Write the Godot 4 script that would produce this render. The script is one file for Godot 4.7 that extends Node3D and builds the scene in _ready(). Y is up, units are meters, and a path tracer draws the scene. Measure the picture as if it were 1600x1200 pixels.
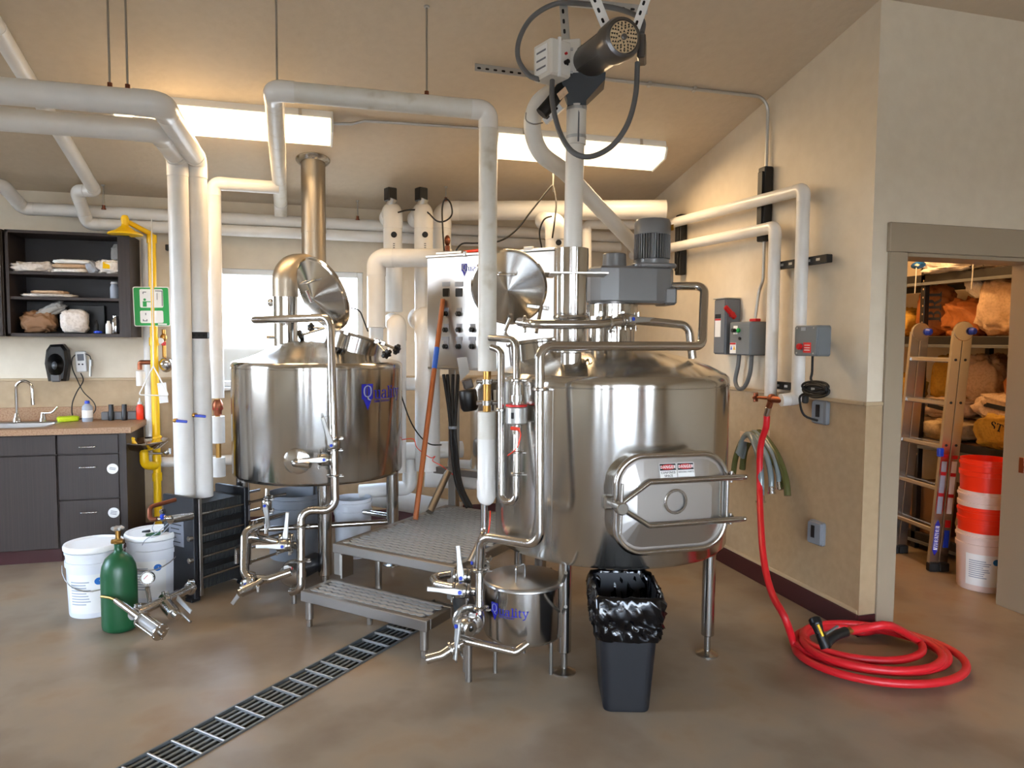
extends Node3D
# A small brewhouse: mash tun and kettle at 45 degrees to the room, platform between them, insulated pipework overhead.
const XR := 2.79      # face of the long wall on the right
const ZB := -6.118    # face of the back wall
const ZD := -3.11     # face of the wall with the storage doorway
const XE := 5.3       # far side of the storage room
const XL := -5.0
const ZF := 4.2
const RIDGE := -0.2
var M := {}
var taken := {}

func ceil_y(z: float) -> float:
	return 2.63 + 0.22 * (z + 6.118) if z < RIDGE else 2.63 + 0.22 * (RIDGE + 6.118) - 0.22 * (z - RIDGE)

# brewhouse frame: a runs back along the platform, b runs across it
func bp(a: float, y: float, b: float) -> Vector3:
	return Vector3(0.105 + 0.70711 * (a + b), y, -4.15 + 0.70711 * (b - a))

func bdir(a: float, y: float, b: float) -> Vector3:
	return Vector3(0.70711 * (a + b), y, 0.70711 * (b - a))

# ---------------------------------------------------------------- mesh builder
class MB:
	var v := PackedVector3Array()
	var n := PackedVector3Array()
	var u := PackedVector2Array()
	var i := PackedInt32Array()

	func vert(p: Vector3, nn: Vector3, uv := Vector2.ZERO) -> int:
		v.append(p); n.append(nn); u.append(uv)
		return v.size() - 1

	func tri(a: int, b: int, c: int) -> void:
		var x := (v[b] - v[a]).cross(v[c] - v[a])
		if x.dot(n[a] + n[b] + n[c]) > 0.0:
			i.append(a); i.append(c); i.append(b)
		else:
			i.append(a); i.append(b); i.append(c)

	func quad(a: int, b: int, c: int, d: int) -> void:
		tri(a, b, c); tri(a, c, d)

	func face(pts: Array, nn := Vector3.ZERO) -> void:
		var m: Vector3 = nn
		if m == Vector3.ZERO:
			m = (pts[1] - pts[0]).cross(pts[2] - pts[0]).normalized()
		var f := v.size()
		var ax := (pts[1] - pts[0]).normalized() as Vector3
		var ay := m.cross(ax)
		for p in pts:
			vert(p, m, Vector2((p - pts[0]).dot(ax), (p - pts[0]).dot(ay)))
		for k in range(1, pts.size() - 1):
			tri(f, f + k, f + k + 1)

	# chamfered box
	func box(c: Vector3, s: Vector3, bev := 0.0, b := Basis.IDENTITY) -> MB:
		var h := s * 0.5
		var e := minf(bev, minf(h.x, minf(h.y, h.z)) * 0.98)
		var sg := [-1.0, 1.0]
		for ax in 3:
			var a1 := (ax + 1) % 3
			var a2 := (ax + 2) % 3
			for q in sg:
				var ps := []
				for w in [[-1, -1], [1, -1], [1, 1], [-1, 1]]:
					var p := Vector3.ZERO
					p[ax] = q * h[ax]; p[a1] = w[0] * (h[a1] - e); p[a2] = w[1] * (h[a2] - e)
					ps.append(c + b * p)
				var nn := Vector3.ZERO
				nn[ax] = q
				face(ps, b * nn)
			if e > 0.0:
				for q1 in sg:
					for q2 in sg:
						var ps := []
						for w in [[-1, 0], [1, 0], [1, 1], [-1, 1]]:
							var p := Vector3.ZERO
							p[ax] = w[0] * (h[ax] - e)
							p[a1] = q1 * (h[a1] - (e if w[1] else 0.0))
							p[a2] = q2 * (h[a2] - (0.0 if w[1] else e))
							ps.append(c + b * p)
						var nn := Vector3.ZERO
						nn[a1] = q1; nn[a2] = q2
						face(ps, (b * nn).normalized())
		if e > 0.0:
			for x in sg:
				for y in sg:
					for z in sg:
						var q := Vector3(x, y, z)
						face([c + b * (q * Vector3(h.x, h.y - e, h.z - e)), c + b * (q * Vector3(h.x - e, h.y, h.z - e)), c + b * (q * Vector3(h.x - e, h.y - e, h.z))], (b * q).normalized())
		return self

	# profile of (radius, height) turned round the y axis of xf; creases where the profile turns sharply
	func lathe(pr: Array, seg: int, xf: Transform3D, crease := 32.0, arc := TAU, from := 0.0) -> MB:
		var len_ := 0.0
		var count := pr.size()
		var tang := []
		for k in count - 1:
			tang.append((pr[k + 1] - pr[k]).normalized())
		for k in count - 1:
			var a: Vector2 = pr[k]
			var b: Vector2 = pr[k + 1]
			if a.distance_to(b) < 1e-6:
				continue
			var t: Vector2 = tang[k]
			var ta := t
			var tb := t
			if k > 0 and rad_to_deg(absf(t.angle_to(tang[k - 1]))) < crease:
				ta = (t + tang[k - 1]).normalized()
			if k < count - 2 and rad_to_deg(absf(t.angle_to(tang[k + 1]))) < crease:
				tb = (t + tang[k + 1]).normalized()
			var l2 := len_ + a.distance_to(b)
			var f := v.size()
			for j in seg + 1:
				var th := from + arc * j / seg
				var d := Vector3(sin(th), 0, cos(th))
				vert(xf * (d * a.x + Vector3.UP * a.y), (xf.basis * (d * ta.y - Vector3.UP * ta.x)).normalized(), Vector2(float(j) / seg * arc * 0.5, len_))
				vert(xf * (d * b.x + Vector3.UP * b.y), (xf.basis * (d * tb.y - Vector3.UP * tb.x)).normalized(), Vector2(float(j) / seg * arc * 0.5, l2))
			for j in seg:
				var q := f + j * 2
				if a.x > 1e-6:
					tri(q, q + 2, q + 1)
				if b.x > 1e-6:
					tri(q + 1, q + 2, q + 3)
			len_ = l2
		return self

	func cyl(a: Vector3, b: Vector3, r: float, seg := 16, r2 := -1.0, bev := 0.0) -> MB:
		var h := a.distance_to(b)
		var s := r if r2 < 0.0 else r2
		var xf := MB.along(a, b)
		if bev > 0.0:
			return lathe([Vector2(0, 0), Vector2(r - bev, 0), Vector2(r, bev), Vector2(s, h - bev), Vector2(s - bev, h), Vector2(0, h)], seg, xf)
		return lathe([Vector2(0, 0), Vector2(r, 0), Vector2(s, h), Vector2(0, h)], seg, xf)

	func ball(c: Vector3, r: Vector3, seg := 16, b := Basis.IDENTITY) -> MB:
		var pr := []
		var m := maxi(4, seg / 2)
		for k in m + 1:
			var t := -PI / 2 + PI * k / m
			pr.append(Vector2(cos(t) if k > 0 and k < m else 0.0, sin(t)))
		return lathe(pr, seg, Transform3D(b * Basis.from_scale(r), c), 180.0)

	static func along(a: Vector3, b: Vector3) -> Transform3D:
		var y := (b - a).normalized()
		var x := y.cross(Vector3(0, 0, 1) if absf(y.z) < 0.9 else Vector3(1, 0, 0)).normalized()
		return Transform3D(Basis(x, y, x.cross(y)), a)

	static func fillet(pts: Array, bend: float, steps := 8) -> Array:
		var out := [pts[0]]
		for k in range(1, pts.size() - 1):
			var p: Vector3 = pts[k]
			var d0: Vector3 = pts[k - 1] - p
			var d1: Vector3 = pts[k + 1] - p
			var ang := d0.angle_to(d1)
			if ang > 3.10 or bend <= 0.0:
				out.append(p)
				continue
			var cut := minf(bend / tan(ang * 0.5), minf(d0.length(), d1.length()) * 0.49)
			var a := p + d0.normalized() * cut
			var b := p + d1.normalized() * cut
			var rr := cut * tan(ang * 0.5)
			var c := p + (d0.normalized() + d1.normalized()).normalized() * (rr / sin(ang * 0.5))
			for j in steps + 1:
				var w := (a - c).slerp(b - c, float(j) / steps)
				out.append(c + w)
		out.append(pts[-1])
		return out

	# sweep a circle along a path whose corners are rounded
	func tube(pts: Array, r: float, bend := 0.0, seg := 12, caps := true, steps := 8, flat := 1.0) -> MB:
		var p := MB.fillet(pts, bend, steps) if bend > 0.0 else pts
		var cnt := p.size()
		var t0 := (p[1] - p[0]).normalized() as Vector3
		var nx := t0.cross(Vector3.UP if absf(t0.y) < 0.95 else Vector3(1, 0, 0)).normalized()
		var len_ := 0.0
		var f := v.size()
		var ends := []
		for k in cnt:
			var t: Vector3
			if k == 0:
				t = t0
			elif k == cnt - 1:
				t = (p[k] - p[k - 1]).normalized()
			else:
				t = ((p[k] - p[k - 1]).normalized() + (p[k + 1] - p[k]).normalized()).normalized()
			nx = (nx - t * nx.dot(t)).normalized()
			var ny := t.cross(nx)
			if k > 0:
				len_ += p[k].distance_to(p[k - 1])
			var ring := []
			for j in seg + 1:
				var th := TAU * j / seg
				var d := nx * cos(th) + ny * sin(th) * flat
				vert(p[k] + d * r, d.normalized(), Vector2(float(j) / seg, len_))
				ring.append(p[k] + d * r)
			if k == 0 or k == cnt - 1:
				ring.pop_back()
				ends.append([ring, -t if k == 0 else t])
		for k in cnt - 1:
			for j in seg:
				var q := f + k * (seg + 1) + j
				quad(q, q + 1, q + seg + 2, q + seg + 1)
		if caps:
			for e in ends:
				face(e[0], e[1])
		return self

	# outline in the xy plane of xf, thickness along its z, with a small chamfer on both rims
	func prism(poly: PackedVector2Array, depth: float, xf: Transform3D, bev := 0.0, smooth := false) -> MB:
		var pl := poly
		if Geometry2D.is_polygon_clockwise(pl):
			pl = pl.duplicate()
			pl.reverse()
		var inner := pl
		if bev > 0.0:
			var sh := Geometry2D.offset_polygon(pl, -bev, Geometry2D.JOIN_MITER)
			if sh.size() == 1 and sh[0].size() == pl.size():
				inner = sh[0]
				# line the shrunk outline up with the outer one
				var best := 0
				for k in inner.size():
					if inner[k].distance_to(pl[0]) < inner[best].distance_to(pl[0]):
						best = k
				var re := PackedVector2Array()
				for k in inner.size():
					re.append(inner[(best + k) % inner.size()])
				if Geometry2D.is_polygon_clockwise(re) != Geometry2D.is_polygon_clockwise(pl):
					re = pl
				inner = re
		var cnt := pl.size()
		var idx := Geometry2D.triangulate_polygon(inner)
		for side in [-1.0, 1.0]:
			var f := v.size()
			for p in inner:
				vert(xf * Vector3(p.x, p.y, side * depth * 0.5), xf.basis.z.normalized() * side, p)
			for k in range(0, idx.size(), 3):
				tri(f + idx[k], f + idx[k + 1], f + idx[k + 2])
		var hb := depth * 0.5 - (bev if inner != pl else 0.0)
		for k in cnt:
			var a := pl[k]
			var b := pl[(k + 1) % cnt]
			var e := (b - a).normalized()
			var nn := (xf.basis * Vector3(e.y, -e.x, 0)).normalized()
			var na := nn
			var nb := nn
			if smooth:
				var e0 := (a - pl[(k + cnt - 1) % cnt]).normalized()
				var e2 := (pl[(k + 2) % cnt] - b).normalized()
				if absf(e0.angle_to(e)) < 0.6:
					na = (nn + (xf.basis * Vector3(e0.y, -e0.x, 0)).normalized()).normalized()
				if absf(e2.angle_to(e)) < 0.6:
					nb = (nn + (xf.basis * Vector3(e2.y, -e2.x, 0)).normalized()).normalized()
			var f := v.size()
			vert(xf * Vector3(a.x, a.y, -hb), na); vert(xf * Vector3(b.x, b.y, -hb), nb)
			vert(xf * Vector3(b.x, b.y, hb), nb); vert(xf * Vector3(a.x, a.y, hb), na)
			quad(f, f + 1, f + 2, f + 3)
			if inner != pl:
				var c := inner[k]
				var d := inner[(k + 1) % cnt]
				for side in [-1.0, 1.0]:
					face([xf * Vector3(a.x, a.y, side * hb), xf * Vector3(b.x, b.y, side * hb), xf * Vector3(d.x, d.y, side * depth * 0.5), xf * Vector3(c.x, c.y, side * depth * 0.5)], (nn + xf.basis.z.normalized() * side).normalized())
		return self

	# any rows x cols grid of points with smooth normals
	func grid(pts: Array, wrap := false) -> MB:
		var rows := pts.size()
		var cols: int = pts[0].size()
		var f := v.size()
		for r in rows:
			for c in cols:
				var up: Vector3 = pts[mini(r + 1, rows - 1)][c] - pts[maxi(r - 1, 0)][c]
				var c0 := (c + cols - 1) % cols if wrap else maxi(c - 1, 0)
				var c1 := (c + 1) % cols if wrap else mini(c + 1, cols - 1)
				var ac: Vector3 = pts[r][c1] - pts[r][c0]
				var nn := ac.cross(up)
				vert(pts[r][c], nn.normalized() if nn.length() > 1e-12 else Vector3.UP, Vector2(float(c) / maxi(1, cols - 1), float(r) / maxi(1, rows - 1)))
		for r in rows - 1:
			for c in (cols if wrap else cols - 1):
				var d := (c + 1) % cols
				quad(f + r * cols + c, f + r * cols + d, f + (r + 1) * cols + d, f + (r + 1) * cols + c)
		return self

	func mesh(off := Vector3.ZERO) -> ArrayMesh:
		var ar := []
		ar.resize(Mesh.ARRAY_MAX)
		var w := v
		if off != Vector3.ZERO:
			w = PackedVector3Array()
			w.resize(v.size())
			for k in v.size():
				w[k] = v[k] - off
		ar[Mesh.ARRAY_VERTEX] = w
		ar[Mesh.ARRAY_NORMAL] = n
		ar[Mesh.ARRAY_TEX_UV] = u
		ar[Mesh.ARRAY_INDEX] = i
		var m := ArrayMesh.new()
		m.add_surface_from_arrays(Mesh.PRIMITIVE_TRIANGLES, ar)
		return m

# ---------------------------------------------------------------- scene tree helpers
func numbered(called: String) -> String:
	taken[called] = taken.get(called, -1) + 1
	return called if taken[called] == 0 else "%s_%03d" % [called, taken[called]]

func meta(o: Node, label: String, category := "", group := "", kind := "") -> Node:
	if label: o.set_meta("label", label)
	if category: o.set_meta("category", category)
	if group: o.set_meta("group", group)
	if kind: o.set_meta("kind", kind)
	return o

# a Node3D at the thing's base; its parts are given in room coordinates
func thing(called: String, label: String, category: String, at: Vector3, group := "") -> Node3D:
	var o := Node3D.new()
	o.name = numbered(called)
	o.position = at
	add_child(o)
	meta(o, label, category, group)
	return o

func base_of(o: Node) -> Vector3:
	var p := Vector3.ZERO
	var w: Node = o
	while w != self and w is Node3D:
		p += (w as Node3D).position
		w = w.get_parent()
	return p

func part(o: Node3D, called: String, mb: MB, m: Material, label := "", kind := "") -> MeshInstance3D:
	var r := MeshInstance3D.new()
	r.name = called
	r.mesh = mb.mesh(base_of(o))
	r.material_override = m
	o.add_child(r, true)
	meta(r, label, "", "", kind)
	return r

# a shared mesh placed at a spot of its own
func piece(o: Node3D, called: String, mesh: Mesh, m: Material, xf: Transform3D) -> MeshInstance3D:
	var r := MeshInstance3D.new()
	r.name = called
	r.mesh = mesh
	r.material_override = m
	r.transform = Transform3D(xf.basis, xf.origin - base_of(o))
	o.add_child(r, true)
	return r

func solo(called: String, label: String, category: String, at: Vector3, mb: MB, m: Material, group := "") -> MeshInstance3D:
	var r := MeshInstance3D.new()
	r.name = numbered(called)
	r.position = at
	r.mesh = mb.mesh(at)
	r.material_override = m
	add_child(r)
	meta(r, label, category, group)
	return r

# a piece made on its own becomes a part of another thing
func attach(o: Node3D, to: Node3D, called: String) -> void:
	var at := base_of(o)
	var s := stem_of(o.name)
	taken[s] = taken[s] - 1
	remove_child(o)
	for k in ["category", "group", "label"]:
		o.remove_meta(k)
	o.name = called
	to.add_child(o, true)
	o.position = at - base_of(to)

func struct(called: String, mb: MB, m: Material, at := Vector3.ZERO, label := "") -> MeshInstance3D:
	var r := MeshInstance3D.new()
	r.name = called
	r.position = at
	r.mesh = mb.mesh(at)
	r.material_override = m
	add_child(r)
	meta(r, label, "", "", "structure")
	return r

func dup(o: Node3D, to: Vector3, label := "", turn := 0.0) -> Node3D:
	var r: Node3D = o.duplicate()
	r.name = numbered(stem_of(o.name))
	add_child(r)
	r.position = to
	r.rotation.y = o.rotation.y + turn
	if label: r.set_meta("label", label)
	return r

func stem_of(s: String) -> String:
	var k := s.rfind("_")
	return s.substr(0, k) if k > 0 and s.substr(k + 1).is_valid_int() else s

func rrect(w: float, h: float, r: float, k := 6) -> PackedVector2Array:
	var out := PackedVector2Array()
	for q in 4:
		var c := Vector2((w / 2 - r) * (1 if q == 0 or q == 3 else -1), (h / 2 - r) * (1 if q < 2 else -1))
		for j in k + 1:
			var t := PI / 2 * q + PI / 2 * j / k
			out.append(c + Vector2(cos(t), sin(t)) * r)
	return out

# lettering bent through any mapping of (x across, y up) to a point and a normal
func letters(mb: MB, txt: String, size: float, put: Callable, serif := true, bold := false, left := false) -> void:
	var f := SystemFont.new()
	f.font_names = PackedStringArray(["Droid Serif" if serif else "Droid Sans"])
	if bold: f.font_weight = 700
	var t := TextMesh.new()
	t.font = f
	t.text = txt
	t.font_size = 48
	t.pixel_size = size / 48.0
	t.depth = 0.0
	t.curve_step = 2.0
	t.horizontal_alignment = HORIZONTAL_ALIGNMENT_LEFT if left else HORIZONTAL_ALIGNMENT_CENTER
	var ar := t.surface_get_arrays(0) if t.get_surface_count() else []
	if ar.is_empty():
		return
	var s := mb.v.size()
	for p in ar[Mesh.ARRAY_VERTEX]:
		var w: Array = put.call(p.x, p.y)
		mb.vert(w[0], w[1])
	var idx: PackedInt32Array = ar[Mesh.ARRAY_INDEX] if ar[Mesh.ARRAY_INDEX] != null else PackedInt32Array(range(ar[Mesh.ARRAY_VERTEX].size()))
	for k in range(0, idx.size() - 2, 3):
		mb.tri(s + idx[k], s + idx[k + 1], s + idx[k + 2])

# a line of print too small to read: a thin stroke laid through the same mapping
func stroke(mb: MB, x0: float, x1: float, y: float, h: float, put: Callable) -> void:
	var f := mb.v.size()
	for k in 7:
		for s in 2:
			var w: Array = put.call(lerpf(x0, x1, k / 6.0), y + h * s)
			mb.vert(w[0], w[1])
	for k in 6:
		mb.quad(f + k * 2, f + k * 2 + 2, f + k * 2 + 3, f + k * 2 + 1)

func flat_put(c: Vector3, x: Vector3, y: Vector3) -> Callable:
	var nn := x.cross(y).normalized()
	return func(px: float, py: float): return [c + x * px + y * py, nn]

func round_put(c: Vector3, r: float, deg: float, y0: float) -> Callable:
	return func(px: float, py: float):
		var th := deg_to_rad(deg) + px / r
		var d := Vector3(sin(th), 0, cos(th))
		return [c + d * (r + 0.0015) + Vector3.UP * (y0 + py), d]

# ---------------------------------------------------------------- materials
func mat(key: String, c: Color, rough := 0.6, metal := 0.0) -> StandardMaterial3D:
	var m := StandardMaterial3D.new()
	m.resource_name = key
	m.albedo_color = c
	m.roughness = rough
	m.metallic = metal
	M[key] = m
	return m

func noise_tex(freq: float, seed_: int, ramp: Array, octaves := 4, size := 512, kind := FastNoiseLite.TYPE_SIMPLEX_SMOOTH, sx := 1.0) -> NoiseTexture2D:
	var nz := FastNoiseLite.new()
	nz.seed = seed_
	nz.noise_type = kind
	nz.frequency = freq
	nz.fractal_octaves = octaves
	var t := NoiseTexture2D.new()
	t.width = size
	t.height = size
	t.seamless = true
	t.noise = nz
	var g := Gradient.new()
	g.offsets = PackedFloat32Array()
	g.colors = PackedColorArray()
	var offs := PackedFloat32Array()
	var cols := PackedColorArray()
	for k in ramp:
		offs.append(k[0]); cols.append(k[1])
	g.offsets = offs
	g.colors = cols
	t.color_ramp = g
	return t

func tri_map(m: StandardMaterial3D, tex: Texture2D, scale: float, world := true) -> void:
	m.albedo_texture = tex
	m.uv1_triplanar = true
	m.uv1_world_triplanar = world
	m.uv1_scale = Vector3.ONE * scale

func grain_image(w: int, h: int, seed_: int, lo: Color, hi: Color, along_x: bool, streak: int) -> ImageTexture:
	# streaky fibre: random values smeared along one axis
	var rng := RandomNumberGenerator.new()
	rng.seed = seed_
	var im := Image.create(w, h, false, Image.FORMAT_RGB8)
	var lines := h if along_x else w
	var run := w if along_x else h
	for l in lines:
		var val := rng.randf()
		var tone := rng.randf()
		for k in run:
			if k % streak == 0:
				val = lerpf(val, rng.randf(), 0.5)
			var c := lo.lerp(hi, clampf(val * 0.6 + tone * 0.4, 0, 1))
			if along_x: im.set_pixel(k, l, c)
			else: im.set_pixel(l, k, c)
	return ImageTexture.create_from_image(im)

func make_materials() -> void:
	var m: StandardMaterial3D
	# stainless: brushed round the shell, polished tube, mill-finish sheet
	m = mat("brushed", Color(0.80, 0.79, 0.77), 0.18, 1.0)
	m.anisotropy_enabled = true
	m.anisotropy = -0.8
	var lines := grain_image(64, 1024, 4, Color(0.88, 0.88, 0.88), Color(1, 1, 1), true, 40)
	m.roughness_texture = lines
	m.uv1_scale = Vector3(1.0, 3.0, 1)
	m = mat("tube", Color(0.80, 0.79, 0.775), 0.17, 1.0)
	m = mat("sheet", Color(0.78, 0.77, 0.755), 0.33, 1.0)
	m = mat("frame_steel", Color(0.66, 0.645, 0.62), 0.36, 1.0)
	m = mat("cast", Color(0.76, 0.75, 0.73), 0.24, 1.0)
	m = mat("foil", Color(0.66, 0.615, 0.55), 0.52, 1.0)
	m.roughness_texture = noise_tex(0.02, 31, [[0.0, Color(0.7, 0.7, 0.7)], [1.0, Color(1, 1, 1)]])
	m = mat("zinc", Color(0.74, 0.74, 0.73), 0.42, 0.85)
	m = mat("chrome", Color(0.88, 0.88, 0.88), 0.07, 1.0)
	m = mat("brass", Color(0.72, 0.55, 0.30), 0.32, 1.0)
	m = mat("bronze", Color(0.58, 0.34, 0.24), 0.42, 0.9)
	m = mat("copper", Color(0.50, 0.30, 0.22), 0.45, 0.9)
	m = mat("grating", Color(0.66, 0.665, 0.66), 0.5, 0.45)
	m = mat("drain_steel", Color(0.47, 0.49, 0.50), 0.45, 0.8)
	m = mat("aluminium", Color(0.82, 0.82, 0.82), 0.24, 1.0)
	# insulation jackets
	m = mat("jacket", Color(0.90, 0.89, 0.87), 0.34)
	tri_map(m, noise_tex(0.004, 7, [[0.0, Color(0.93, 0.93, 0.93)], [0.6, Color(1, 1, 1)], [1.0, Color(0.98, 0.97, 0.95)]]), 1.0)
	m = mat("elbow", Color(0.915, 0.905, 0.885), 0.26)
	m = mat("jacket_worn", Color(0.88, 0.87, 0.84), 0.42)
	tri_map(m, noise_tex(0.006, 17, [[0.0, Color(0.84, 0.80, 0.72)], [0.35, Color(0.97, 0.96, 0.94)], [1.0, Color(1, 1, 1)]]), 1.7)
	m = mat("tube_white", Color(0.90, 0.88, 0.84), 0.30)
	# room
	m = mat("paint", Color(0.865, 0.815, 0.73), 0.62)
	tri_map(m, noise_tex(0.02, 3, [[0.0, Color(0.97, 0.965, 0.96)], [1.0, Color(1, 1, 1)]]), 0.8)
	m.normal_enabled = true
	m.normal_texture = bumps(0.09, 21, 1.2)
	m.normal_scale = 0.10
	m = mat("wainscot", Color(0.69, 0.595, 0.465), 0.5)
	tri_map(m, noise_tex(0.03, 9, [[0.0, Color(0.94, 0.935, 0.92)], [1.0, Color(1, 1, 1)]]), 0.9)
	m.normal_enabled = true
	m.normal_texture = M["paint"].normal_texture
	m.normal_scale = 0.12
	m = mat("ceiling_paint", Color(0.80, 0.735, 0.64), 0.7)
	tri_map(m, noise_tex(0.03, 13, [[0.0, Color(0.965, 0.96, 0.955)], [1.0, Color(1, 1, 1)]]), 0.8)
	m.normal_enabled = true
	m.normal_texture = M["paint"].normal_texture
	m.normal_scale = 0.25
	m = mat("trim_paint", Color(0.60, 0.54, 0.455), 0.45)
	m = mat("rail_paint", Color(0.72, 0.63, 0.50), 0.4)
	m = mat("maroon", Color(0.235, 0.085, 0.10), 0.35)
	m = mat("concrete", Color(0.63, 0.57, 0.495), 0.42)
	tri_map(m, noise_tex(0.0045, 5, [[0.0, Color(0.74, 0.69, 0.64)], [0.35, Color(0.84, 0.815, 0.79)], [0.55, Color(0.91, 0.90, 0.885)], [0.75, Color(0.95, 0.92, 0.88)], [1.0, Color(0.90, 0.82, 0.73)]], 6, 1024), 0.28)
	m.roughness_texture = noise_tex(0.008, 8, [[0.0, Color(0.75, 0.75, 0.75)], [1.0, Color(1, 1, 1)]], 5)
	m.normal_enabled = true
	m.normal_texture = bumps(0.05, 23, 1.0)
	m.normal_scale = 0.10
	m = mat("white_frame", Color(0.88, 0.88, 0.87), 0.4)
	m = mat("glass", Color(1, 1, 1, 0.06), 0.02)
	m.transparency = BaseMaterial3D.TRANSPARENCY_ALPHA
	# woods and laminates
	m = mat("espresso", Color(1, 1, 1), 0.42)
	m.albedo_texture = grain_image(256, 256, 11, Color(0.125, 0.095, 0.085), Color(0.225, 0.175, 0.155), false, 30)
	m.uv1_triplanar = true
	m.uv1_scale = Vector3(1.4, 0.5, 1.4)
	m = mat("dark_interior", Color(0.165, 0.15, 0.155), 0.5)
	m = mat("counter", Color(0.66, 0.53, 0.41), 0.38)
	tri_map(m, noise_tex(0.06, 15, [[0.0, Color(0.78, 0.72, 0.66)], [0.5, Color(0.96, 0.94, 0.92)], [1.0, Color(1, 1, 1)]]), 2.2)
	m = mat("handle_wood", Color(1, 1, 1), 0.4)
	m.albedo_texture = grain_image(64, 256, 19, Color(0.56, 0.29, 0.13), Color(0.70, 0.40, 0.20), false, 40)
	m.uv1_scale = Vector3(1, 0.6, 1)
	# plastics, paints, small colours
	mat("black_plastic", Color(0.05, 0.05, 0.055), 0.35)
	mat("black_rubber", Color(0.045, 0.045, 0.05), 0.6)
	mat("black_paint", Color(0.035, 0.035, 0.037), 0.55)
	mat("dark_socket", Color(0.02, 0.02, 0.022), 0.8)
	mat("bin_navy", Color(0.048, 0.055, 0.078), 0.5)
	m = mat("liner", Color(0.018, 0.018, 0.026), 0.13)
	mat("grey_paint", Color(0.43, 0.45, 0.465), 0.38)
	mat("motor_grey", Color(0.42, 0.415, 0.41), 0.32)
	mat("motor_dark", Color(0.38, 0.365, 0.355), 0.30, 0.6)
	mat("box_grey", Color(0.40, 0.415, 0.43), 0.42)
	mat("outlet_grey", Color(0.47, 0.485, 0.51), 0.4)
	mat("cord_grey", Color(0.36, 0.36, 0.36), 0.5)
	mat("switch_white", Color(0.86, 0.84, 0.80), 0.4)
	mat("hx_blue", Color(0.075, 0.085, 0.105), 0.45)
	mat("hx_plate", Color(0.21, 0.215, 0.215), 0.5, 0.6)
	mat("red", Color(0.74, 0.07, 0.09), 0.4)
	mat("hose_red", Color(0.78, 0.09, 0.13), 0.42)
	mat("red_light", Color(0.86, 0.12, 0.10), 0.4)
	mat("orange", Color(0.93, 0.22, 0.05), 0.4)
	mat("orange_pail", Color(0.95, 0.19, 0.07), 0.36)
	mat("white", Color(0.92, 0.92, 0.91), 0.4)
	mat("pail_white", Color(0.88, 0.89, 0.91), 0.36)
	mat("pail_pink", Color(0.89, 0.79, 0.75), 0.36)
	mat("yellow", Color(0.93, 0.74, 0.04), 0.36)
	mat("green_paint", Color(0.085, 0.31, 0.18), 0.36)
	mat("sign_green", Color(0.04, 0.58, 0.24), 0.45)
	mat("blue", Color(0.10, 0.24, 0.72), 0.4)
	mat("logo_blue", Color(0.13, 0.13, 0.62), 0.4)
	mat("tape_blue", Color(0.16, 0.38, 0.80), 0.45)
	mat("label_blue", Color(0.10, 0.42, 0.75), 0.45)
	mat("label_grey", Color(0.62, 0.65, 0.70), 0.5)
	mat("print_grey", Color(0.42, 0.43, 0.46), 0.6)
	mat("ink", Color(0.06, 0.06, 0.07), 0.6)
	mat("gold", Color(0.85, 0.62, 0.18), 0.35, 0.6)
	mat("sponge", Color(0.72, 0.80, 0.12), 0.9)
	mat("hose_green", Color(0.30, 0.31, 0.17), 0.22)
	mat("hose_clear", Color(0.46, 0.50, 0.50), 0.16)
	mat("paper_tan", Color(0.80, 0.70, 0.55), 0.75)
	mat("paper_brown", Color(0.62, 0.35, 0.11), 0.75)
	mat("paper_yellow", Color(0.80, 0.62, 0.22), 0.75)
	mat("paper_pale", Color(0.82, 0.69, 0.56), 0.72)
	mat("paper_white", Color(0.90, 0.87, 0.84), 0.7)
	mat("bag_clear", Color(0.75, 0.74, 0.72, 0.55), 0.3).transparency = BaseMaterial3D.TRANSPARENCY_ALPHA
	mat("shelf_dark", Color(0.10, 0.09, 0.10), 0.5)
	mat("shelf_board", Color(0.52, 0.38, 0.26), 0.7)
	for k in ["paper_brown", "paper_tan", "paper_yellow", "paper_pale", "paper_white"]:
		tri_map(M[k], noise_tex(0.03, 40 + k.length(), [[0.0, Color(0.84, 0.82, 0.80)], [0.6, Color(1, 1, 1)], [1.0, Color(0.95, 0.94, 0.93)]]), 2.5, false)
	m = mat("lens", Color(1.0, 0.96, 0.88), 0.3)
	m.emission_enabled = true
	m.emission = Color(1.0, 0.93, 0.79)
	m.emission_energy_multiplier = 4.0

func bumps(freq: float, seed_: int, strength: float) -> NoiseTexture2D:
	var nz := FastNoiseLite.new()
	nz.seed = seed_
	nz.frequency = freq
	nz.fractal_octaves = 3
	var t := NoiseTexture2D.new()
	t.width = 256
	t.height = 256
	t.seamless = true
	t.as_normal_map = true
	t.bump_strength = strength
	t.noise = nz
	return t

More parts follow.
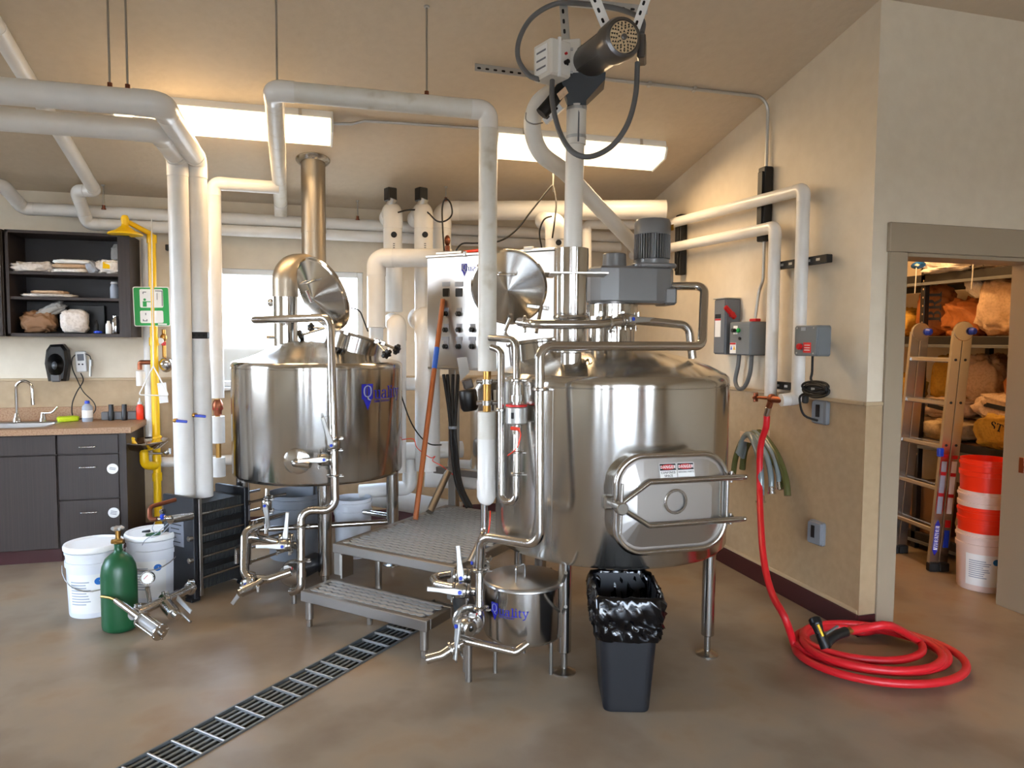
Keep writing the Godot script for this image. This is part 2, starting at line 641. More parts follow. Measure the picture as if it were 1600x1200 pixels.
func _ready() -> void:
	# camera
	var cam = Camera3D.new()
	cam.name = "camera"
	cam.position = Vector3(0, 1.56, 0)
	cam.basis = Basis(Vector3.UP, deg_to_rad(-15.6)) * Basis(Vector3.RIGHT, deg_to_rad(-3.5)) * Basis(Vector3.BACK, deg_to_rad(0.4))
	cam.fov = 2.0 * rad_to_deg(atan(600.0 / 1125.0))
	cam.near = 0.05
	cam.far = 200.0
	cam.current = true
	add_child(cam)
	# overcast daylight outside
	var env = Environment.new()
	env.background_mode = Environment.BG_SKY
	var sky = Sky.new()
	var sm = ProceduralSkyMaterial.new()
	sm.sky_top_color = Color(0.76, 0.865, 1.0)
	sm.sky_horizon_color = Color(0.95, 0.975, 1.0)
	sm.ground_bottom_color = Color(0.50, 0.50, 0.48)
	sm.ground_horizon_color = Color(0.62, 0.62, 0.60)
	sm.sky_energy_multiplier = 6.2
	sm.ground_energy_multiplier = 2.0
	sky.sky_material = sm
	env.sky = sky
	env.tonemap_mode = Environment.TONE_MAPPER_LINEAR
	env.tonemap_exposure = 0.50
	env.sdfgi_enabled = true
	env.ssao_enabled = true
	env.ssil_enabled = true
	var we = WorldEnvironment.new()
	we.name = "environment"
	we.environment = env
	add_child(we)
	make_materials()
	# ceiling lamps: glowing lens and an area light of its size just under it
	fixture(-0.47, -4.77, "long fluorescent ceiling fixture glowing above the kettle with the exhaust stack")
	fixture(1.79, -4.77, "long fluorescent ceiling fixture glowing behind the grain auger motor")
	build_room()
	build_drain()
	build_all()

const LAMP_ENERGY := 4.8

func fixture(x: float, z: float, label: String) -> void:
	var c = Vector3(x, ceil_y(z), z)
	var t = thing("ceiling_light_fixture", label, "ceiling light", c, "fluorescent ceiling fixtures")
	var b = Basis(Vector3.RIGHT, -atan(0.22))          # tilted with the slope
	var xf = Transform3D(b, c)
	# profile across the fixture, extruded along x
	var side = Basis(b.z, b.y, -b.x)                    # local x = across, y = up, z = along -x
	var pan = PackedVector2Array([Vector2(-0.125, 0.0), Vector2(-0.125, -0.05), Vector2(0.125, -0.05), Vector2(0.125, 0.0)])
	part(t, "housing", MB.new().prism(pan, 1.23, Transform3D(side, c), 0.004), M.white_frame)
	var lens = PackedVector2Array([Vector2(-0.135, -0.051), Vector2(-0.135, -0.06), Vector2(-0.095, -0.118), Vector2(0.095, -0.118), Vector2(0.135, -0.06), Vector2(0.135, -0.051)])
	part(t, "lens", MB.new().prism(lens, 1.20, Transform3D(side, c), 0.004), M.lens, "glowing white prismatic lens")
	for s in [-1.0, 1.0]:
		part(t, "end_cap", MB.new().prism(PackedVector2Array([Vector2(-0.14, -0.049), Vector2(-0.14, -0.066), Vector2(-0.098, -0.124), Vector2(0.098, -0.124), Vector2(0.14, -0.066), Vector2(0.14, -0.049)]), 0.014, Transform3D(side, c + b.x * s * 0.608), 0.003), M.white)
		part(t, "bracket", MB.new().box(xf * Vector3(s * 0.42, -0.026, 0.13), Vector3(0.02, 0.045, 0.012), 0.002, b), M.zinc)
	var l = AreaLight3D.new()
	l.name = "ceiling_light"
	l.area_size = Vector2(1.2, 0.24)
	l.light_color = Color(1.0, 0.85, 0.65)
	l.light_energy = LAMP_ENERGY
	l.area_range = 14.0
	l.shadow_enabled = true
	l.position = xf * Vector3(0, -0.132, 0) - c
	l.basis = b * Basis(Vector3.RIGHT, -PI / 2)
	t.add_child(l)

func wall_zy(z0: float, z1: float, x: float, thick: float, y0 := 0.0) -> MB:
	# a wall in the zy plane under the slope; x is its near face, thickness towards +x (or -x when negative)
	var pl = PackedVector2Array([Vector2(z0, y0), Vector2(z1, y0), Vector2(z1, ceil_y(z1) + 0.05)])
	if z0 < RIDGE and z1 > RIDGE:
		pl.append(Vector2(RIDGE, ceil_y(RIDGE) + 0.05))
	pl.append(Vector2(z0, ceil_y(z0) + 0.05))
	return MB.new().prism(pl, absf(thick), Transform3D(Basis(Vector3(0, 0, 1), Vector3.UP, Vector3(-1, 0, 0)), Vector3(x + thick * 0.5, 0, 0)))

func wall_x(x0: float, x1: float, y0: float, y1: float, z: float, thick: float) -> Array:
	return [Vector3((x0 + x1) / 2, (y0 + y1) / 2, z + thick / 2), Vector3(absf(x1 - x0), y1 - y0, absf(thick))]

func build_room() -> void:
	# floor slab, cut by the trench of the drain
	var fl = MB.new()
	var rect = PackedVector2Array([Vector2(XL - 0.2, ZB - 0.2), Vector2(XE + 0.2, ZB - 0.2), Vector2(XE + 0.2, ZF + 0.2), Vector2(XL - 0.2, ZF + 0.2)])
	var far = 20.0
	var q = func(a: float, b: float) -> Vector2:
		var p = bp(a, 0, b)
		return Vector2(p.x, p.z)
	var cuts = [
		PackedVector2Array([q.call(-far, -far), q.call(far, -far), q.call(far, 0.385), q.call(-far, 0.385)]),
		PackedVector2Array([q.call(-far, 0.585), q.call(far, 0.585), q.call(far, far), q.call(-far, far)]),
		PackedVector2Array([q.call(0.45, 0.385), q.call(far, 0.385), q.call(far, 0.585), q.call(0.45, 0.585)]),
		PackedVector2Array([q.call(-far, 0.385), q.call(-2.9, 0.385), q.call(-2.9, 0.585), q.call(-far, 0.585)])]
	for c in cuts:
		for pl in Geometry2D.intersect_polygons(rect, c):
			fl.prism(pl, 0.16, Transform3D(Basis(Vector3(1, 0, 0), Vector3(0, 0, 1), Vector3(0, -1, 0)), Vector3(0, -0.08, 0)))
	struct("floor", fl, M.concrete)
	# saw-cut control joints: recessed hairlines would need a cut slab; the trench bottom closes the slab below
	struct("ground", MB.new().box(Vector3(0, -0.26, 0), Vector3(60, 0.18, 60)), M.concrete)
	# ceiling, two slopes
	var up = MB.new()
	for s in [[ZB - 0.2, RIDGE], [RIDGE, ZF + 0.2]]:
		var pl = PackedVector2Array([Vector2(s[0], ceil_y(s[0])), Vector2(s[1], ceil_y(s[1])), Vector2(s[1], ceil_y(s[1]) + 0.2), Vector2(s[0], ceil_y(s[0]) + 0.2)])
		up.prism(pl, XE - XL + 0.8, Transform3D(Basis(Vector3(0, 0, 1), Vector3.UP, Vector3(-1, 0, 0)), Vector3((XE + XL) / 2, 0, 0)))
	struct("ceiling", up, M.ceiling_paint)
	# back wall with a window opening
	var wx0 = -0.78
	var wx1 = 0.42
	var wy0 = 1.17
	var wy1 = 2.11
	var wb = MB.new()
	for r in [[XL - 0.2, wx0, 0.0, 2.75], [wx1, XE + 0.2, 0.0, 2.75], [wx0, wx1, 0.0, wy0], [wx0, wx1, wy1, 2.75]]:
		var w = wall_x(r[0], r[1], r[2], r[3], ZB, -0.18)
		wb.box(w[0], w[1])
	var back = struct("wall_back", wb, M.paint)
	var pan = MB.new()
	for r in [[XL, wx0 - 0.02, 0.1, 1.235], [wx0 - 0.02, wx1 + 0.02, 0.1, wy0 - 0.03], [wx1 + 0.02, XR, 0.1, 1.235]]:
		var w = wall_x(r[0], r[1], r[2], r[3], ZB, 0.008)
		pan.box(w[0], w[1])
	part(back, "wainscot_panel", pan, M.wainscot, "tan lower wall panel")
	part(back, "rail", MB.new().box(Vector3((XL + wx0) / 2, 1.24, ZB + 0.009), Vector3(wx0 - XL - 0.04, 0.022, 0.018), 0.004).box(Vector3((wx1 + XR) / 2, 1.24, ZB + 0.009), Vector3(XR - wx1 - 0.04, 0.022, 0.018), 0.004), M.rail_paint)
	window("window_1", Vector3((wx0 + wx1) / 2, (wy0 + wy1) / 2, ZB - 0.06), wx1 - wx0, wy1 - wy0, Basis.IDENTITY, [0.0])
	# right wall
	var wr = struct("wall_right", wall_zy(ZB, ZD - 0.17, XR, 0.14), M.paint)
	part(wr, "wainscot_panel", MB.new().box(Vector3(XR - 0.004, 0.668, (ZB + ZD) / 2), Vector3(0.008, 1.135, ZD - ZB - 0.002)), M.wainscot, "tan lower wall panel")
	part(wr, "rail", MB.new().box(Vector3(XR - 0.009, 1.24, (ZB + ZD) / 2), Vector3(0.018, 0.022, ZD - ZB), 0.004), M.rail_paint)
	# wall with the doorway to the storage room
	var dx0 = 2.99
	var dx1 = 3.955
	var wd = MB.new()
	var top = ceil_y(ZD) + 0.08
	for r in [[XR, dx0, 0.0, 2.03], [dx1, XE + 0.2, 0.0, 2.03], [XR, XE + 0.2, 2.03, top]]:
		var w = wall_x(r[0], r[1], r[2], r[3], ZD, -0.17)
		wd.box(w[0], w[1])
	var door = struct("wall_door", wd, M.paint)
	part(door, "wainscot_panel", MB.new().box(Vector3((XR + 2.885) / 2 - 0.004, 0.668, ZD + 0.004), Vector3(0.103, 1.135, 0.008)), M.wainscot)
	part(door, "rail", MB.new().box(Vector3((XR + 2.885) / 2 - 0.009, 1.24, ZD + 0.009), Vector3(0.113, 0.022, 0.018), 0.004), M.rail_paint)
	var dt = MB.new()
	dt.box(Vector3(2.938, 1.015, ZD + 0.01), Vector3(0.104, 2.03, 0.02), 0.003)
	dt.box(Vector3(4.008, 1.015, ZD + 0.01), Vector3(0.104, 2.03, 0.02), 0.003)
	var frame = struct("door_1", dt, M.trim_paint, Vector3.ZERO, "tan painted casing of the storage doorway")
	part(frame, "head_casing", MB.new().box(Vector3(3.473, 2.105, ZD + 0.013), Vector3(1.19, 0.15, 0.026), 0.003), M.trim_paint)
	part(frame, "jamb", MB.new().box(Vector3(dx0 + 0.009, 1.015, ZD - 0.085), Vector3(0.02, 2.03, 0.19), 0.002), M.trim_paint)
	part(frame, "jamb", MB.new().box(Vector3(dx1 - 0.009, 1.015, ZD - 0.085), Vector3(0.02, 2.03, 0.19), 0.002), M.trim_paint)
	part(frame, "jamb", MB.new().box(Vector3((dx0 + dx1) / 2, 2.02, ZD - 0.085), Vector3(dx1 - dx0 - 0.04, 0.02, 0.19), 0.002), M.trim_paint)
	for y in [0.86]:
		part(frame, "strike_plate", MB.new().box(Vector3(dx1 - 0.0205, y, ZD - 0.06), Vector3(0.004, 0.09, 0.03), 0.001), M.bronze)
	# the rest of the shell: left, front with its glazing, the side beyond the doorway, storage room
	var wl = struct("wall_left", shell_left(), M.paint)
	part(wl, "wainscot_panel", MB.new().box(Vector3(XL + 0.004, 0.55, -3.9), Vector3(0.008, 0.90, 4.4)), M.wainscot)
	window("window_2", Vector3(XL - 0.06, 1.95, -3.9), 2.2, 1.7, Basis(Vector3.UP, PI / 2), [-0.37, 0.37])
	struct("wall_side", wall_zy(ZD - 0.17, ZF, XE, 0.18), M.paint)
	struct("wall_storage", wall_zy(ZB, ZD - 0.17, XE - 0.1, 0.18), M.paint)
	var wf = MB.new()
	var ops = [[-4.2, -3.5, 0.3, 2.3], [-2.9, -2.2, 0.3, 2.3], [-1.3, 1.5, 0.05, 2.55], [2.7, 3.5, 0.3, 2.3]]
	var x = XL - 0.2
	for o in ops:
		var w = wall_x(x, o[0], 0.0, 3.2, ZF, 0.18)
		wf.box(w[0], w[1])
		for r in [[0.0, o[2]], [o[3], 3.2]]:
			w = wall_x(o[0], o[1], r[0], r[1], ZF, 0.18)
			wf.box(w[0], w[1])
		x = o[1]
	var last = wall_x(x, XE + 0.2, 0.0, 3.2, ZF, 0.18)
	wf.box(last[0], last[1])
	struct("wall_front", wf, M.paint)
	for w in [[1.62, 0.9], [-2.08, 0.62]]:
		var dd = struct("door_%d" % (2 if w[0] > 0 else 3), MB.new().box(Vector3(w[0] + w[1] / 2, 1.03, ZF - 0.02), Vector3(w[1], 2.06, 0.04), 0.004), M.handle_wood, Vector3.ZERO, "plain wooden door on the front wall")
		part(dd, "door_handle", MB.new().cyl(Vector3(w[0] + 0.08, 1.0, ZF - 0.04), Vector3(w[0] + 0.08, 1.0, ZF - 0.09), 0.02, 12), M.chrome)
	window("window_3", Vector3(-3.85, 1.3, ZF + 0.06), 0.7, 2.0, Basis.IDENTITY, [])
	window("window_4", Vector3(-2.55, 1.3, ZF + 0.06), 0.7, 2.0, Basis.IDENTITY, [])
	window("window_5", Vector3(0.1, 1.3, ZF + 0.06), 2.8, 2.5, Basis.IDENTITY, [-0.47, 0.47])
	window("window_6", Vector3(3.1, 1.3, ZF + 0.06), 0.8, 2.0, Basis.IDENTITY, [])
	# dark base
	struct("baseboard_right", MB.new().box(Vector3(XR - 0.008, 0.058, (ZB + ZD) / 2), Vector3(0.016, 0.116, ZD - ZB), 0.003), M.maroon)
	struct("baseboard_back", MB.new().box(Vector3((XL + XR) / 2, 0.058, ZB + 0.008), Vector3(XR - XL, 0.116, 0.016), 0.003), M.maroon)
	struct("baseboard_door", MB.new().box(Vector3((XR + 2.885) / 2 - 0.008, 0.058, ZD + 0.008), Vector3(0.111, 0.116, 0.016), 0.003), M.maroon)
	struct("baseboard_side", MB.new().box(Vector3(4.7, 0.058, ZD + 0.008), Vector3(1.2, 0.116, 0.016), 0.003), M.maroon)
	struct("trim_1", MB.new().box(Vector3(XR - 0.006, 0.128, (ZB + ZD) / 2), Vector3(0.014, 0.024, ZD - ZB), 0.004), M.rail_paint)

func shell_left() -> MB:
	var mb = MB.new()
	for r in [[ZB - 0.2, -5.0, 0.0, 4.0], [-2.8, ZF + 0.2, 0.0, 4.0], [-5.0, -2.8, 0.0, 1.1], [-5.0, -2.8, 2.8, 4.0]]:
		mb.box(Vector3(XL - 0.09, (r[2] + r[3]) / 2, (r[0] + r[1]) / 2), Vector3(0.18, r[3] - r[2], r[1] - r[0]))
	return mb

func window(called: String, c: Vector3, w: float, h: float, b: Basis, mullions: Array) -> void:
	var mb = MB.new()
	var f = 0.045
	for s in [-1.0, 1.0]:
		mb.box(c + b * Vector3(s * (w - f) / 2, 0, 0), Vector3(f, h, 0.07), 0.004, b)
		mb.box(c + b * Vector3(0, s * (h - f) / 2, 0), Vector3(w - 2 * f, f, 0.07), 0.004, b)
	var o = struct(called, mb, M.white_frame)
	for m in mullions:
		part(o, "mullion", MB.new().box(c + b * Vector3(m, 0, 0), Vector3(0.05, h - 2 * f, 0.06), 0.004, b), M.white_frame)
	var edges = [-w / 2 + f]
	for m in mullions:
		edges.append(m - 0.025); edges.append(m + 0.025)
	edges.append(w / 2 - f)
	for k in range(0, edges.size(), 2):
		var x0: float = edges[k]
		var x1: float = edges[k + 1]
		part(o, "pane", MB.new().box(c + b * Vector3((x0 + x1) / 2, 0, 0), Vector3(x1 - x0, h - 2 * f, 0.006), 0.0, b), M.glass)
	part(o, "window_sill", MB.new().box(c + b * Vector3(0, -h / 2 - 0.012, 0.05), Vector3(w + 0.06, 0.024, 0.14), 0.004, b), M.white_frame)

func build_drain() -> void:
	var c = bp(-1.2, 0, 0.485)
	var t = thing("floor_drain_grate", "long grey steel floor drain grate running diagonally under the step", "drain", bp(-1.2, -0.1, 0.485))
	var b = Basis(bdir(0, 0, 1), Vector3.UP, bdir(-1, 0, 0))     # local x across, z towards the camera
	part(t, "trench", MB.new().box(c + Vector3(0, -0.15, 0), Vector3(0.198, 0.012, 3.3), 0.0, b), M.concrete)
	for s in [-1.0, 1.0]:
		part(t, "edge_rail", MB.new().box(c + b * Vector3(s * 0.095, -0.004, 0), Vector3(0.008, 0.022, 3.3), 0.001, b), M.drain_steel)
	var bar = MB.new().box(Vector3.ZERO, Vector3(0.014, 0.02, 3.3), 0.002).mesh()
	for k in 6:
		piece(t, "bar", bar, M.drain_steel, Transform3D(b, c + b * Vector3(-0.0775 + 0.031 * k, -0.014, 0)))
	var cross = MB.new().box(Vector3.ZERO, Vector3(0.182, 0.012, 0.008), 0.001).mesh()
	for k in 33:
		piece(t, "crossbar", cross, M.zinc, Transform3D(b, c + b * Vector3(0, -0.001, -1.6 + 0.1 * k)))

# insulated pipe: straight lengths and slightly fatter elbows, one thing per run
func insul(label: String, pts: Array, r: float, group := "white insulated pipes", bend := -1.0, m := "jacket") -> Node3D:
	var low: Vector3 = pts[0]
	for p in pts:
		if p.y < low.y: low = p
	var t = thing("insulated_pipe", label, "pipe", low, group)
	var bd = bend if bend > 0.0 else r * 1.5
	var at: Vector3 = pts[0]
	for k in range(1, pts.size()):
		var p: Vector3 = pts[k]
		var end = p
		if k < pts.size() - 1:
			var d0: Vector3 = pts[k - 1] - p
			var d1: Vector3 = pts[k + 1] - p
			var ang = d0.angle_to(d1)
			var cut = minf(bd / tan(ang * 0.5), minf(d0.length(), d1.length()) * 0.46)
			end = p + d0.normalized() * cut
			var ext = minf(r * 0.45, minf(d0.length(), d1.length()) * 0.5 - cut)
			part(t, "elbow", MB.new().tube([end + d0.normalized() * ext, p, p + d1.normalized() * (cut + ext)], r * 1.045, cut * tan(ang * 0.5), 22, true, 9), M.elbow)
			if at.distance_to(end) > 0.01:
				part(t, "straight_length", MB.new().tube([at, end], r, 0.0, 22), M[m])
			at = p + d1.normalized() * cut
		else:
			part(t, "straight_length", MB.new().tube([at, end], r, 0.0, 22), M[m])
	return t

func ring_profile(r: float, w: float, h: float) -> Array:
	return [Vector2(r, -h / 2), Vector2(r + w * 0.7, -h / 2), Vector2(r + w, -h / 4), Vector2(r + w, h / 4), Vector2(r + w * 0.7, h / 2), Vector2(r, h / 2)]

# tri-clamp ferrule with its wing nut
func clamp_ring(o: Node3D, at: Vector3, dir: Vector3, r: float, called := "clamp") -> void:
	var xf = MB.along(at, at + dir)
	var mb = MB.new().lathe(ring_profile(r * 0.6, r * 0.95, 0.016), 18, xf)
	mb.box(xf * Vector3(r * 1.75, 0, 0), Vector3(0.018, 0.016, 0.014), 0.003, xf.basis)
	mb.cyl(xf * Vector3(r * 1.75, 0, 0.006), xf * Vector3(r * 1.75, 0, 0.04), 0.004, 8)
	mb.box(xf * Vector3(r * 1.75, 0, 0.032), Vector3(0.026, 0.008, 0.008), 0.002, xf.basis)
	part(o, called, mb, M.cast)

# butterfly valve: body between two clamps and a pull handle with a blue button
func valve(label: String, at: Vector3, dir: Vector3, handle: Vector3, r := 0.022, reach := 0.14, toward := Vector3(-0.25, 0.12, 1.0)) -> Node3D:
	var d = dir.normalized()
	var t = thing("butterfly_valve", label, "valve", at, "butterfly valves with pull handles")
	var xf = MB.along(at, at + d)
	part(t, "body", MB.new().lathe([Vector2(r * 0.8, -0.026), Vector2(r * 1.5, -0.026), Vector2(r * 1.7, -0.018), Vector2(r * 1.7, 0.018), Vector2(r * 1.5, 0.026), Vector2(r * 0.8, 0.026)], 18, xf), M.cast)
	clamp_ring(t, at - d * 0.034, d, r)
	clamp_ring(t, at + d * 0.034, d, r)
	# the spindle stands off to the side; the lever swings in the plane across it
	var side = (toward - d * toward.dot(d)).normalized()
	var h = (handle - side * handle.dot(side)).normalized()
	var root = at + side * r * 1.9
	part(t, "spindle", MB.new().cyl(at, root + side * 0.012, 0.009, 10), M.cast)
	var hb = Basis(h.cross(side).normalized(), h, side)
	var outline = PackedVector2Array([Vector2(-0.012, -0.014), Vector2(0.012, -0.014), Vector2(0.016, 0.02), Vector2(0.011, reach * 0.6), Vector2(0.011, reach), Vector2(-0.011, reach), Vector2(-0.011, reach * 0.6), Vector2(-0.016, 0.02)])
	part(t, "handle", MB.new().prism(outline, 0.012, Transform3D(hb, root), 0.003), M.zinc)
	part(t, "button", MB.new().cyl(root, root + side * 0.016, 0.009, 10, -1.0, 0.002), M.blue, "blue plastic button")
	return t

func star(r: float, lobes := 6) -> PackedVector2Array:
	var out = PackedVector2Array()
	for k in lobes * 6:
		var th = TAU * k / (lobes * 6)
		out.append(Vector2(cos(th), sin(th)) * r * (0.84 + 0.16 * cos(th * lobes)))
	return out

func logo(o: Node3D, put: Callable, k: float) -> void:
	# blue block with the initial cut by a pale ring, a pointed tail below, and the name beside it
	var mb = MB.new()
	var shape = func(pts: Array) -> void:
		var f = mb.v.size()
		for p in pts:
			var w: Array = put.call(p.x * k, p.y * k)
			mb.vert(w[0], w[1])
		for q in range(1, pts.size() - 1):
			mb.tri(f, f + q, f + q + 1)
	shape.call([Vector2(-0.5, 0.5), Vector2(0.35, 0.5), Vector2(0.35, -0.45), Vector2(-0.5, -0.45)])
	shape.call([Vector2(-0.38, -0.45), Vector2(0.25, -0.45), Vector2(-0.06, -1.15)])
	letters(mb, "uality", 1.05 * k, func(x, y): return put.call(x + 0.42 * k, y - 0.12 * k), true, false, true)
	letters(mb, "Tank Solutions", 0.22 * k, func(x, y): return put.call(x + 0.42 * k, y - 0.62 * k), true, false, true)
	part(o, "logo", mb, M.logo_blue, "blue maker's logo")
	var q = MB.new()
	letters(q, "Q", 1.0 * k, func(x, y):
		var w: Array = put.call(x - 0.06 * k, y + 0.02 * k)
		return [w[0] + w[1] * 0.0012, w[1]])
	part(o, "logo_initial", q, M.label_grey)

func tank_leg(t: Node3D, top: Vector3, r: float, joint: float) -> void:
	var l = part(t, "leg", MB.new().cyl(Vector3(top.x, joint, top.z), top, r, 20, -1.0, 0.003), M.tube)
	var foot = MB.new()
	foot.cyl(Vector3(top.x, 0.014, top.z), Vector3(top.x, joint + 0.01, top.z), r * 0.5, 14)
	foot.lathe([Vector2(0, 0), Vector2(r * 1.75, 0), Vector2(r * 1.75, 0.006), Vector2(r * 0.7, 0.022), Vector2(0, 0.022)], 24, Transform3D(Basis.IDENTITY, Vector3(top.x, 0, top.z)))
	part(l, "levelling_foot", foot, M.cast)

func lid(t: Node3D, c: Vector3, nn: Vector3, r: float, up: Vector3) -> void:
	# shallow conical lid seen from outside, rolled rim, bar handle
	var y = nn.normalized()
	var x = up.cross(y).normalized()
	var xf = Transform3D(Basis(x, y, x.cross(y)), c)
	part(t, "lid", MB.new().lathe([Vector2(0, -0.012), Vector2(r * 0.97, -0.03), Vector2(r, -0.026), Vector2(r + 0.006, -0.014), Vector2(r + 0.004, -0.002), Vector2(r * 0.97, 0.004), Vector2(r * 0.93, 0.004), Vector2(r * 0.02, r * 0.26), Vector2(0, r * 0.262)], 56, xf, 25.0), M.brushed)
	var hnd = []
	for p in [Vector3(-0.05, 0.035, 0), Vector3(-0.05, 0.09, 0), Vector3(0.05, 0.09, 0), Vector3(0.05, 0.035, 0)]:
		hnd.append(xf * (p + Vector3(0, 0, -r * 0.45)))
	part(t, "lid_handle", MB.new().tube(hnd, 0.006, 0.016, 8), M.chrome)

func danger(t: Node3D, c: Vector3, x: Vector3, y: Vector3, w: float, h: float, lines: Array) -> void:
	var nn = x.cross(y).normalized()
	var b = Basis(x, y, nn)
	var s = part(t, "danger_sticker", MB.new().box(c, Vector3(w, h, 0.0008), 0.0, b), M.white, "white danger sticker with a red oval")
	part(s, "sticker_header", MB.new().box(c + y * h * 0.27 + nn * 0.0006, Vector3(w * 0.94, h * 0.4, 0.0008), 0.0, b), M.ink)
	var oval = PackedVector2Array()
	for k in 20:
		oval.append(Vector2(cos(TAU * k / 20) * w * 0.43, sin(TAU * k / 20) * h * 0.16))
	part(s, "sticker_oval", MB.new().prism(oval, 0.0008, Transform3D(b, c + y * h * 0.27 + nn * 0.0012)), M.red)
	var tx = MB.new()
	letters(tx, "DANGER", h * 0.26, flat_put(c + y * h * 0.27 + nn * 0.0022, x, y), false, true)
	part(s, "sticker_word", tx, M.white)
	var ln = MB.new()
	for k in lines.size():
		letters(ln, lines[k], minf(h * 0.19, w * 1.5 / lines[k].length()), flat_put(c + y * (-h * 0.06 - h * 0.2 * k) + nn * 0.001, x, y), false, true)
	part(s, "sticker_text", ln, M.ink)

func build_mash_tun() -> void:
	var c = bp(0.53, 0, 1.46)
	var t = thing("mash_tun", "large stainless mash tun on four legs with rectangular side manway and danger stickers", "tank", c)
	var xf = Transform3D(Basis.IDENTITY, c)
	part(t, "shell", MB.new().lathe([Vector2(0.0, 0.515), Vector2(0.5, 0.522), Vector2(0.575, 0.528), Vector2(0.592, 0.535), Vector2(0.6, 0.552), Vector2(0.6, 1.343), Vector2(0.5965, 1.3445), Vector2(0.5965, 1.3475), Vector2(0.6, 1.349), Vector2(0.6, 1.362), Vector2(0.594, 1.382), Vector2(0.578, 1.398)], 128, xf, 40.0), M.brushed)
	part(t, "dome", MB.new().lathe([Vector2(0.578, 1.398), Vector2(0.5, 1.436), Vector2(0.4, 1.472), Vector2(0.28, 1.503), Vector2(0.14, 1.523), Vector2(0.0, 1.528)], 96, xf, 50.0), M.brushed)
	# upright seam of the cladding
	for deg in [-49.0]:
		var d = Vector3(sin(deg_to_rad(deg)), 0, cos(deg_to_rad(deg)))
		part(t, "seam", MB.new().box(c + d * 0.6 + Vector3(0, 0.945, 0), Vector3(0.003, 0.79, 0.002), 0.0, Basis(Vector3.UP, deg_to_rad(deg))), M.frame_steel)
	for w in [[-1, 0], [1, 0], [0, 1], [0, -1]]:
		var p = c + bdir(w[0], 0, w[1]) * 0.535
		tank_leg(t, Vector3(p.x, 0.535, p.z), 0.032, 0.1)
	# side manway
	var mc = Vector3(1.525, 0.85, -2.845)
	var mx = Transform3D(Basis.IDENTITY, mc)
	part(t, "manway_collar", MB.new().prism(rrect(0.535, 0.425, 0.125, 10), 0.2, Transform3D(Basis.IDENTITY, mc + Vector3(0, 0, -0.1)), 0.0, true), M.brushed)
	var door = part(t, "manway_door", MB.new().prism(rrect(0.555, 0.445, 0.135, 10), 0.016, Transform3D(Basis.IDENTITY, mc + Vector3(0, 0, 0.008)), 0.003, true), M.sheet, "bolted rectangular manway door")
	var rim = []
	for p in rrect(0.535, 0.425, 0.125, 10):
		rim.append(mc + Vector3(p.x, p.y, 0.018))
	rim.append(rim[0])
	part(door, "rim_bead", MB.new().tube(rim, 0.014, 0.0, 12, false), M.tube)
	# pressed panel: a flat field raised towards the middle
	var outer = rrect(0.49, 0.38, 0.105, 4)
	var inner = rrect(0.36, 0.17, 0.03, 4)
	var pl = MB.new()
	for k in outer.size():
		var k2 = (k + 1) % outer.size()
		pl.face([mx * Vector3(outer[k].x, outer[k].y, 0.017), mx * Vector3(outer[k2].x, outer[k2].y, 0.017), mx * Vector3(inner[k2].x, inner[k2].y, 0.045), mx * Vector3(inner[k].x, inner[k].y, 0.045)])
	pl.prism(inner, 0.002, Transform3D(Basis.IDENTITY, mc + Vector3(0, 0, 0.0442)))
	part(door, "pressed_panel", pl, M.sheet)
	part(door, "ring_boss", MB.new().lathe(ring_profile(0.044, 0.012, 0.01), 32, Transform3D(Basis(Vector3.RIGHT, PI / 2), mc + Vector3(0.0, 0.012, 0.05))), M.cast)
	for s in [-1.0, 1.0]:
		var arm = MB.new()
		arm.tube([mx * Vector3(-0.27, 0.01, 0.075), mx * Vector3(-0.25, 0.012 + s * 0.02, 0.07), mx * Vector3(-0.13, 0.01 + s * 0.095, 0.06), mx * Vector3(0.34, 0.01 + s * 0.095, 0.05)], 0.0085, 0.03, 10, true, 5, 1.4)
		arm.box(mx * Vector3(0.10, 0.01 + s * 0.095, 0.053), Vector3(0.46, 0.026, 0.008), 0.002)
		arm.ball(mx * Vector3(0.345, 0.01 + s * 0.095, 0.05), Vector3.ONE * 0.012, 10)
		part(door, "clamp_arm", arm, M.cast)
		var lug = MB.new()
		lug.box(mx * Vector3(0.285, 0.01 + s * 0.095, 0.01), Vector3(0.05, 0.03, 0.03), 0.005)
		lug.cyl(mx * Vector3(0.285, 0.01 + s * 0.12, 0.03), mx * Vector3(0.285, 0.01 + s * 0.07, 0.03), 0.009, 10)
		part(door, "hinge_lug", lug, M.cast)
	part(door, "hinge_bar", MB.new().cyl(mx * Vector3(0.262, -0.09, 0.035), mx * Vector3(0.262, 0.11, 0.035), 0.009, 10).box(mx * Vector3(0.235, 0.01, 0.028), Vector3(0.012, 0.17, 0.012), 0.003), M.cast)
	var kn = MB.new()
	kn.cyl(mx * Vector3(-0.285, 0.012, 0.0), mx * Vector3(-0.285, 0.012, 0.125), 0.013, 14, -1.0, 0.002)
	kn.cyl(mx * Vector3(-0.285, 0.012, 0.085), mx * Vector3(-0.285, 0.012, 0.13), 0.027, 14, -1.0, 0.004)
	kn.tube([mx * Vector3(-0.28, 0.115, 0.108), mx * Vector3(-0.287, -0.10, 0.108)], 0.0075, 0.0, 8)
	part(door, "clamp_screw", kn, M.cast)
	part(door, "swing_bolt_bracket", MB.new().box(mx * Vector3(-0.29, 0.012, -0.015), Vector3(0.05, 0.06, 0.05), 0.008), M.cast)
	var sx = Vector3(1, 0, 0)
	danger(door, mx * Vector3(-0.03, 0.142, 0.033), sx, Vector3(0, 0.964, -0.266), 0.082, 0.072, ["CONFINED", "SPACE"])
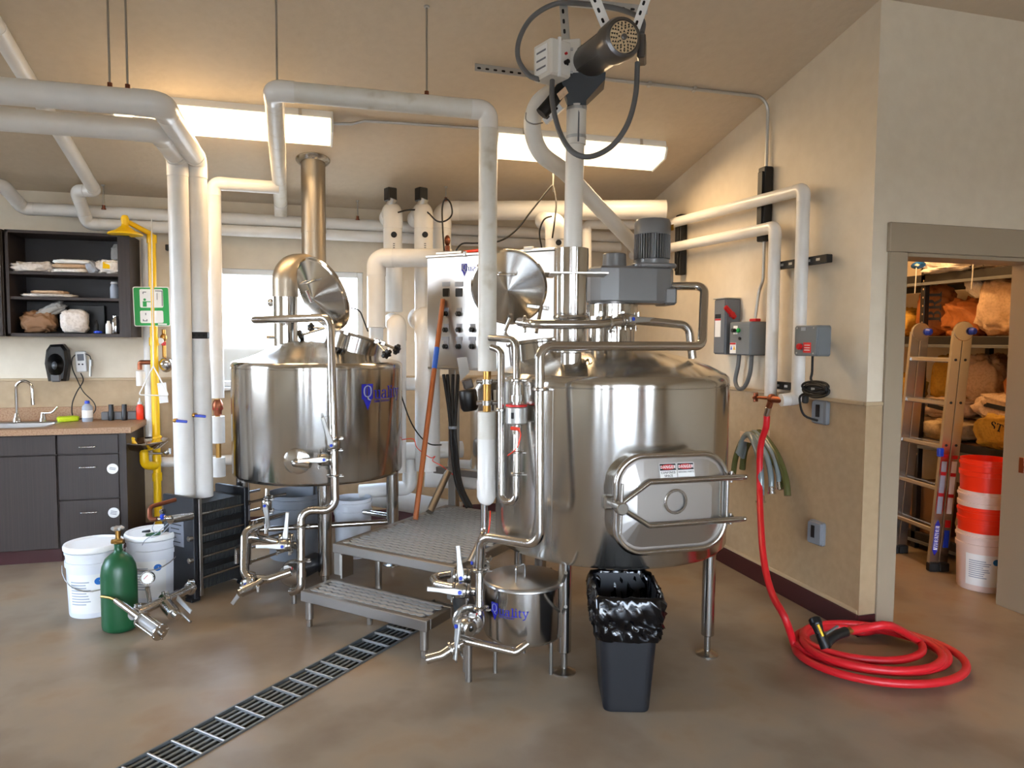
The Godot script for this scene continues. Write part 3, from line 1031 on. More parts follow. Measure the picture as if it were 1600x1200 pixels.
	danger(door, mx * Vector3(0.056, 0.142, 0.033), sx, Vector3(0, 0.964, -0.266), 0.082, 0.072, ["MOVING PARTS"])
	# top manway neck and its open lid
	var nk = bp(0.48, 1.44, 1.10)
	part(t, "manway_neck", MB.new().lathe([Vector2(0.19, -0.06), Vector2(0.19, 0.10), Vector2(0.202, 0.104), Vector2(0.204, 0.112), Vector2(0.202, 0.12), Vector2(0.186, 0.12), Vector2(0.183, 0.1), Vector2(0.183, -0.06)], 56, Transform3D(Basis(bdir(1, 0, 0), -0.12), nk)), M.brushed)
	lid(t, Vector3(1.056, 1.847, -3.863), bdir(-0.62, -0.22, 0.28), 0.208, Vector3.UP)
	var hb = MB.new()
	hb.box(Vector3(1.248, 1.918, -3.804), Vector3(0.10, 0.03, 0.012), 0.003, Basis(Vector3.UP, 0.2))
	hb.box(Vector3(1.215, 1.743, -3.833), Vector3(0.13, 0.022, 0.02), 0.003, Basis(Vector3(0, 0, 1), -0.1))
	hb.tube([Vector3(1.235, 1.75, -3.828), Vector3(1.191, 1.6, -3.779)], 0.011, 0.0, 8)
	part(t, "lid_hinge", hb, M.cast)
	var la = nk + bdir(0.0, 0, -0.20) + Vector3(0, 0.10, 0)
	part(t, "hinge_arm", MB.new().tube([la, la + bdir(0, 0.06, -0.06), Vector3(1.067, 1.681, -3.871)], 0.012, 0.03, 10), M.cast)
	# nozzle stub on the dome below the grain column
	var sp = Vector3(1.189, 1.475, -3.22)
	part(t, "grain_inlet", MB.new().cyl(Vector3(sp.x, 1.37, sp.z), Vector3(sp.x, 1.50, sp.z), 0.049, 28), M.tube)
	# agitator mount in the middle
	part(t, "agitator_mount", MB.new().lathe([Vector2(0.12, 1.5), Vector2(0.12, 1.66), Vector2(0.16, 1.665), Vector2(0.16, 1.682), Vector2(0.135, 1.685), Vector2(0.135, 1.745), Vector2(0.0, 1.745)], 40, xf), M.brushed)
	build_column(sp)

func build_column(sp: Vector3) -> void:
	var t = thing("grain_column", "upright stainless grain column clamped on the mash tun dome below the white tube", "column", Vector3(sp.x, 1.5, sp.z))
	var xf = Transform3D(Basis.IDENTITY, Vector3(sp.x, 0, sp.z))
	clamp_ring(t, Vector3(sp.x, 1.508, sp.z), Vector3.UP, 0.045)
	part(t, "lower_tube", MB.new().lathe([Vector2(0.0, 1.516), Vector2(0.07, 1.52), Vector2(0.072, 1.53), Vector2(0.072, 1.655), Vector2(0.085, 1.66), Vector2(0.088, 1.668), Vector2(0.085, 1.676), Vector2(0.07, 1.68)], 40, xf), M.brushed)
	part(t, "upper_tube", MB.new().lathe([Vector2(0.07, 1.68), Vector2(0.072, 1.69), Vector2(0.072, 1.868)], 40, xf), M.brushed)
	part(t, "flange_plate", MB.new().box(Vector3(sp.x + 0.03, 1.872, sp.z), Vector3(0.27, 0.01, 0.17), 0.002, Basis(Vector3.UP, -0.27)), M.sheet)
	part(t, "collar", MB.new().lathe([Vector2(0.0745, 1.877), Vector2(0.0775, 1.877), Vector2(0.0775, 1.99), Vector2(0.0745, 1.99), Vector2(0.0745, 1.877)], 40, xf), M.brushed)
	# pale drop tube that feeds the column
	var top = Vector3(1.195, 2.653, -3.21)
	solo("grain_drop_tube", "straight whitish plastic drop tube from the auger head into the steel column", "tube", Vector3(sp.x, 1.9, sp.z), MB.new().tube([Vector3(sp.x, 1.88, sp.z), Vector3(lerpf(sp.x, top.x, 0.86), 2.52, lerpf(sp.z, top.z, 0.86))], 0.043, 0.0, 28), M.tube_white)

func build_gearmotor() -> void:
	var c = bp(0.53, 0, 1.46)
	var t = thing("agitator_gearmotor", "grey gearmotor with finned upright motor bolted over the mash tun dome", "motor", c + Vector3(0, 1.745, 0))
	# housing runs to the right of the shaft, roughly along the picture
	var hx = Vector3(0.985, 0, 0.17).normalized()
	var b = Basis(hx, Vector3.UP, hx.cross(Vector3.UP))
	var o = c + Vector3(0, 1.845, 0) + hx * 0.085
	var plan = PackedVector2Array([Vector2(-0.21, -0.05), Vector2(-0.17, -0.11), Vector2(-0.08, -0.125), Vector2(0.12, -0.11), Vector2(0.20, -0.085), Vector2(0.225, -0.05), Vector2(0.225, 0.05), Vector2(0.20, 0.085), Vector2(0.12, 0.11), Vector2(-0.08, 0.125), Vector2(-0.17, 0.11), Vector2(-0.21, 0.05)])
	part(t, "gear_housing", MB.new().prism(plan, 0.185, Transform3D(b * Basis(Vector3.RIGHT, PI / 2), o), 0.012), M.motor_grey)
	part(t, "mounting_lug", MB.new().box(o + b * Vector3(0.20, -0.055, 0.0), Vector3(0.07, 0.09, 0.19), 0.012, b), M.motor_grey)
	part(t, "top_flange", MB.new().prism(rrect(0.23, 0.22, 0.05), 0.022, Transform3D(b * Basis(Vector3.RIGHT, PI / 2), o + b * Vector3(0.12, 0.10, 0)), 0.005), M.motor_grey)
	part(t, "output_hub", MB.new().cyl(c + Vector3(0, 1.745, 0), c + Vector3(0, 1.76, 0), 0.12, 32), M.motor_dark)
	for k in 8:
		var th = TAU * k / 8
		part(t, "flange_bolt", MB.new().cyl(c + Vector3(sin(th) * 0.145, 1.682, cos(th) * 0.145), c + Vector3(sin(th) * 0.145, 1.705, cos(th) * 0.145), 0.009, 6), M.chrome)
	var cap = o + b * Vector3(-0.075, 0.09, 0)
	part(t, "shaft_cover", MB.new().cyl(cap, cap + Vector3(0, 0.075, 0), 0.062, 32, 0.06, 0.004), M.motor_grey)
	var mo = o + b * Vector3(0.125, 0.11, 0)
	var mx = Transform3D(Basis.IDENTITY, mo)
	part(t, "motor_body", MB.new().lathe([Vector2(0, 0), Vector2(0.088, 0), Vector2(0.09, 0.006), Vector2(0.09, 0.026), Vector2(0.074, 0.03), Vector2(0.074, 0.155), Vector2(0, 0.155)], 40, mx), M.motor_grey)
	var fin = MB.new().box(Vector3(0, 0.092, 0.083), Vector3(0.0045, 0.125, 0.02), 0.001).mesh()
	for k in 40:
		piece(t, "cooling_fin", fin, M.motor_grey, Transform3D(Basis(Vector3.UP, TAU * k / 40), mo))
	part(t, "fan_cowl", MB.new().lathe([Vector2(0.09, 0.152), Vector2(0.094, 0.156), Vector2(0.094, 0.215), Vector2(0.086, 0.232), Vector2(0.06, 0.236), Vector2(0, 0.236)], 40, mx, 40.0), M.motor_grey)
	part(t, "name_plate", MB.new().box(mo + b * Vector3(0.088, 0.19, 0.034), Vector3(0.002, 0.03, 0.04), 0.0, b * Basis(Vector3.UP, 0.35)), M.gold, "small brass name plate")
	part(t, "terminal_box", MB.new().box(mo + b * Vector3(-0.02, 0.06, -0.105), Vector3(0.09, 0.09, 0.05), 0.008, b), M.motor_grey)

func build_kettle() -> void:
	var c = bp(0.53, 0, -0.612)
	var t = thing("brew_kettle", "smaller stainless brew kettle on four legs with open conical lid and blue logo", "tank", c)
	var xf = Transform3D(Basis.IDENTITY, c)
	part(t, "shell", MB.new().lathe([Vector2(0.0, 0.66), Vector2(0.46, 0.667), Vector2(0.528, 0.675), Vector2(0.542, 0.685), Vector2(0.548, 0.70), Vector2(0.548, 1.37), Vector2(0.545, 1.3715), Vector2(0.545, 1.3745), Vector2(0.548, 1.376), Vector2(0.548, 1.386), Vector2(0.543, 1.402), Vector2(0.53, 1.412)], 128, xf, 40.0), M.brushed)
	part(t, "dome", MB.new().lathe([Vector2(0.53, 1.412), Vector2(0.46, 1.43), Vector2(0.40, 1.452), Vector2(0.30, 1.50), Vector2(0.2, 1.534), Vector2(0.1, 1.552), Vector2(0.0, 1.557)], 96, xf, 50.0), M.brushed)
	for w in [Vector3(-1, 0, 0), Vector3(1, 0, 0), Vector3(0.05, 0, 1), Vector3(0, 0, -1)]:
		var p: Vector3 = c + w * 0.485
		tank_leg(t, Vector3(p.x, 0.68, p.z), 0.042, 0.12)
	for w in [[Vector3(1, 0, 0), Vector3(0, 0, -1), 0.335], [Vector3(1, 0, 0), Vector3(-1, 0, 0), 0.30], [Vector3(-1, 0, 0), Vector3(0, 0, -1), 0.335]]:
		part(t, "brace", MB.new().cyl(c + w[0] * 0.485 + Vector3(0, w[2], 0), c + w[1] * 0.485 + Vector3(0, w[2], 0), 0.019, 14), M.tube)
	logo(t, round_put(c, 0.548, 32.0, 1.235), 0.098)
	# front port with its welded pad
	var pc = Vector3(-0.066, 0.832, -4.507)
	var pd = Vector3(pc.x - c.x, 0, pc.z - c.z).normalized()
	var port = c + pd * 0.548 + Vector3(0, pc.y, 0)
	part(t, "port_pad", MB.new().lathe([Vector2(0, 0.012), Vector2(0.06, 0.012), Vector2(0.078, 0.004), Vector2(0.085, -0.02)], 40, MB.along(port, port + pd)), M.brushed)
	part(t, "port_tube", MB.new().tube([port - pd * 0.02, port + pd * 0.075, port + pd * 0.10 + Vector3(0.10, -0.004, 0.02)], 0.020, 0.03, 16), M.tube)
	# neck, lid and star knobs
	var nc = Vector3(0.285, 1.583, -4.852)
	var nb = Basis(Vector3(0, 0, 1), -0.28) * Basis(Vector3.RIGHT, 0.02)
	var nx = Transform3D(nb, nc)
	part(t, "manway_neck", MB.new().lathe([Vector2(0.185, -0.22), Vector2(0.185, -0.012), Vector2(0.2, -0.008), Vector2(0.203, 0.0), Vector2(0.2, 0.008), Vector2(0.18, 0.008), Vector2(0.178, 0.0), Vector2(0.178, -0.22)], 56, nx), M.brushed)
	for p1 in [Vector3(0.461, 1.466, -4.609), Vector3(0.535, 1.494, -4.694), Vector3(0.174, 1.485, -4.648), Vector3(-0.064, 1.581, -4.95), Vector3(0.002, 1.633, -5.039)]:
		var away: Vector3 = p1 - nc
		var flat = (away - nb.y * away.dot(nb.y)).normalized()
		var p0 = nc + flat * 0.2
		var d = (p1 - p0).normalized()
		var k = part(t, "swing_bolt", MB.new().cyl(p0 - flat * 0.01, p1, 0.009, 10).box(p0, Vector3(0.034, 0.034, 0.034), 0.005, nb), M.cast)
		part(k, "star_knob", MB.new().prism(star(0.036), 0.03, Transform3D(MB.along(p1, p1 + d).basis * Basis(Vector3.RIGHT, PI / 2), p1), 0.006), M.black_plastic, "black star knob")
	var cr = Vector3(0.963, 0, 0.269)
	var cb = Vector3(-0.269, 0, 0.963)
	var lc = Vector3(0.068, 1.845, -4.909)
	lid(t, lc, cb * 0.66 - cr * 0.62 - Vector3.UP * 0.40, 0.25, Vector3.UP)
	var ln = (cb * 0.66 - cr * 0.62 - Vector3.UP * 0.40).normalized()
	var lx = Vector3.UP.cross(ln).normalized()
	var ly = ln.cross(lx)
	var sn = (ln * 0.963 - lx * 0.269).normalized()
	var sxv = (lx * 0.15 - ly).normalized()
	sxv = (sxv - sn * sxv.dot(sn)).normalized()
	danger(t, lc + ln * 0.047 - lx * 0.075 + ly * 0.01, sxv, sn.cross(sxv), 0.085, 0.06, ["CONFINED", "SPACE"])
	part(t, "lid_hinge", MB.new().box(Vector3(0.252, 1.747, -4.986), Vector3(0.02, 0.2, 0.025), 0.004, Basis(Vector3(0, 0, 1), -0.12)), M.cast)
	part(t, "lid_cable", MB.new().tube([Vector3(0.261, 1.769, -4.996), Vector3(0.319, 1.756, -4.979), Vector3(0.372, 1.61, -4.955)], 0.005, 0.1, 6), M.black_rubber)
	part(t, "probe", MB.new().cyl(Vector3(-0.207, 1.567, -5.207), Vector3(-0.289, 1.567, -5.178), 0.012, 10).ball(Vector3(-0.266, 1.806, -5.291), Vector3(0.025, 0.03, 0.025), 10).cyl(Vector3(-0.266, 1.806, -5.291), Vector3(-0.228, 1.785, -5.279), 0.014, 8), M.cast)
	# exhaust stack
	var s0 = Vector3(-0.164, 1.511, -5.16)
	var s1 = Vector3(-0.16, 1.846, -5.16)
	var s2 = Vector3(-0.154, 2.101, -5.2)
	var top = Vector3(0.026, ceil_y(-5.31), -5.31)
	var st = thing("exhaust_stack", "tall tan-toned metal exhaust stack rising from the kettle to the ceiling", "duct", Vector3(s0.x, s0.y, s0.z))
	part(st, "neck_tube", MB.new().cyl(s0 - Vector3(0, 0.06, 0), Vector3(s0.x, s1.y, s0.z), 0.08, 36), M.brushed)
	part(st, "elbow", MB.new().tube([Vector3(s0.x, s1.y - 0.005, s0.z), Vector3(s0.x, s1.y + 0.20, s0.z), Vector3(top.x, s1.y + 0.225, top.z)], 0.086, 0.185, 32, true, 14), M.foil)
	part(st, "stack_tube", MB.new().cyl(Vector3(top.x, s2.y - 0.12, top.z), top - Vector3(0, 0.0, 0), 0.083, 36), M.foil)
	part(st, "joint_band", MB.new().cyl(Vector3(top.x, s2.y + 0.20, top.z), Vector3(top.x, s2.y + 0.235, top.z), 0.0855, 36), M.foil)
	part(st, "ceiling_flange", MB.new().lathe([Vector2(0.085, -0.03), Vector2(0.112, -0.014), Vector2(0.118, -0.006), Vector2(0.118, 0.0), Vector2(0.08, 0.0)], 36, Transform3D(Basis(Vector3.RIGHT, -atan(0.22)), top)), M.cast)

func smooth(pts: Array, k := 6) -> Array:
	# Catmull-Rom through the points
	var out = []
	for j in pts.size() - 1:
		var p0: Vector3 = pts[maxi(j - 1, 0)]
		var p1: Vector3 = pts[j]
		var p2: Vector3 = pts[j + 1]
		var p3: Vector3 = pts[mini(j + 2, pts.size() - 1)]
		for q in k:
			out.append(p1.cubic_interpolate(p2, p0, p3, float(q) / k))
	out.append(pts[-1])
	return out

func rod(label: String, low: Vector3, clip := true, top := -1.0) -> void:
	# threaded hanger rod from the slope down to a pipe
	var y = top if top > 0.0 else ceil_y(low.z)
	var t = thing("hanger_rod", label, "hanger rod", low, "threaded hanger rods")
	part(t, "threaded_rod", MB.new().cyl(low, Vector3(low.x, y, low.z), 0.005, 8), M.frame_steel)
	part(t, "ceiling_washer", MB.new().cyl(Vector3(low.x, y - 0.008, low.z), Vector3(low.x, y, low.z), 0.014, 10), M.zinc)
	if clip:
		part(t, "lower_nut", MB.new().cyl(low, low + Vector3(0, 0.022, 0), 0.011, 8).cyl(low - Vector3(0, 0.01, 0), low, 0.016, 8), M.copper)

func build_overhead_pipes() -> void:
	# pair along the upper left that turns back and drops to the heat exchanger
	var d = Vector3(-0.656, 2.635, -4.774)
	insul("fat white pipe, nearer of the pair crossing the upper left corner", [Vector3(d.x + 0.003, 0.578, d.z), d, d + Vector3(0, 0, 1.06), Vector3(XL + 0.02, d.y, d.z + 1.06)], 0.0585)
	d = Vector3(-0.749, 2.622, -4.699)
	insul("white pipe just behind and below the nearer one crossing the upper left corner", [Vector3(d.x + 0.003, 0.578, d.z), d, d + Vector3(0, 0, 0.56), Vector3(XL + 0.02, d.y, d.z + 0.56)], 0.0575)
	# small blue-handled bleed valves on the two drops
	for w in [[Vector3(-0.751, 1.07, -4.651), "small brass valve with blue lever on the front white drop pipe"], [Vector3(-0.656, 1.093, -4.71), "small brass valve with blue lever on the rear white drop pipe"]]:
		var p: Vector3 = w[0]
		var t = thing("bleed_valve", w[1], "valve", p, "blue levered bleed valves")
		part(t, "body", MB.new().cyl(p - Vector3(0.02, 0, 0.03), p + Vector3(-0.03, 0, 0.03), 0.011, 10).ball(p + Vector3(-0.03, 0, 0.03), Vector3.ONE * 0.013, 8), M.brass)
		part(t, "lever", MB.new().box(p + Vector3(0.01, -0.004, 0.045), Vector3(0.062, 0.016, 0.008), 0.003, Basis(Vector3(0, 0, 1), -0.12)), M.blue)
	var sb = thing("pipe_bracket", "black slotted strut bracket between the white drop pipes left of the window", "bracket", Vector3(-0.663, 1.575, -4.742))
	part(sb, "strut", MB.new().box(Vector3(-0.66, 1.575, -4.72), Vector3(0.13, 0.04, 0.03), 0.003, Basis(Vector3.UP, -0.27)), M.black_paint)
	for k in 4:
		part(sb, "slot_hole", MB.new().box(Vector3(-0.66, 1.575, -4.72) + Basis(Vector3.UP, -0.27) * Vector3(-0.045 + 0.03 * k, 0, 0.0155), Vector3(0.014, 0.012, 0.002), 0.0, Basis(Vector3.UP, -0.27)), M.white if k < 1 else M.dark_socket)
	# tall inverted U: rises beside the mash tun, crosses over, runs back to the wall
	var b = Vector3(0.872, 0.70, -3.602)
	var u = insul("white pipe forming a tall inverted U in front of the control panel", [Vector3(b.x, 1.40, b.z), Vector3(b.x, 2.712, b.z), Vector3(-0.155, 2.712, b.z), Vector3(-0.215, 2.60, -5.9), Vector3(-0.215, 2.50, -5.92)], 0.0475, "white insulated pipes", -1.0, "jacket_worn")
	u.position = u.position
	part(u, "capped_bottom", MB.new().lathe([Vector2(0, 0.0), Vector2(0.02, 0.003), Vector2(0.038, 0.018), Vector2(0.05, 0.045), Vector2(0.05, 0.13), Vector2(0.0475, 0.135), Vector2(0.0475, 0.35), Vector2(0, 0.35)], 24, Transform3D(Basis.IDENTITY, b)), M.elbow)
	part(u, "straight_length", MB.new().cyl(Vector3(b.x, 1.05, b.z), Vector3(b.x, 1.19, b.z), 0.0475, 24), M.jacket_worn)
	part(u, "bare_brass_length", MB.new().cyl(Vector3(b.x, 1.17, b.z), Vector3(b.x, 1.41, b.z), 0.021, 18), M.brass, "bare brass length with unions")
	for y in [1.235, 1.345]:
		var un = MB.new()
		un.cyl(Vector3(b.x, y - 0.012, b.z), Vector3(b.x, y + 0.012, b.z), 0.031, 8)
		un.cyl(Vector3(b.x - 0.055, y, b.z), Vector3(b.x + 0.055, y, b.z), 0.011, 8)
		part(u, "union_nut", un, M.cast)
	# thin one left of the kettle with the red-handled valve
	var q = Vector3(-0.612, 0.617, -5.208)
	var th = insul("slim white pipe with a red handled valve between heat exchanger pipes and kettle", [Vector3(q.x, 1.155, q.z), Vector3(q.x, 2.585, q.z), Vector3(-0.2, 2.585, q.z - 0.02)], 0.0435)
	part(th, "straight_length", MB.new().cyl(Vector3(q.x, 0.85, q.z), Vector3(q.x, 1.03, q.z), 0.0435, 20), M.jacket)
	part(th, "straight_length", MB.new().cyl(Vector3(q.x, 0.62, q.z), Vector3(q.x, 0.75, q.z), 0.0435, 20), M.jacket)
	part(th, "bare_nipple", MB.new().cyl(Vector3(q.x, 0.74, q.z), Vector3(q.x, 1.16, q.z), 0.018, 16), M.brass)
	var vb = Vector3(q.x, 1.095, q.z)
	part(th, "valve_body", MB.new().lathe([Vector2(0.018, -0.06), Vector2(0.026, -0.05), Vector2(0.026, -0.03), Vector2(0.034, -0.01), Vector2(0.034, 0.02), Vector2(0.026, 0.04), Vector2(0.02, 0.05)], 12, Transform3D(Basis.IDENTITY, vb)), M.bronze)
	part(th, "valve_handle", MB.new().prism(star(0.035, 8), 0.022, Transform3D(Basis(Vector3.RIGHT, PI / 2), vb + Vector3(0, -0.01, 0)), 0.005), M.red, "red hand wheel")
	# two runs along the back wall
	var z = -5.99
	insul("upper of two white pipes running along the back wall under the ceiling", [Vector3(XL + 0.02, 2.64, -5.0), Vector3(-2.6, 2.62, -5.55), Vector3(-2.04, 2.60, -5.82), Vector3(-1.98, 2.478, z), Vector3(2.66, 2.478, z)], 0.045)
	insul("lower of two white pipes running along the back wall above the window", [Vector3(-1.30, 3.74, -0.6), Vector3(-1.422, 3.107, -3.948) - Vector3(0, 0.09, 0.1), Vector3(-1.47, 2.60, -5.80), Vector3(-1.60, 2.60, -5.85), Vector3(-1.57, 2.388, z), Vector3(2.66, 2.388, z)], 0.043)
	# rising pair with actuators, between window and control panel
	for w in [[614.0, "left"], [662.0, "right"]]:
		var left: bool = w[1] == "left"
		var v0 = Vector3(0.604, 2.188, -5.54) if left else Vector3(0.828, 2.19, -5.478)
		var t = insul("white riser with black actuator on top, the one %s" % ("nearest the window" if left else "nearest the control panel"), [Vector3(v0.x, v0.y - 0.42, v0.z), Vector3(v0.x, v0.y + 0.34, v0.z), Vector3(v0.x, v0.y + 0.34, -5.9)], 0.07, "white risers with actuators")
		var a = Vector3(v0.x - 0.015, v0.y + 0.41, v0.z - 0.02)
		part(t, "actuator", MB.new().box(a + Vector3(0, 0.05, 0), Vector3(0.075, 0.10, 0.075), 0.006, Basis(Vector3.UP, 0.4)), M.black_plastic, "black valve actuator")
		part(t, "actuator_neck", MB.new().cyl(a - Vector3(0, 0.03, 0), a + Vector3(0.02, 0.02, 0.02), 0.035, 12), M.zinc)
		part(t, "end_plug", MB.new().cyl(Vector3(v0.x, v0.y + 0.15, v0.z + 0.066), Vector3(v0.x, v0.y + 0.15, v0.z + 0.078), 0.022, 16), M.ink)
		var mk = MB.new()
		for y in [0.02, 0.035, 0.05, 0.065, 0.08]:
			stroke(mk, -0.007, 0.007, y, 0.007, flat_put(Vector3(v0.x, v0.y, v0.z + 0.0715), Vector3(1, 0, 0), Vector3(0, 1, 0)))
		part(t, "pipe_marker", mk, M.print_grey)
	insul("white pipe bending down from behind the control panel left of the risers", [Vector3(0.46, 1.642, -5.338), Vector3(0.465, 2.15, -5.369), Vector3(0.982, 2.148, -5.172)], 0.066)
	insul("slender white pipe dropping from that elbow toward the kettle neck", [Vector3(0.462, 1.418, -5.375), Vector3(0.466, 1.794, -5.398)], 0.05)
	insul("white pipe with domed top standing close right of the kettle", [Vector3(0.588, 0.6, -5.184), Vector3(0.599, 1.666, -5.249), Vector3(0.611, 1.699, -5.663)], 0.067)
	insul("white pipe with domed top standing beside the panel post", [Vector3(0.81, 0.606, -5.174), Vector3(0.82, 1.701, -5.241), Vector3(0.82, 1.721, -5.658)], 0.09)
	insul("short white stub joining the two domed pipes above the kettle rim", [Vector3(0.636, 1.234, -5.263), Vector3(0.824, 1.232, -5.262)], 0.046)
	insul("horizontal white pipe leaving the kettle side toward the panel post", [Vector3(0.586, 0.745, -5.245), Vector3(1.084, 0.739, -5.262)], 0.062)
	insul("white pipe lying low behind the platform with its elbow under the kettle", [Vector3(0.698, 0.753, -5.319), Vector3(0.696, 0.459, -5.301), Vector3(0.338, 0.428, -5.399)], 0.052)
	insul("thick white pipe low behind the platform running into the back corner", [Vector3(0.366, 0.377, -5.544), Vector3(1.08, 0.258, -5.285)], 0.075)
	insul("white pipe ending in a round elbow behind the panel brace", [Vector3(0.829, 0.497, -5.422), Vector3(1.448, 0.448, -5.35)], 0.062)
	insul("white pipe passing low behind the mash tun, above its neighbours", [Vector3(1.036, 0.561, -5.576), Vector3(1.523, 0.539, -5.439)], 0.055)
	# thick run over the panel and its neighbours
	insul("thick white pipe crossing above the control panel to the right wall", [Vector3(0.985, 2.148, -5.587), Vector3(0.989, 2.56, -5.62), Vector3(2.62, 2.56, -5.05)], 0.074)
	var pr = insul("white riser with a domed top beside the grain drop tube", [Vector3(1.641, 2.011, -4.772), Vector3(1.644, 2.366, -4.793), Vector3(1.724, 2.47, -5.298)], 0.07, "white risers with actuators")
	part(pr, "end_plug", MB.new().cyl(Vector3(1.646, 2.23, -4.727), Vector3(1.639, 2.227, -4.708), 0.02, 16), M.ink)
	insul("white pipe along the right wall, upper of two, dropping to the hose tap", [Vector3(2.094, 2.022, -5.332), Vector3(2.098, 2.474, -5.36), Vector3(2.70, 2.475, -5.25), Vector3(2.70, 2.425, -3.548), Vector3(2.70, 1.235, -3.545), Vector3(2.60, 1.225, -3.56)], 0.0365)
	insul("lower white pipe on the right wall dropping nearer the mash tun", [Vector3(2.70, 2.30, -5.8), Vector3(2.70, 2.25, -3.80), Vector3(2.70, 1.23, -3.80)], 0.0365)
	# hangers
	rod("threaded hanger rod at the far left, on the nearer overhead white pipe", Vector3(-0.868, 2.69, -3.714))
	rod("threaded hanger rod just right of its twin on the upper left pipe pair", Vector3(-0.795, 2.69, -3.714))
	rod("threaded hanger rod over the left corner of the inverted U pipe", Vector3(-0.14, 2.755, -3.602), false)
	rod("threaded hanger rod with a copper clip over the middle of the inverted U", Vector3(0.56, 2.755, -3.602))
	rod("short hanger rod on the back wall pipe, right of the exhaust stack", Vector3(0.37, 2.52, -5.96))
	rod("short hanger rod on the back wall pipe, above the yellow shower", Vector3(-1.45, 2.50, -5.94))
	rod("short hanger rod standing over the control panel cable loop", Vector3(1.02, 2.64, -5.60))
	rod("thin hanger rod beside the auger tube over the panel end", Vector3(1.629, 2.588, -4.811), false)
	# wall strut brackets of the right wall pipes
	for w in [[Vector3(2.755, 2.42, -3.99), Vector3(0.06, 0.46, 0.075), "tall black strut bracket behind the two right wall pipes"], [Vector3(2.755, 2.30, -5.05), Vector3(0.06, 0.46, 0.075), "black strut bracket on the right wall partly hidden by the finned motor"]]:
		var t = thing("strut_bracket", w[2], "bracket", w[0], "black strut brackets")
		part(t, "channel", MB.new().box(w[0], w[1], 0.006), M.black_paint)
		part(t, "pipe_clamp", MB.new().box(w[0] + Vector3(-0.035, 0.0, 0), Vector3(0.012, 0.40, 0.05), 0.003), M.black_paint)
	for w in [[Vector3(2.745, 2.02, -3.60), "black slotted strut tying the two right wall drops, upper one"], [Vector3(2.755, 1.295, -3.62), "black slotted strut tying the two right wall drops, lower one"]]:
		var t = thing("strut_bracket", w[1], "bracket", w[0], "black strut brackets")
		part(t, "channel", MB.new().box(w[0], Vector3(0.04, 0.045, 0.46), 0.003), M.black_paint)
		for k in 5:
			part(t, "slot_hole", MB.new().box(w[0] + Vector3(-0.0205, 0, -0.16 + 0.08 * k), Vector3(0.002, 0.014, 0.03)), M.zinc)

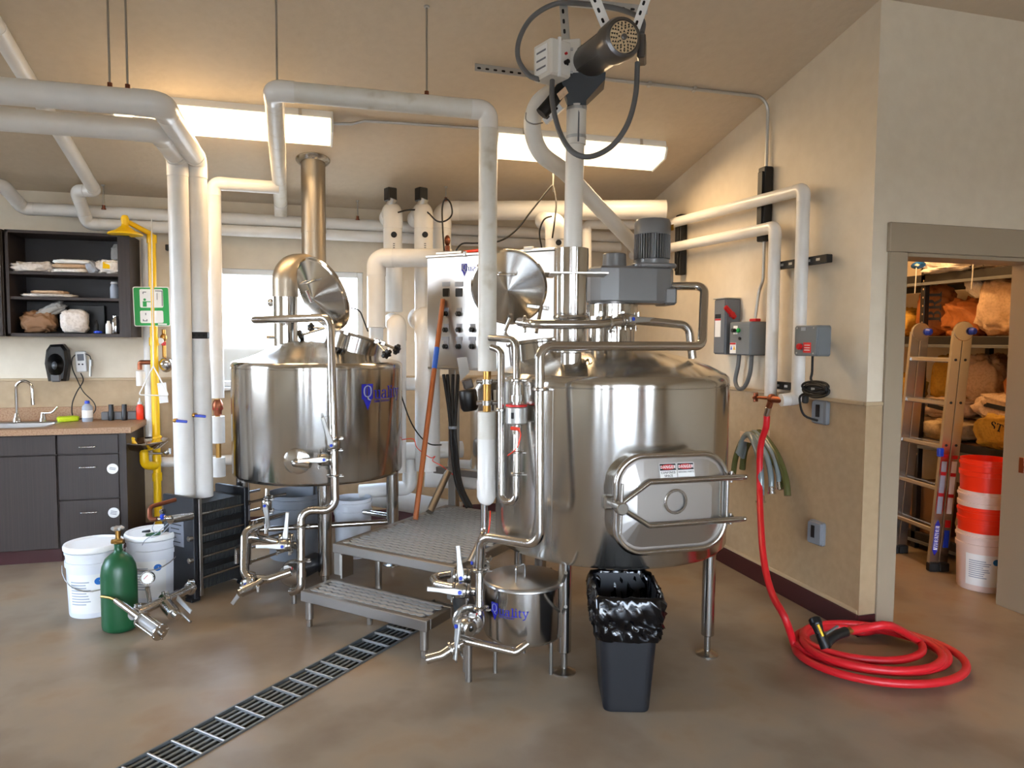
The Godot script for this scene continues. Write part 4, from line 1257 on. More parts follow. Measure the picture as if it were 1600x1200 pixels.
func build_auger() -> void:
	# motor over the grain drop
	var f = Vector3(1.241, 2.797, -2.79)
	var k = Vector3(1.219, 2.824, -3.204)
	var t = thing("auger_motor", "dark grey electric motor with round fan grille hanging from slotted struts", "motor", k)
	var dir = (f - k).normalized()
	var L = k.distance_to(f)
	var xf = MB.along(k, f)
	part(t, "motor_body", MB.new().lathe([Vector2(0, 0.02), Vector2(0.072, 0.02), Vector2(0.074, 0.03), Vector2(0.074, L - 0.05), Vector2(0, L - 0.05)], 36, xf), M.motor_dark)
	part(t, "mounting_flange", MB.new().lathe([Vector2(0, 0), Vector2(0.085, 0), Vector2(0.088, 0.006), Vector2(0.088, 0.024), Vector2(0.07, 0.034)], 36, xf), M.motor_dark)
	part(t, "fan_cowl", MB.new().lathe([Vector2(0.074, L - 0.10), Vector2(0.083, L - 0.095), Vector2(0.086, L - 0.02), Vector2(0.079, L), Vector2(0.066, L + 0.006), Vector2(0.063, L + 0.002), Vector2(0, L + 0.002)], 36, xf, 40.0), M.motor_dark)
	part(t, "fan_grille", MB.new().lathe([Vector2(0, L + 0.0045), Vector2(0.062, L + 0.0045), Vector2(0.062, L + 0.002)], 32, xf), M.paper_tan, "tan fan grille")
	var hole = MB.new().prism(PackedVector2Array([Vector2(-0.0045, -0.004), Vector2(0.0045, -0.004), Vector2(0, 0.005)]), 0.002, Transform3D(Basis(Vector3.RIGHT, PI / 2), Vector3.ZERO)).mesh()
	for ring in [[0.022, 8], [0.034, 13], [0.045, 17], [0.055, 21]]:
		for q in ring[1]:
			var th = TAU * q / ring[1]
			piece(t, "grille_hole", hole, M.dark_socket, xf * Transform3D(Basis(Vector3.UP, th + (PI if q % 2 else 0.0)), Vector3(sin(th) * ring[0], L + 0.0052, cos(th) * ring[0])))
	part(t, "grille_hub", MB.new().lathe([Vector2(0, L + 0.012), Vector2(0.008, L + 0.012), Vector2(0.012, L + 0.01), Vector2(0.013, L + 0.004)], 18, xf), M.motor_dark)
	for s in [0.6, 2.4, 3.8, 5.6]:
		part(t, "cooling_fin", MB.new().box(xf * Vector3(sin(s) * 0.071, L * 0.45, cos(s) * 0.071), Vector3(0.008, L * 0.55, 0.01), 0.002, xf.basis * Basis(Vector3.UP, s)), M.motor_dark)
	# terminal box with the cord on the right
	var tb = Vector3(1.367, 2.794, -2.88)
	part(t, "terminal_box", MB.new().box(tb, Vector3(0.035, 0.10, 0.10), 0.006, Basis(Vector3.UP, -0.5)), M.motor_dark)
	# head plate and black hopper
	var hp = Vector3(1.163, 2.83, -3.189)
	var head = thing("auger_hopper", "black hopper head under the overhead motor with a pale plate behind", "auger head", Vector3(1.194, 2.641, -3.189))
	part(head, "head_plate", MB.new().box(hp, Vector3(0.085, 0.17, 0.12), 0.006, Basis(Vector3.UP, -0.4)), M.switch_white)
	var top = Vector3(1.213, 2.76, -3.17)
	var bot = Vector3(1.191, 2.65, -3.19)
	var hb = Basis(Vector3.UP, -0.35)
	var hop = MB.new()
	var rings = []
	for w in [[top, 0.10, 0.07], [top - Vector3(0, 0.03, 0), 0.098, 0.066], [bot, 0.043, 0.043], [bot - Vector3(0, 0.02, 0), 0.043, 0.043]]:
		var rg = []
		for s in [[-1, -1], [1, -1], [1, 1], [-1, 1]]:
			rg.append(w[0] + hb * Vector3(s[0] * w[1], 0, s[1] * w[2]))
		rings.append(rg)
	for r in 3:
		for s in 4:
			var s2 = (s + 1) % 4
			hop.face([rings[r][s], rings[r][s2], rings[r + 1][s2], rings[r + 1][s]], (hb * Vector3([0, 1, 0, -1][s], -0.3, [-1, 0, 1, 0][s])).normalized())
	hop.face(rings[0], Vector3.UP)
	hop.face(rings[3], Vector3.DOWN)
	part(head, "hopper", hop, M.black_paint)
	part(head, "warning_label", MB.new().box(Vector3(1.088, 2.655, -3.094), Vector3(0.05, 0.035, 0.002), 0.0, Basis(Vector3.UP, -0.9) * Basis(Vector3(0, 0, 1), 0.5)), M.paper_pale)
	part(head, "inlet_arm", MB.new().tube([Vector3(1.142, 2.742, -3.189), Vector3(1.057, 2.632, -3.153), Vector3(1.012, 2.579, -3.163)], 0.03, 0.0, 12), M.black_paint)
	# split white collar with two band clamps
	var c0 = Vector3(1.191, 2.641, -3.19)
	var c1 = Vector3(1.193, 2.466, -3.199)
	var sl = thing("collar_sleeve", "short white split sleeve with two metal bands under the black hopper", "sleeve", c1)
	part(sl, "sleeve", MB.new().cyl(c0, c1, 0.046, 28), M.switch_white)
	part(sl, "split", MB.new().box((c0 + c1) / 2 + Vector3(-0.006, 0, 0.045), Vector3(0.006, 0.17, 0.006)), M.cord_grey)
	for w in [0.1, 0.82]:
		var p = c0.lerp(c1, w)
		part(sl, "band_clamp", MB.new().cyl(p - Vector3(0, 0.007, 0), p + Vector3(0, 0.007, 0), 0.0475, 28).box(p + Vector3(0.02, 0, 0.046), Vector3(0.02, 0.012, 0.012), 0.002), M.zinc)
	# long curved auger tube
	var path = smooth([Vector3(1.118, 2.735, -3.299), Vector3(1.042, 2.671, -3.316), Vector3(1.023, 2.566, -3.336), Vector3(1.088, 2.465, -3.394), Vector3(1.253, 2.408, -3.501), Vector3(1.49, 2.301, -3.688), Vector3(1.898, 2.096, -3.977), Vector3(2.163, 1.967, -4.155)], 8)
	var at = thing("auger_tube", "long curved white auger tube sweeping down behind the drop tube", "tube", Vector3(1.898, 2.096, -3.977))
	part(at, "tube", MB.new().tube(path, 0.041, 0.0, 24), M.tube_white)
	part(at, "wire_loop", MB.new().tube(smooth([Vector3(0.98, 2.622, -3.299), Vector3(0.977, 2.584, -3.287), Vector3(1.011, 2.566, -3.276), Vector3(1.064, 2.584, -3.305)], 4), 0.003, 0.0, 6), M.frame_steel)
	# switch box beside it
	var bx = Vector3(1.049, 2.799, -3.135)
	var sb = thing("auger_switch_box", "pale grey switch box hung beside the overhead auger motor", "switch box", bx)
	var bb = Basis(Vector3.UP, 0.30)
	part(sb, "box", MB.new().box(bx, Vector3(0.11, 0.155, 0.13), 0.006, bb), M.switch_white)
	part(sb, "cover", MB.new().box(bx + bb * Vector3(0.0, 0, 0.068), Vector3(0.105, 0.15, 0.012), 0.005, bb), M.switch_white)
	part(sb, "cover_lip", MB.new().box(bx + bb * Vector3(-0.012, 0, 0.074), Vector3(0.014, 0.17, 0.014), 0.003, bb), M.white)
	part(sb, "side_label", MB.new().box(bx + bb * Vector3(-0.0565, 0.0, 0.0), Vector3(0.002, 0.12, 0.09), 0.0, bb), M.white)
	for s in [0.035, 0.0, -0.035]:
		part(sb, "label_line", MB.new().box(bx + bb * Vector3(-0.058, s, 0.0), Vector3(0.001, 0.008, 0.07), 0.0, bb), M.print_grey)
	part(sb, "pilot_lamp", MB.new().cyl(bx + bb * Vector3(0.022, 0.02, 0.073), bx + bb * Vector3(0.022, 0.02, 0.082), 0.006, 10), M.red)
	part(sb, "selector_knob", MB.new().cyl(bx + bb * Vector3(0.022, -0.018, 0.073), bx + bb * Vector3(0.022, -0.018, 0.094), 0.01, 10).box(bx + bb * Vector3(0.022, -0.022, 0.09), Vector3(0.007, 0.026, 0.01), 0.002, bb), M.black_plastic)
	for y in [0.05, -0.05]:
		part(sb, "bolt", MB.new().cyl(bx + bb * Vector3(0.052, y, 0.06), bx + bb * Vector3(0.066, y, 0.07), 0.006, 6), M.zinc)
	# flexible conduits
	solo("flexible_conduit", "grey flexible cord hanging in a loop in front of the white drop tube", "cord", Vector3(1.148, 2.324, -2.848), MB.new().tube(smooth([Vector3(1.038, 2.704, -3.091), Vector3(1.018, 2.589, -3.027), Vector3(1.022, 2.444, -2.943), Vector3(1.054, 2.347, -2.876), Vector3(1.118, 2.319, -2.836), Vector3(1.213, 2.367, -2.833), Vector3(1.278, 2.458, -2.821), Vector3(1.321, 2.585, -2.838), Vector3(1.344, 2.736, -2.872)], 8), 0.0115, 0.0, 12), M.cord_grey, "grey flexible cords of the auger motor")
	solo("flexible_conduit", "grey flexible cord curving over the pale switch box to the ceiling strut", "cord", Vector3(0.895, 2.827, -3.159), MB.new().tube(smooth([Vector3(0.996, 2.724, -3.145), Vector3(0.955, 2.751, -3.179), Vector3(0.917, 2.83, -3.216), Vector3(0.929, 2.931, -3.239), Vector3(0.992, 3.037, -3.249), Vector3(1.095, 3.099, -3.225), Vector3(1.195, 3.077, -3.143), Vector3(1.327, 3.032, -3.051), Vector3(1.392, 2.951, -2.945), Vector3(1.377, 2.873, -2.903)], 8), 0.0115, 0.0, 12), M.cord_grey, "grey flexible cords of the auger motor")
	# slotted struts
	strut("slotted steel strut hanging down to the pale switch box", Vector3(1.126, 3.134, -3.218), Vector3(1.141, 2.758, -3.169), 0.036, M.zinc, true)
	strut("white slotted strut gripping the motor on its left", Vector3(1.164, 3.027, -2.941), Vector3(1.215, 2.892, -2.918), 0.042, M.white, true)
	strut("white slotted strut gripping the motor on its right", Vector3(1.402, 3.043, -2.906), Vector3(1.342, 2.886, -2.893), 0.036, M.white, true)
	strut("slotted strut channel fixed along the ceiling left of the auger motor", Vector3(0.893, 3.093, -4.012) - Vector3(0, 0.02, 0), Vector3(1.27, 3.091, -4.022) - Vector3(0, 0.02, 0), 0.04, M.zinc)
	strut("slotted strut channel across the ceiling above the auger motor", Vector3(1.173, 3.205, -3.418), Vector3(1.592, 3.164, -3.298), 0.04, M.zinc)
	strut("bent slotted strap bracing the curved auger tube", Vector3(1.113, 2.634, -3.19), Vector3(1.058, 2.578, -3.264), 0.03, M.white)
	# rigid conduit on the ceiling and down the right wall
	var z = -4.0
	var cd = thing("electrical_conduit", "thin steel conduit along the ceiling and down the right wall to the switch boxes", "conduit", Vector3(2.74, 1.715, -4.031))
	part(cd, "tube", MB.new().tube([Vector3(1.62, ceil_y(z) - 0.014, z), Vector3(2.765, ceil_y(z) - 0.014, z), Vector3(2.765, 1.95, z), Vector3(2.765, 1.882, -4.041), Vector3(2.745, 1.711, -4.045)], 0.0105, 0.09, 10), M.zinc)
	for x in [1.95, 2.25]:
		part(cd, "strap", MB.new().box(Vector3(x, ceil_y(z) - 0.014, z), Vector3(0.022, 0.03, 0.034), 0.004), M.zinc)
	var c2 = thing("electrical_conduit", "thin steel conduit linking the two ceiling fixtures behind the inverted U pipe", "conduit", Vector3(0.16, 2.93, -4.69))
	part(c2, "tube", MB.new().tube([Vector3(0.15, 2.905, -4.73), Vector3(0.26, 2.905, -4.71), Vector3(0.34, ceil_y(-4.7) - 0.014, -4.70), Vector3(1.08, ceil_y(-4.67) - 0.014, -4.67), Vector3(1.18, 2.905, -4.72)], 0.009, 0.05, 10), M.zinc)

func strut(label: String, a: Vector3, b: Vector3, w: float, m: Material, hung := false) -> void:
	if hung:
		# reach on up to the slope
		while a.y < ceil_y(a.z):
			a += (a - b).normalized() * 0.01
	var t = thing("slotted_strut", label, "strut", a if a.y < b.y else b, "slotted steel struts")
	var xf = MB.along(a, b)
	var L = a.distance_to(b)
	# face the room: turn the flat side to the camera side
	var y = xf.basis.y
	var zz = (Vector3(-0.27, 0, 0.96) - y * Vector3(-0.27, 0, 0.96).dot(y)).normalized()
	var bs = Basis(y.cross(zz), y, zz)
	part(t, "web", MB.new().box((a + b) / 2, Vector3(w, L, 0.004), 0.0, bs), m)
	part(t, "flange", MB.new().box((a + b) / 2 + bs * Vector3(-w / 2, 0, -0.012), Vector3(0.004, L, 0.028), 0.0, bs), m)
	var slot = MB.new().prism(rrect(0.011, 0.022, 0.005, 2), 0.002, Transform3D.IDENTITY).mesh()
	var n = int(L / 0.045)
	for k in n:
		piece(t, "slot_hole", slot, M.dark_socket, Transform3D(bs, a.lerp(b, (k + 0.5) / n) + bs * Vector3(w * 0.08, 0, 0.0022)))

func slat_mesh(length: float, half: float) -> Mesh:
	# grip strip: zig-zag edges, slightly dished teeth
	var pl = PackedVector2Array()
	var n = int(length / 0.046)
	for k in n * 2 + 1:
		pl.append(Vector2(-length / 2 + length * k / (n * 2), half if k % 2 else half * 0.45))
	for k in range(n * 2, -1, -1):
		pl.append(Vector2(-length / 2 + length * k / (n * 2), -half if k % 2 else -half * 0.45))
	var mb = MB.new().prism(pl, 0.004, Transform3D(Basis(Vector3.RIGHT, PI / 2), Vector3.ZERO))
	mb.box(Vector3(0, -0.016, 0), Vector3(length, 0.026, 0.005))
	return mb.mesh()

func build_platform() -> void:
	var b = Basis(bdir(0, 0, 1), Vector3.UP, bdir(-1, 0, 0))   # x across the platform, z towards the front
	var w = 0.838
	var t = thing("work_platform", "stainless work platform with perforated grip decking between the two tanks", "platform", bp(0.565, 0, w / 2))
	var rails = [[bp(0.02, 0.374, w / 2), Vector3(w, 0.052, 0.04)], [bp(1.11, 0.374, w / 2), Vector3(w, 0.052, 0.04)]]
	for r in rails:
		part(t, "end_rail", MB.new().box(r[0], r[1], 0.004, b), M.frame_steel)
	for s in [0.02, w - 0.02]:
		part(t, "side_rail", MB.new().box(bp(0.565, 0.374, s), Vector3(0.04, 0.052, 1.05), 0.004, b), M.frame_steel)
	var sm = slat_mesh(w - 0.082, 0.0175)
	for k in 26:
		piece(t, "slat", sm, M.grating, Transform3D(b, bp(0.06 + 0.0404 * k, 0.3995, w / 2 + (0.0115 if k % 2 else -0.0115))))
	for w2 in [[0.03, 0.03], [0.03, w - 0.03]]:
		var p = bp(w2[0], 0, w2[1])
		part(t, "post", MB.new().box(Vector3(p.x, 0.285, p.z), Vector3(0.05, 0.13, 0.05), 0.004, b), M.frame_steel)
	for w2 in [[0.33, 0.06], [1.08, 0.06], [1.08, w - 0.06]]:
		var p = bp(w2[0], 0.35, w2[1])
		var l = part(t, "leg", MB.new().cyl(Vector3(p.x, 0.06, p.z), p, 0.02, 14), M.frame_steel)
		part(l, "levelling_foot", MB.new().lathe([Vector2(0, 0), Vector2(0.055, 0), Vector2(0.055, 0.008), Vector2(0.02, 0.03), Vector2(0.02, 0.07), Vector2(0, 0.07)], 20, Transform3D(Basis.IDENTITY, Vector3(p.x, 0, p.z))), M.zinc)
	# gusset plates at the front posts
	part(t, "gusset_plate", MB.new().box(bp(0.06, 0.27, 0.055), Vector3(0.012, 0.14, 0.10), 0.003, b), M.frame_steel)
	# lower step
	var s = thing("platform_step", "low stainless step with grip treads in front of the work platform", "step", bp(-0.125, 0, w / 2))
	part(s, "front_rail", MB.new().box(bp(-0.228, 0.172, w / 2), Vector3(w, 0.056, 0.036), 0.004, b), M.frame_steel)
	part(s, "back_rail", MB.new().box(bp(-0.02, 0.172, w / 2), Vector3(w, 0.056, 0.03), 0.004, b), M.frame_steel)
	for x in [0.018, w - 0.018]:
		part(s, "side_rail", MB.new().box(bp(-0.123, 0.172, x), Vector3(0.036, 0.056, 0.176), 0.004, b), M.frame_steel)
	for k in 5:
		piece(s, "slat", sm, M.grating, Transform3D(b, bp(-0.194 + 0.0385 * k, 0.1995, w / 2 + (0.0115 if k % 2 else -0.0115))))
	for w2 in [[-0.215, 0.035], [-0.215, w - 0.035], [-0.03, 0.3]]:
		var p = bp(w2[0], 0.15, w2[1])
		var l = part(s, "leg", MB.new().cyl(Vector3(p.x, 0.045, p.z), p, 0.022, 16), M.frame_steel)
		part(l, "foot", MB.new().cyl(Vector3(p.x, 0, p.z), Vector3(p.x, 0.048, p.z), 0.017, 16, -1.0, 0.003), M.cast)

func build_panel() -> void:
	var bx = bdir(0, 0, 1)
	var b = Basis(bx, Vector3.UP, bdir(-1, 0, 0))
	var b0 = -0.215
	var b1 = 0.80
	var mid = (b0 + b1) / 2
	var c = bp(1.32, 1.745, mid)
	var t = thing("control_cabinet", "stainless control panel cabinet with rows of black knobs beside the kettle", "control panel", bp(1.3, 0.0, mid))
	part(t, "cabinet", MB.new().box(c, Vector3(b1 - b0, 0.79, 0.24), 0.006, b), M.sheet)
	part(t, "rain_lip", MB.new().box(c + b * Vector3(0, 0.402, 0.0), Vector3(b1 - b0 + 0.01, 0.02, 0.26), 0.004, b), M.sheet)
	part(t, "door_edge", MB.new().box(c + b * Vector3(0, -0.388, 0.125), Vector3(b1 - b0, 0.016, 0.012), 0.003, b), M.frame_steel)
	for x in [-0.33, -0.02]:
		part(t, "latch", MB.new().box(c + b * Vector3(x + 0.15, 0.405, 0.125), Vector3(0.028, 0.04, 0.02), 0.005, b), M.chrome)
	# stand
	for x in [0.0, b1 - 0.1]:
		part(t, "post", MB.new().box(bp(1.23, 0.69, x), Vector3(0.06, 1.32, 0.06), 0.004, b), M.frame_steel)
		part(t, "post_foot", MB.new().box(bp(1.23, 0.015, x), Vector3(0.12, 0.03, 0.12), 0.004, b), M.frame_steel)
	var p0 = bp(1.2, 0.68, 0.0)
	var p1 = bp(1.02, 0.42, 0.0)
	part(t, "brace", MB.new().tube([Vector3(0.881, 0.667, -4.742), Vector3(0.719, 0.459, -4.514)], 0.028, 0.0, 4), M.frame_steel)
	part(t, "brace", MB.new().box(bp(1.23, 0.62, mid), Vector3(b1 - b0 - 0.1, 0.05, 0.05), 0.004, b), M.frame_steel)
	var nf = 1.199
	for w in [Vector3(0.919, 1.89, -5.031), Vector3(0.995, 1.887, -4.954)]:
		var d = part(t, "display", MB.new().box(w, Vector3(0.058, 0.058, 0.012), 0.004, b), M.black_plastic, "square black digital display")
		part(d, "display_label", MB.new().box(w + Vector3(0, 0.058, 0), Vector3(0.066, 0.032, 0.006), 0.001, b), M.label_grey)
	for w in [Vector3(0.919, 1.747, -5.03), Vector3(0.997, 1.745, -4.952), Vector3(0.919, 1.634, -5.03), Vector3(0.997, 1.634, -4.952), Vector3(1.076, 1.634, -4.873), Vector3(0.919, 1.517, -5.03), Vector3(0.998, 1.518, -4.952), Vector3(1.076, 1.519, -4.873)]:
		var k = part(t, "knob_plate", MB.new().box(w + Vector3(0, 0.008, 0), Vector3(0.04, 0.056, 0.004), 0.0, b), M.label_grey)
		part(k, "selector_knob", MB.new().cyl(w + b * Vector3(0, -0.006, 0), w + b * Vector3(0, -0.006, 0.03), 0.019, 16, 0.016, 0.003).box(w + b * Vector3(0, -0.006, 0.032), Vector3(0.01, 0.034, 0.012), 0.003, b), M.black_plastic, "round black selector knob")
	for w in [Vector3(0.915, 1.567, -5.034), Vector3(0.996, 1.567, -4.954), Vector3(1.074, 1.568, -4.875)]:
		part(t, "engraved_label", MB.new().box(w, Vector3(0.058, 0.026, 0.004), 0.0, b), M.label_grey)
	logo(t, flat_put(Vector3(1.028, 2.057, -4.919), bx, Vector3.UP), 0.055)
	part(t, "orange_strip", MB.new().tube([Vector3(1.03, 2.166, -4.951), Vector3(1.166, 2.173, -4.815)], 0.011, 0.0, 8), M.orange, "orange strip on the top edge")
	part(t, "gland_plate", MB.new().box(Vector3(0.971, 2.168, -5.066), Vector3(0.22, 0.02, 0.10), 0.003, b), M.frame_steel)
	part(t, "beacon", MB.new().cyl(Vector3(0.944, 2.191, -5.121), Vector3(0.944, 2.227, -5.121), 0.018, 12).ball(Vector3(0.944, 2.264, -5.121), Vector3(0.022, 0.04, 0.022), 12), M.copper, "copper coloured beacon")
	part(t, "box_handle", MB.new().box(Vector3(1.383, 2.157, -4.569), Vector3(0.07, 0.03, 0.02), 0.004, b), M.white)
	# cables over the cabinet
	solo("cable_loop", "black cable looping above the control panel and over to the actuators", "cable", Vector3(0.928, 2.187, -5.086), MB.new().tube(smooth([Vector3(0.633, 2.5, -5.448), Vector3(0.722, 2.528, -5.477), Vector3(0.838, 2.519, -5.444), Vector3(0.882, 2.415, -5.217), Vector3(0.935, 2.407, -5.15), Vector3(0.98, 2.453, -5.14), Vector3(0.972, 2.531, -5.147), Vector3(0.937, 2.563, -5.159), Vector3(0.914, 2.499, -5.161), Vector3(0.911, 2.334, -5.12), Vector3(0.915, 2.186, -5.089)], 6), 0.006, 0.0, 8), M.black_rubber, "black cables above the control panel")
	solo("cable_loop", "black cable running from the control panel top up to the ceiling by the riser", "cable", Vector3(0.989, 2.187, -5.069), MB.new().tube(smooth([Vector3(0.985, 2.176, -5.048), Vector3(1.03, 2.232, -5.018), Vector3(1.116, 2.229, -4.932), Vector3(1.253, 2.237, -4.842), Vector3(1.364, 2.312, -4.816), Vector3(1.467, 2.444, -4.795), Vector3(1.584, 2.592, -4.803), Vector3(1.625, 2.636, -4.816)], 6), 0.006, 0.0, 8), M.black_rubber, "black cables above the control panel")
	solo("cable_loop", "black cable hanging beside the thin rod behind the open mash tun lid", "cable", Vector3(1.517, 2.132, -4.71), MB.new().tube(smooth([Vector3(1.634, 2.623, -4.812), Vector3(1.633, 2.498, -4.753), Vector3(1.603, 2.35, -4.7), Vector3(1.589, 2.254, -4.697)], 6), 0.006, 0.0, 8), M.black_rubber, "black cables above the control panel")
	solo("cable_loop", "black cable arching round the domed white riser by the drop tube", "cable", Vector3(1.51, 2.129, -4.691), MB.new().tube(smooth([Vector3(1.586, 2.402, -4.707), Vector3(1.53, 2.376, -4.701), Vector3(1.5, 2.294, -4.704), Vector3(1.511, 2.194, -4.694), Vector3(1.533, 2.123, -4.705)], 6), 0.006, 0.0, 8), M.black_rubber, "black cables above the control panel")
	# bundle under the cabinet
	var names = ["outermost black cable of the bundle, nearest the panel post", "second black cable of the bundle under the control panel", "third black cable of the bundle under the control panel", "black cable of the bundle nearest the black actuator"]
	var tops = [Vector3(0.876, 1.32, -4.889), Vector3(0.901, 1.321, -4.882), Vector3(0.939, 1.321, -4.871), Vector3(0.973, 1.321, -4.862)]
	var mids = [Vector3(0.898, 1.126, -4.839), Vector3(0.911, 1.104, -4.835), Vector3(0.927, 1.104, -4.83), Vector3(0.953, 1.135, -4.825)]
	for k in 4:
		var o = (k - 1.5) * 0.01
		solo("panel_cable", names[k], "cable", Vector3(0.992, 0.471, -4.543), MB.new().tube(smooth([tops[k], mids[k], Vector3(0.922, 0.962, -4.801) + Vector3(o, 0, absf(o)), Vector3(0.925, 0.826, -4.771) + Vector3(o, 0, absf(o)), Vector3(0.937, 0.604, -4.671) + Vector3(o, 0, absf(o)), Vector3(0.988, 0.466, -4.564) + Vector3(o, 0, absf(o))], 5), 0.0115, 0.0, 8), M.black_rubber, "black cables under the control panel")
	solo("cable_tie", "pale cable tie cinching the black bundle under the control panel", "cable tie", Vector3(0.918, 0.965, -4.782), MB.new().cyl(Vector3(0.92, 0.955, -4.791), Vector3(0.92, 0.972, -4.792), 0.03, 16), M.label_grey)
	# actuator hanging under the panel edge
	var ac = thing("motor_actuator", "black rounded actuator with a grey bracket plate under the control panel", "actuator", Vector3(0.965, 1.114, -4.487))
	part(ac, "housing", MB.new().lathe([Vector2(0, -0.075), Vector2(0.045, -0.072), Vector2(0.058, -0.05), Vector2(0.06, 0.045), Vector2(0.055, 0.06), Vector2(0, 0.062)], 20, Transform3D(Basis(Vector3(0, 0, 1), 0.15), Vector3(0.966, 1.179, -4.491))), M.black_plastic)
	part(ac, "neck", MB.new().box(Vector3(0.967, 1.276, -4.518), Vector3(0.06, 0.06, 0.05), 0.006, Basis(Vector3(0, 0, 1), 0.3)), M.motor_dark)
	part(ac, "bracket_plate", MB.new().prism(PackedVector2Array([Vector2(-0.035, 0.07), Vector2(0.03, 0.075), Vector2(0.05, -0.02), Vector2(-0.01, -0.08)]), 0.004, Transform3D(Basis.IDENTITY, Vector3(0.932, 1.374, -4.533))), M.frame_steel)
	# wooden paddle handle leaning on the cabinet
	var q0 = Vector3(0.633, 0.408, -4.542)
	var q1 = Vector3(0.897, 1.84, -5.034)
	var pd = thing("paddle_handle", "brown wooden handle with blue tape leaning against the control panel", "handle", q0)
	part(pd, "shaft", MB.new().tube([q0, q1], 0.0175, 0.0, 14), M.handle_wood)
	part(pd, "tape_wrap", MB.new().tube([q0.lerp(q1, 0.665), q0.lerp(q1, 0.765)], 0.0185, 0.0, 14), M.tape_blue, "blue tape wrap")
	var tx = MB.new()
	# vessel half hidden behind
	solo("buffer_vessel", "stainless cylinder half hidden behind the platform, below the control panel", "vessel", Vector3(1.45, 0.0, -5.3), MB.new().lathe([Vector2(0, 0.55), Vector2(0.24, 0.56), Vector2(0.27, 0.6), Vector2(0.27, 1.2), Vector2(0.22, 1.27), Vector2(0, 1.29)], 40, Transform3D(Basis.IDENTITY, Vector3(1.42, 0, -5.25))).cyl(Vector3(1.42, 0, -5.25), Vector3(1.42, 0.56, -5.25), 0.03, 12), M.brushed)

func pipe(label: String, pts: Array, r: float, bend: float, clamps := [], m := "tube") -> Node3D:
	var low: Vector3 = pts[0]
	for p in pts:
		if p.y < low.y: low = p
	var t = thing("process_pipe", label, "pipe", low, "polished process pipes")
	part(t, "tube", MB.new().tube(pts, r, bend, 18, true, 10), M[m])
	for w in clamps:
		clamp_ring(t, w[0], w[1], r * 1.05)
	return t

func pump(label: String, c: Vector3, face: Vector3, out_side: Vector3, r: float) -> Node3D:
	# stainless centrifugal head on a motor, facing the viewer
	var t = thing("transfer_pump", label, "pump", Vector3(c.x, 0, c.z), "stainless transfer pumps")
	var f = face.normalized()
	var xf = MB.along(c, c + f)
	part(t, "head", MB.new().lathe([Vector2(0, 0.045), Vector2(r * 0.5, 0.045), Vector2(r * 0.9, 0.036), Vector2(r, 0.02), Vector2(r, -0.03), Vector2(0, -0.03)], 32, xf), M.cast)
	part(t, "head_clamp", MB.new().lathe(ring_profile(r * 0.98, 0.014, 0.02), 32, MB.along(c - f * 0.02, c)), M.cast)
	part(t, "motor", MB.new().cyl(c - f * 0.03, c - f * 0.26, r * 0.85, 28, -1.0, 0.008), M.hx_blue)
	part(t, "outlet", MB.new().tube([c + out_side * r * 0.75, c + out_side * r * 0.8 + Vector3(0, r * 1.25, 0)], 0.019, 0.0, 16), M.tube)
	part(t, "sticker", MB.new().box(c + f * 0.0405 + Vector3(0, r * 0.72, 0), Vector3(0.05, 0.018, 0.002), 0.0, Basis.looking_at(-f)), M.white)
	part(t, "sticker", MB.new().box(c + f * 0.0402 + Vector3(0, r * 0.72, 0) + Basis.looking_at(-f) * Vector3(0.018, 0, -0.0012), Vector3(0.026, 0.018, 0.002), 0.0, Basis.looking_at(-f)), M.red)
	part(t, "stand", MB.new().cyl(Vector3(c.x, 0, c.z) - f * 0.12, c - f * 0.12, 0.016, 10).cyl(Vector3(c.x, 0, c.z) - f * 0.02, c - f * 0.02 - Vector3(0, r * 0.6, 0), 0.016, 10), M.frame_steel)
	return t

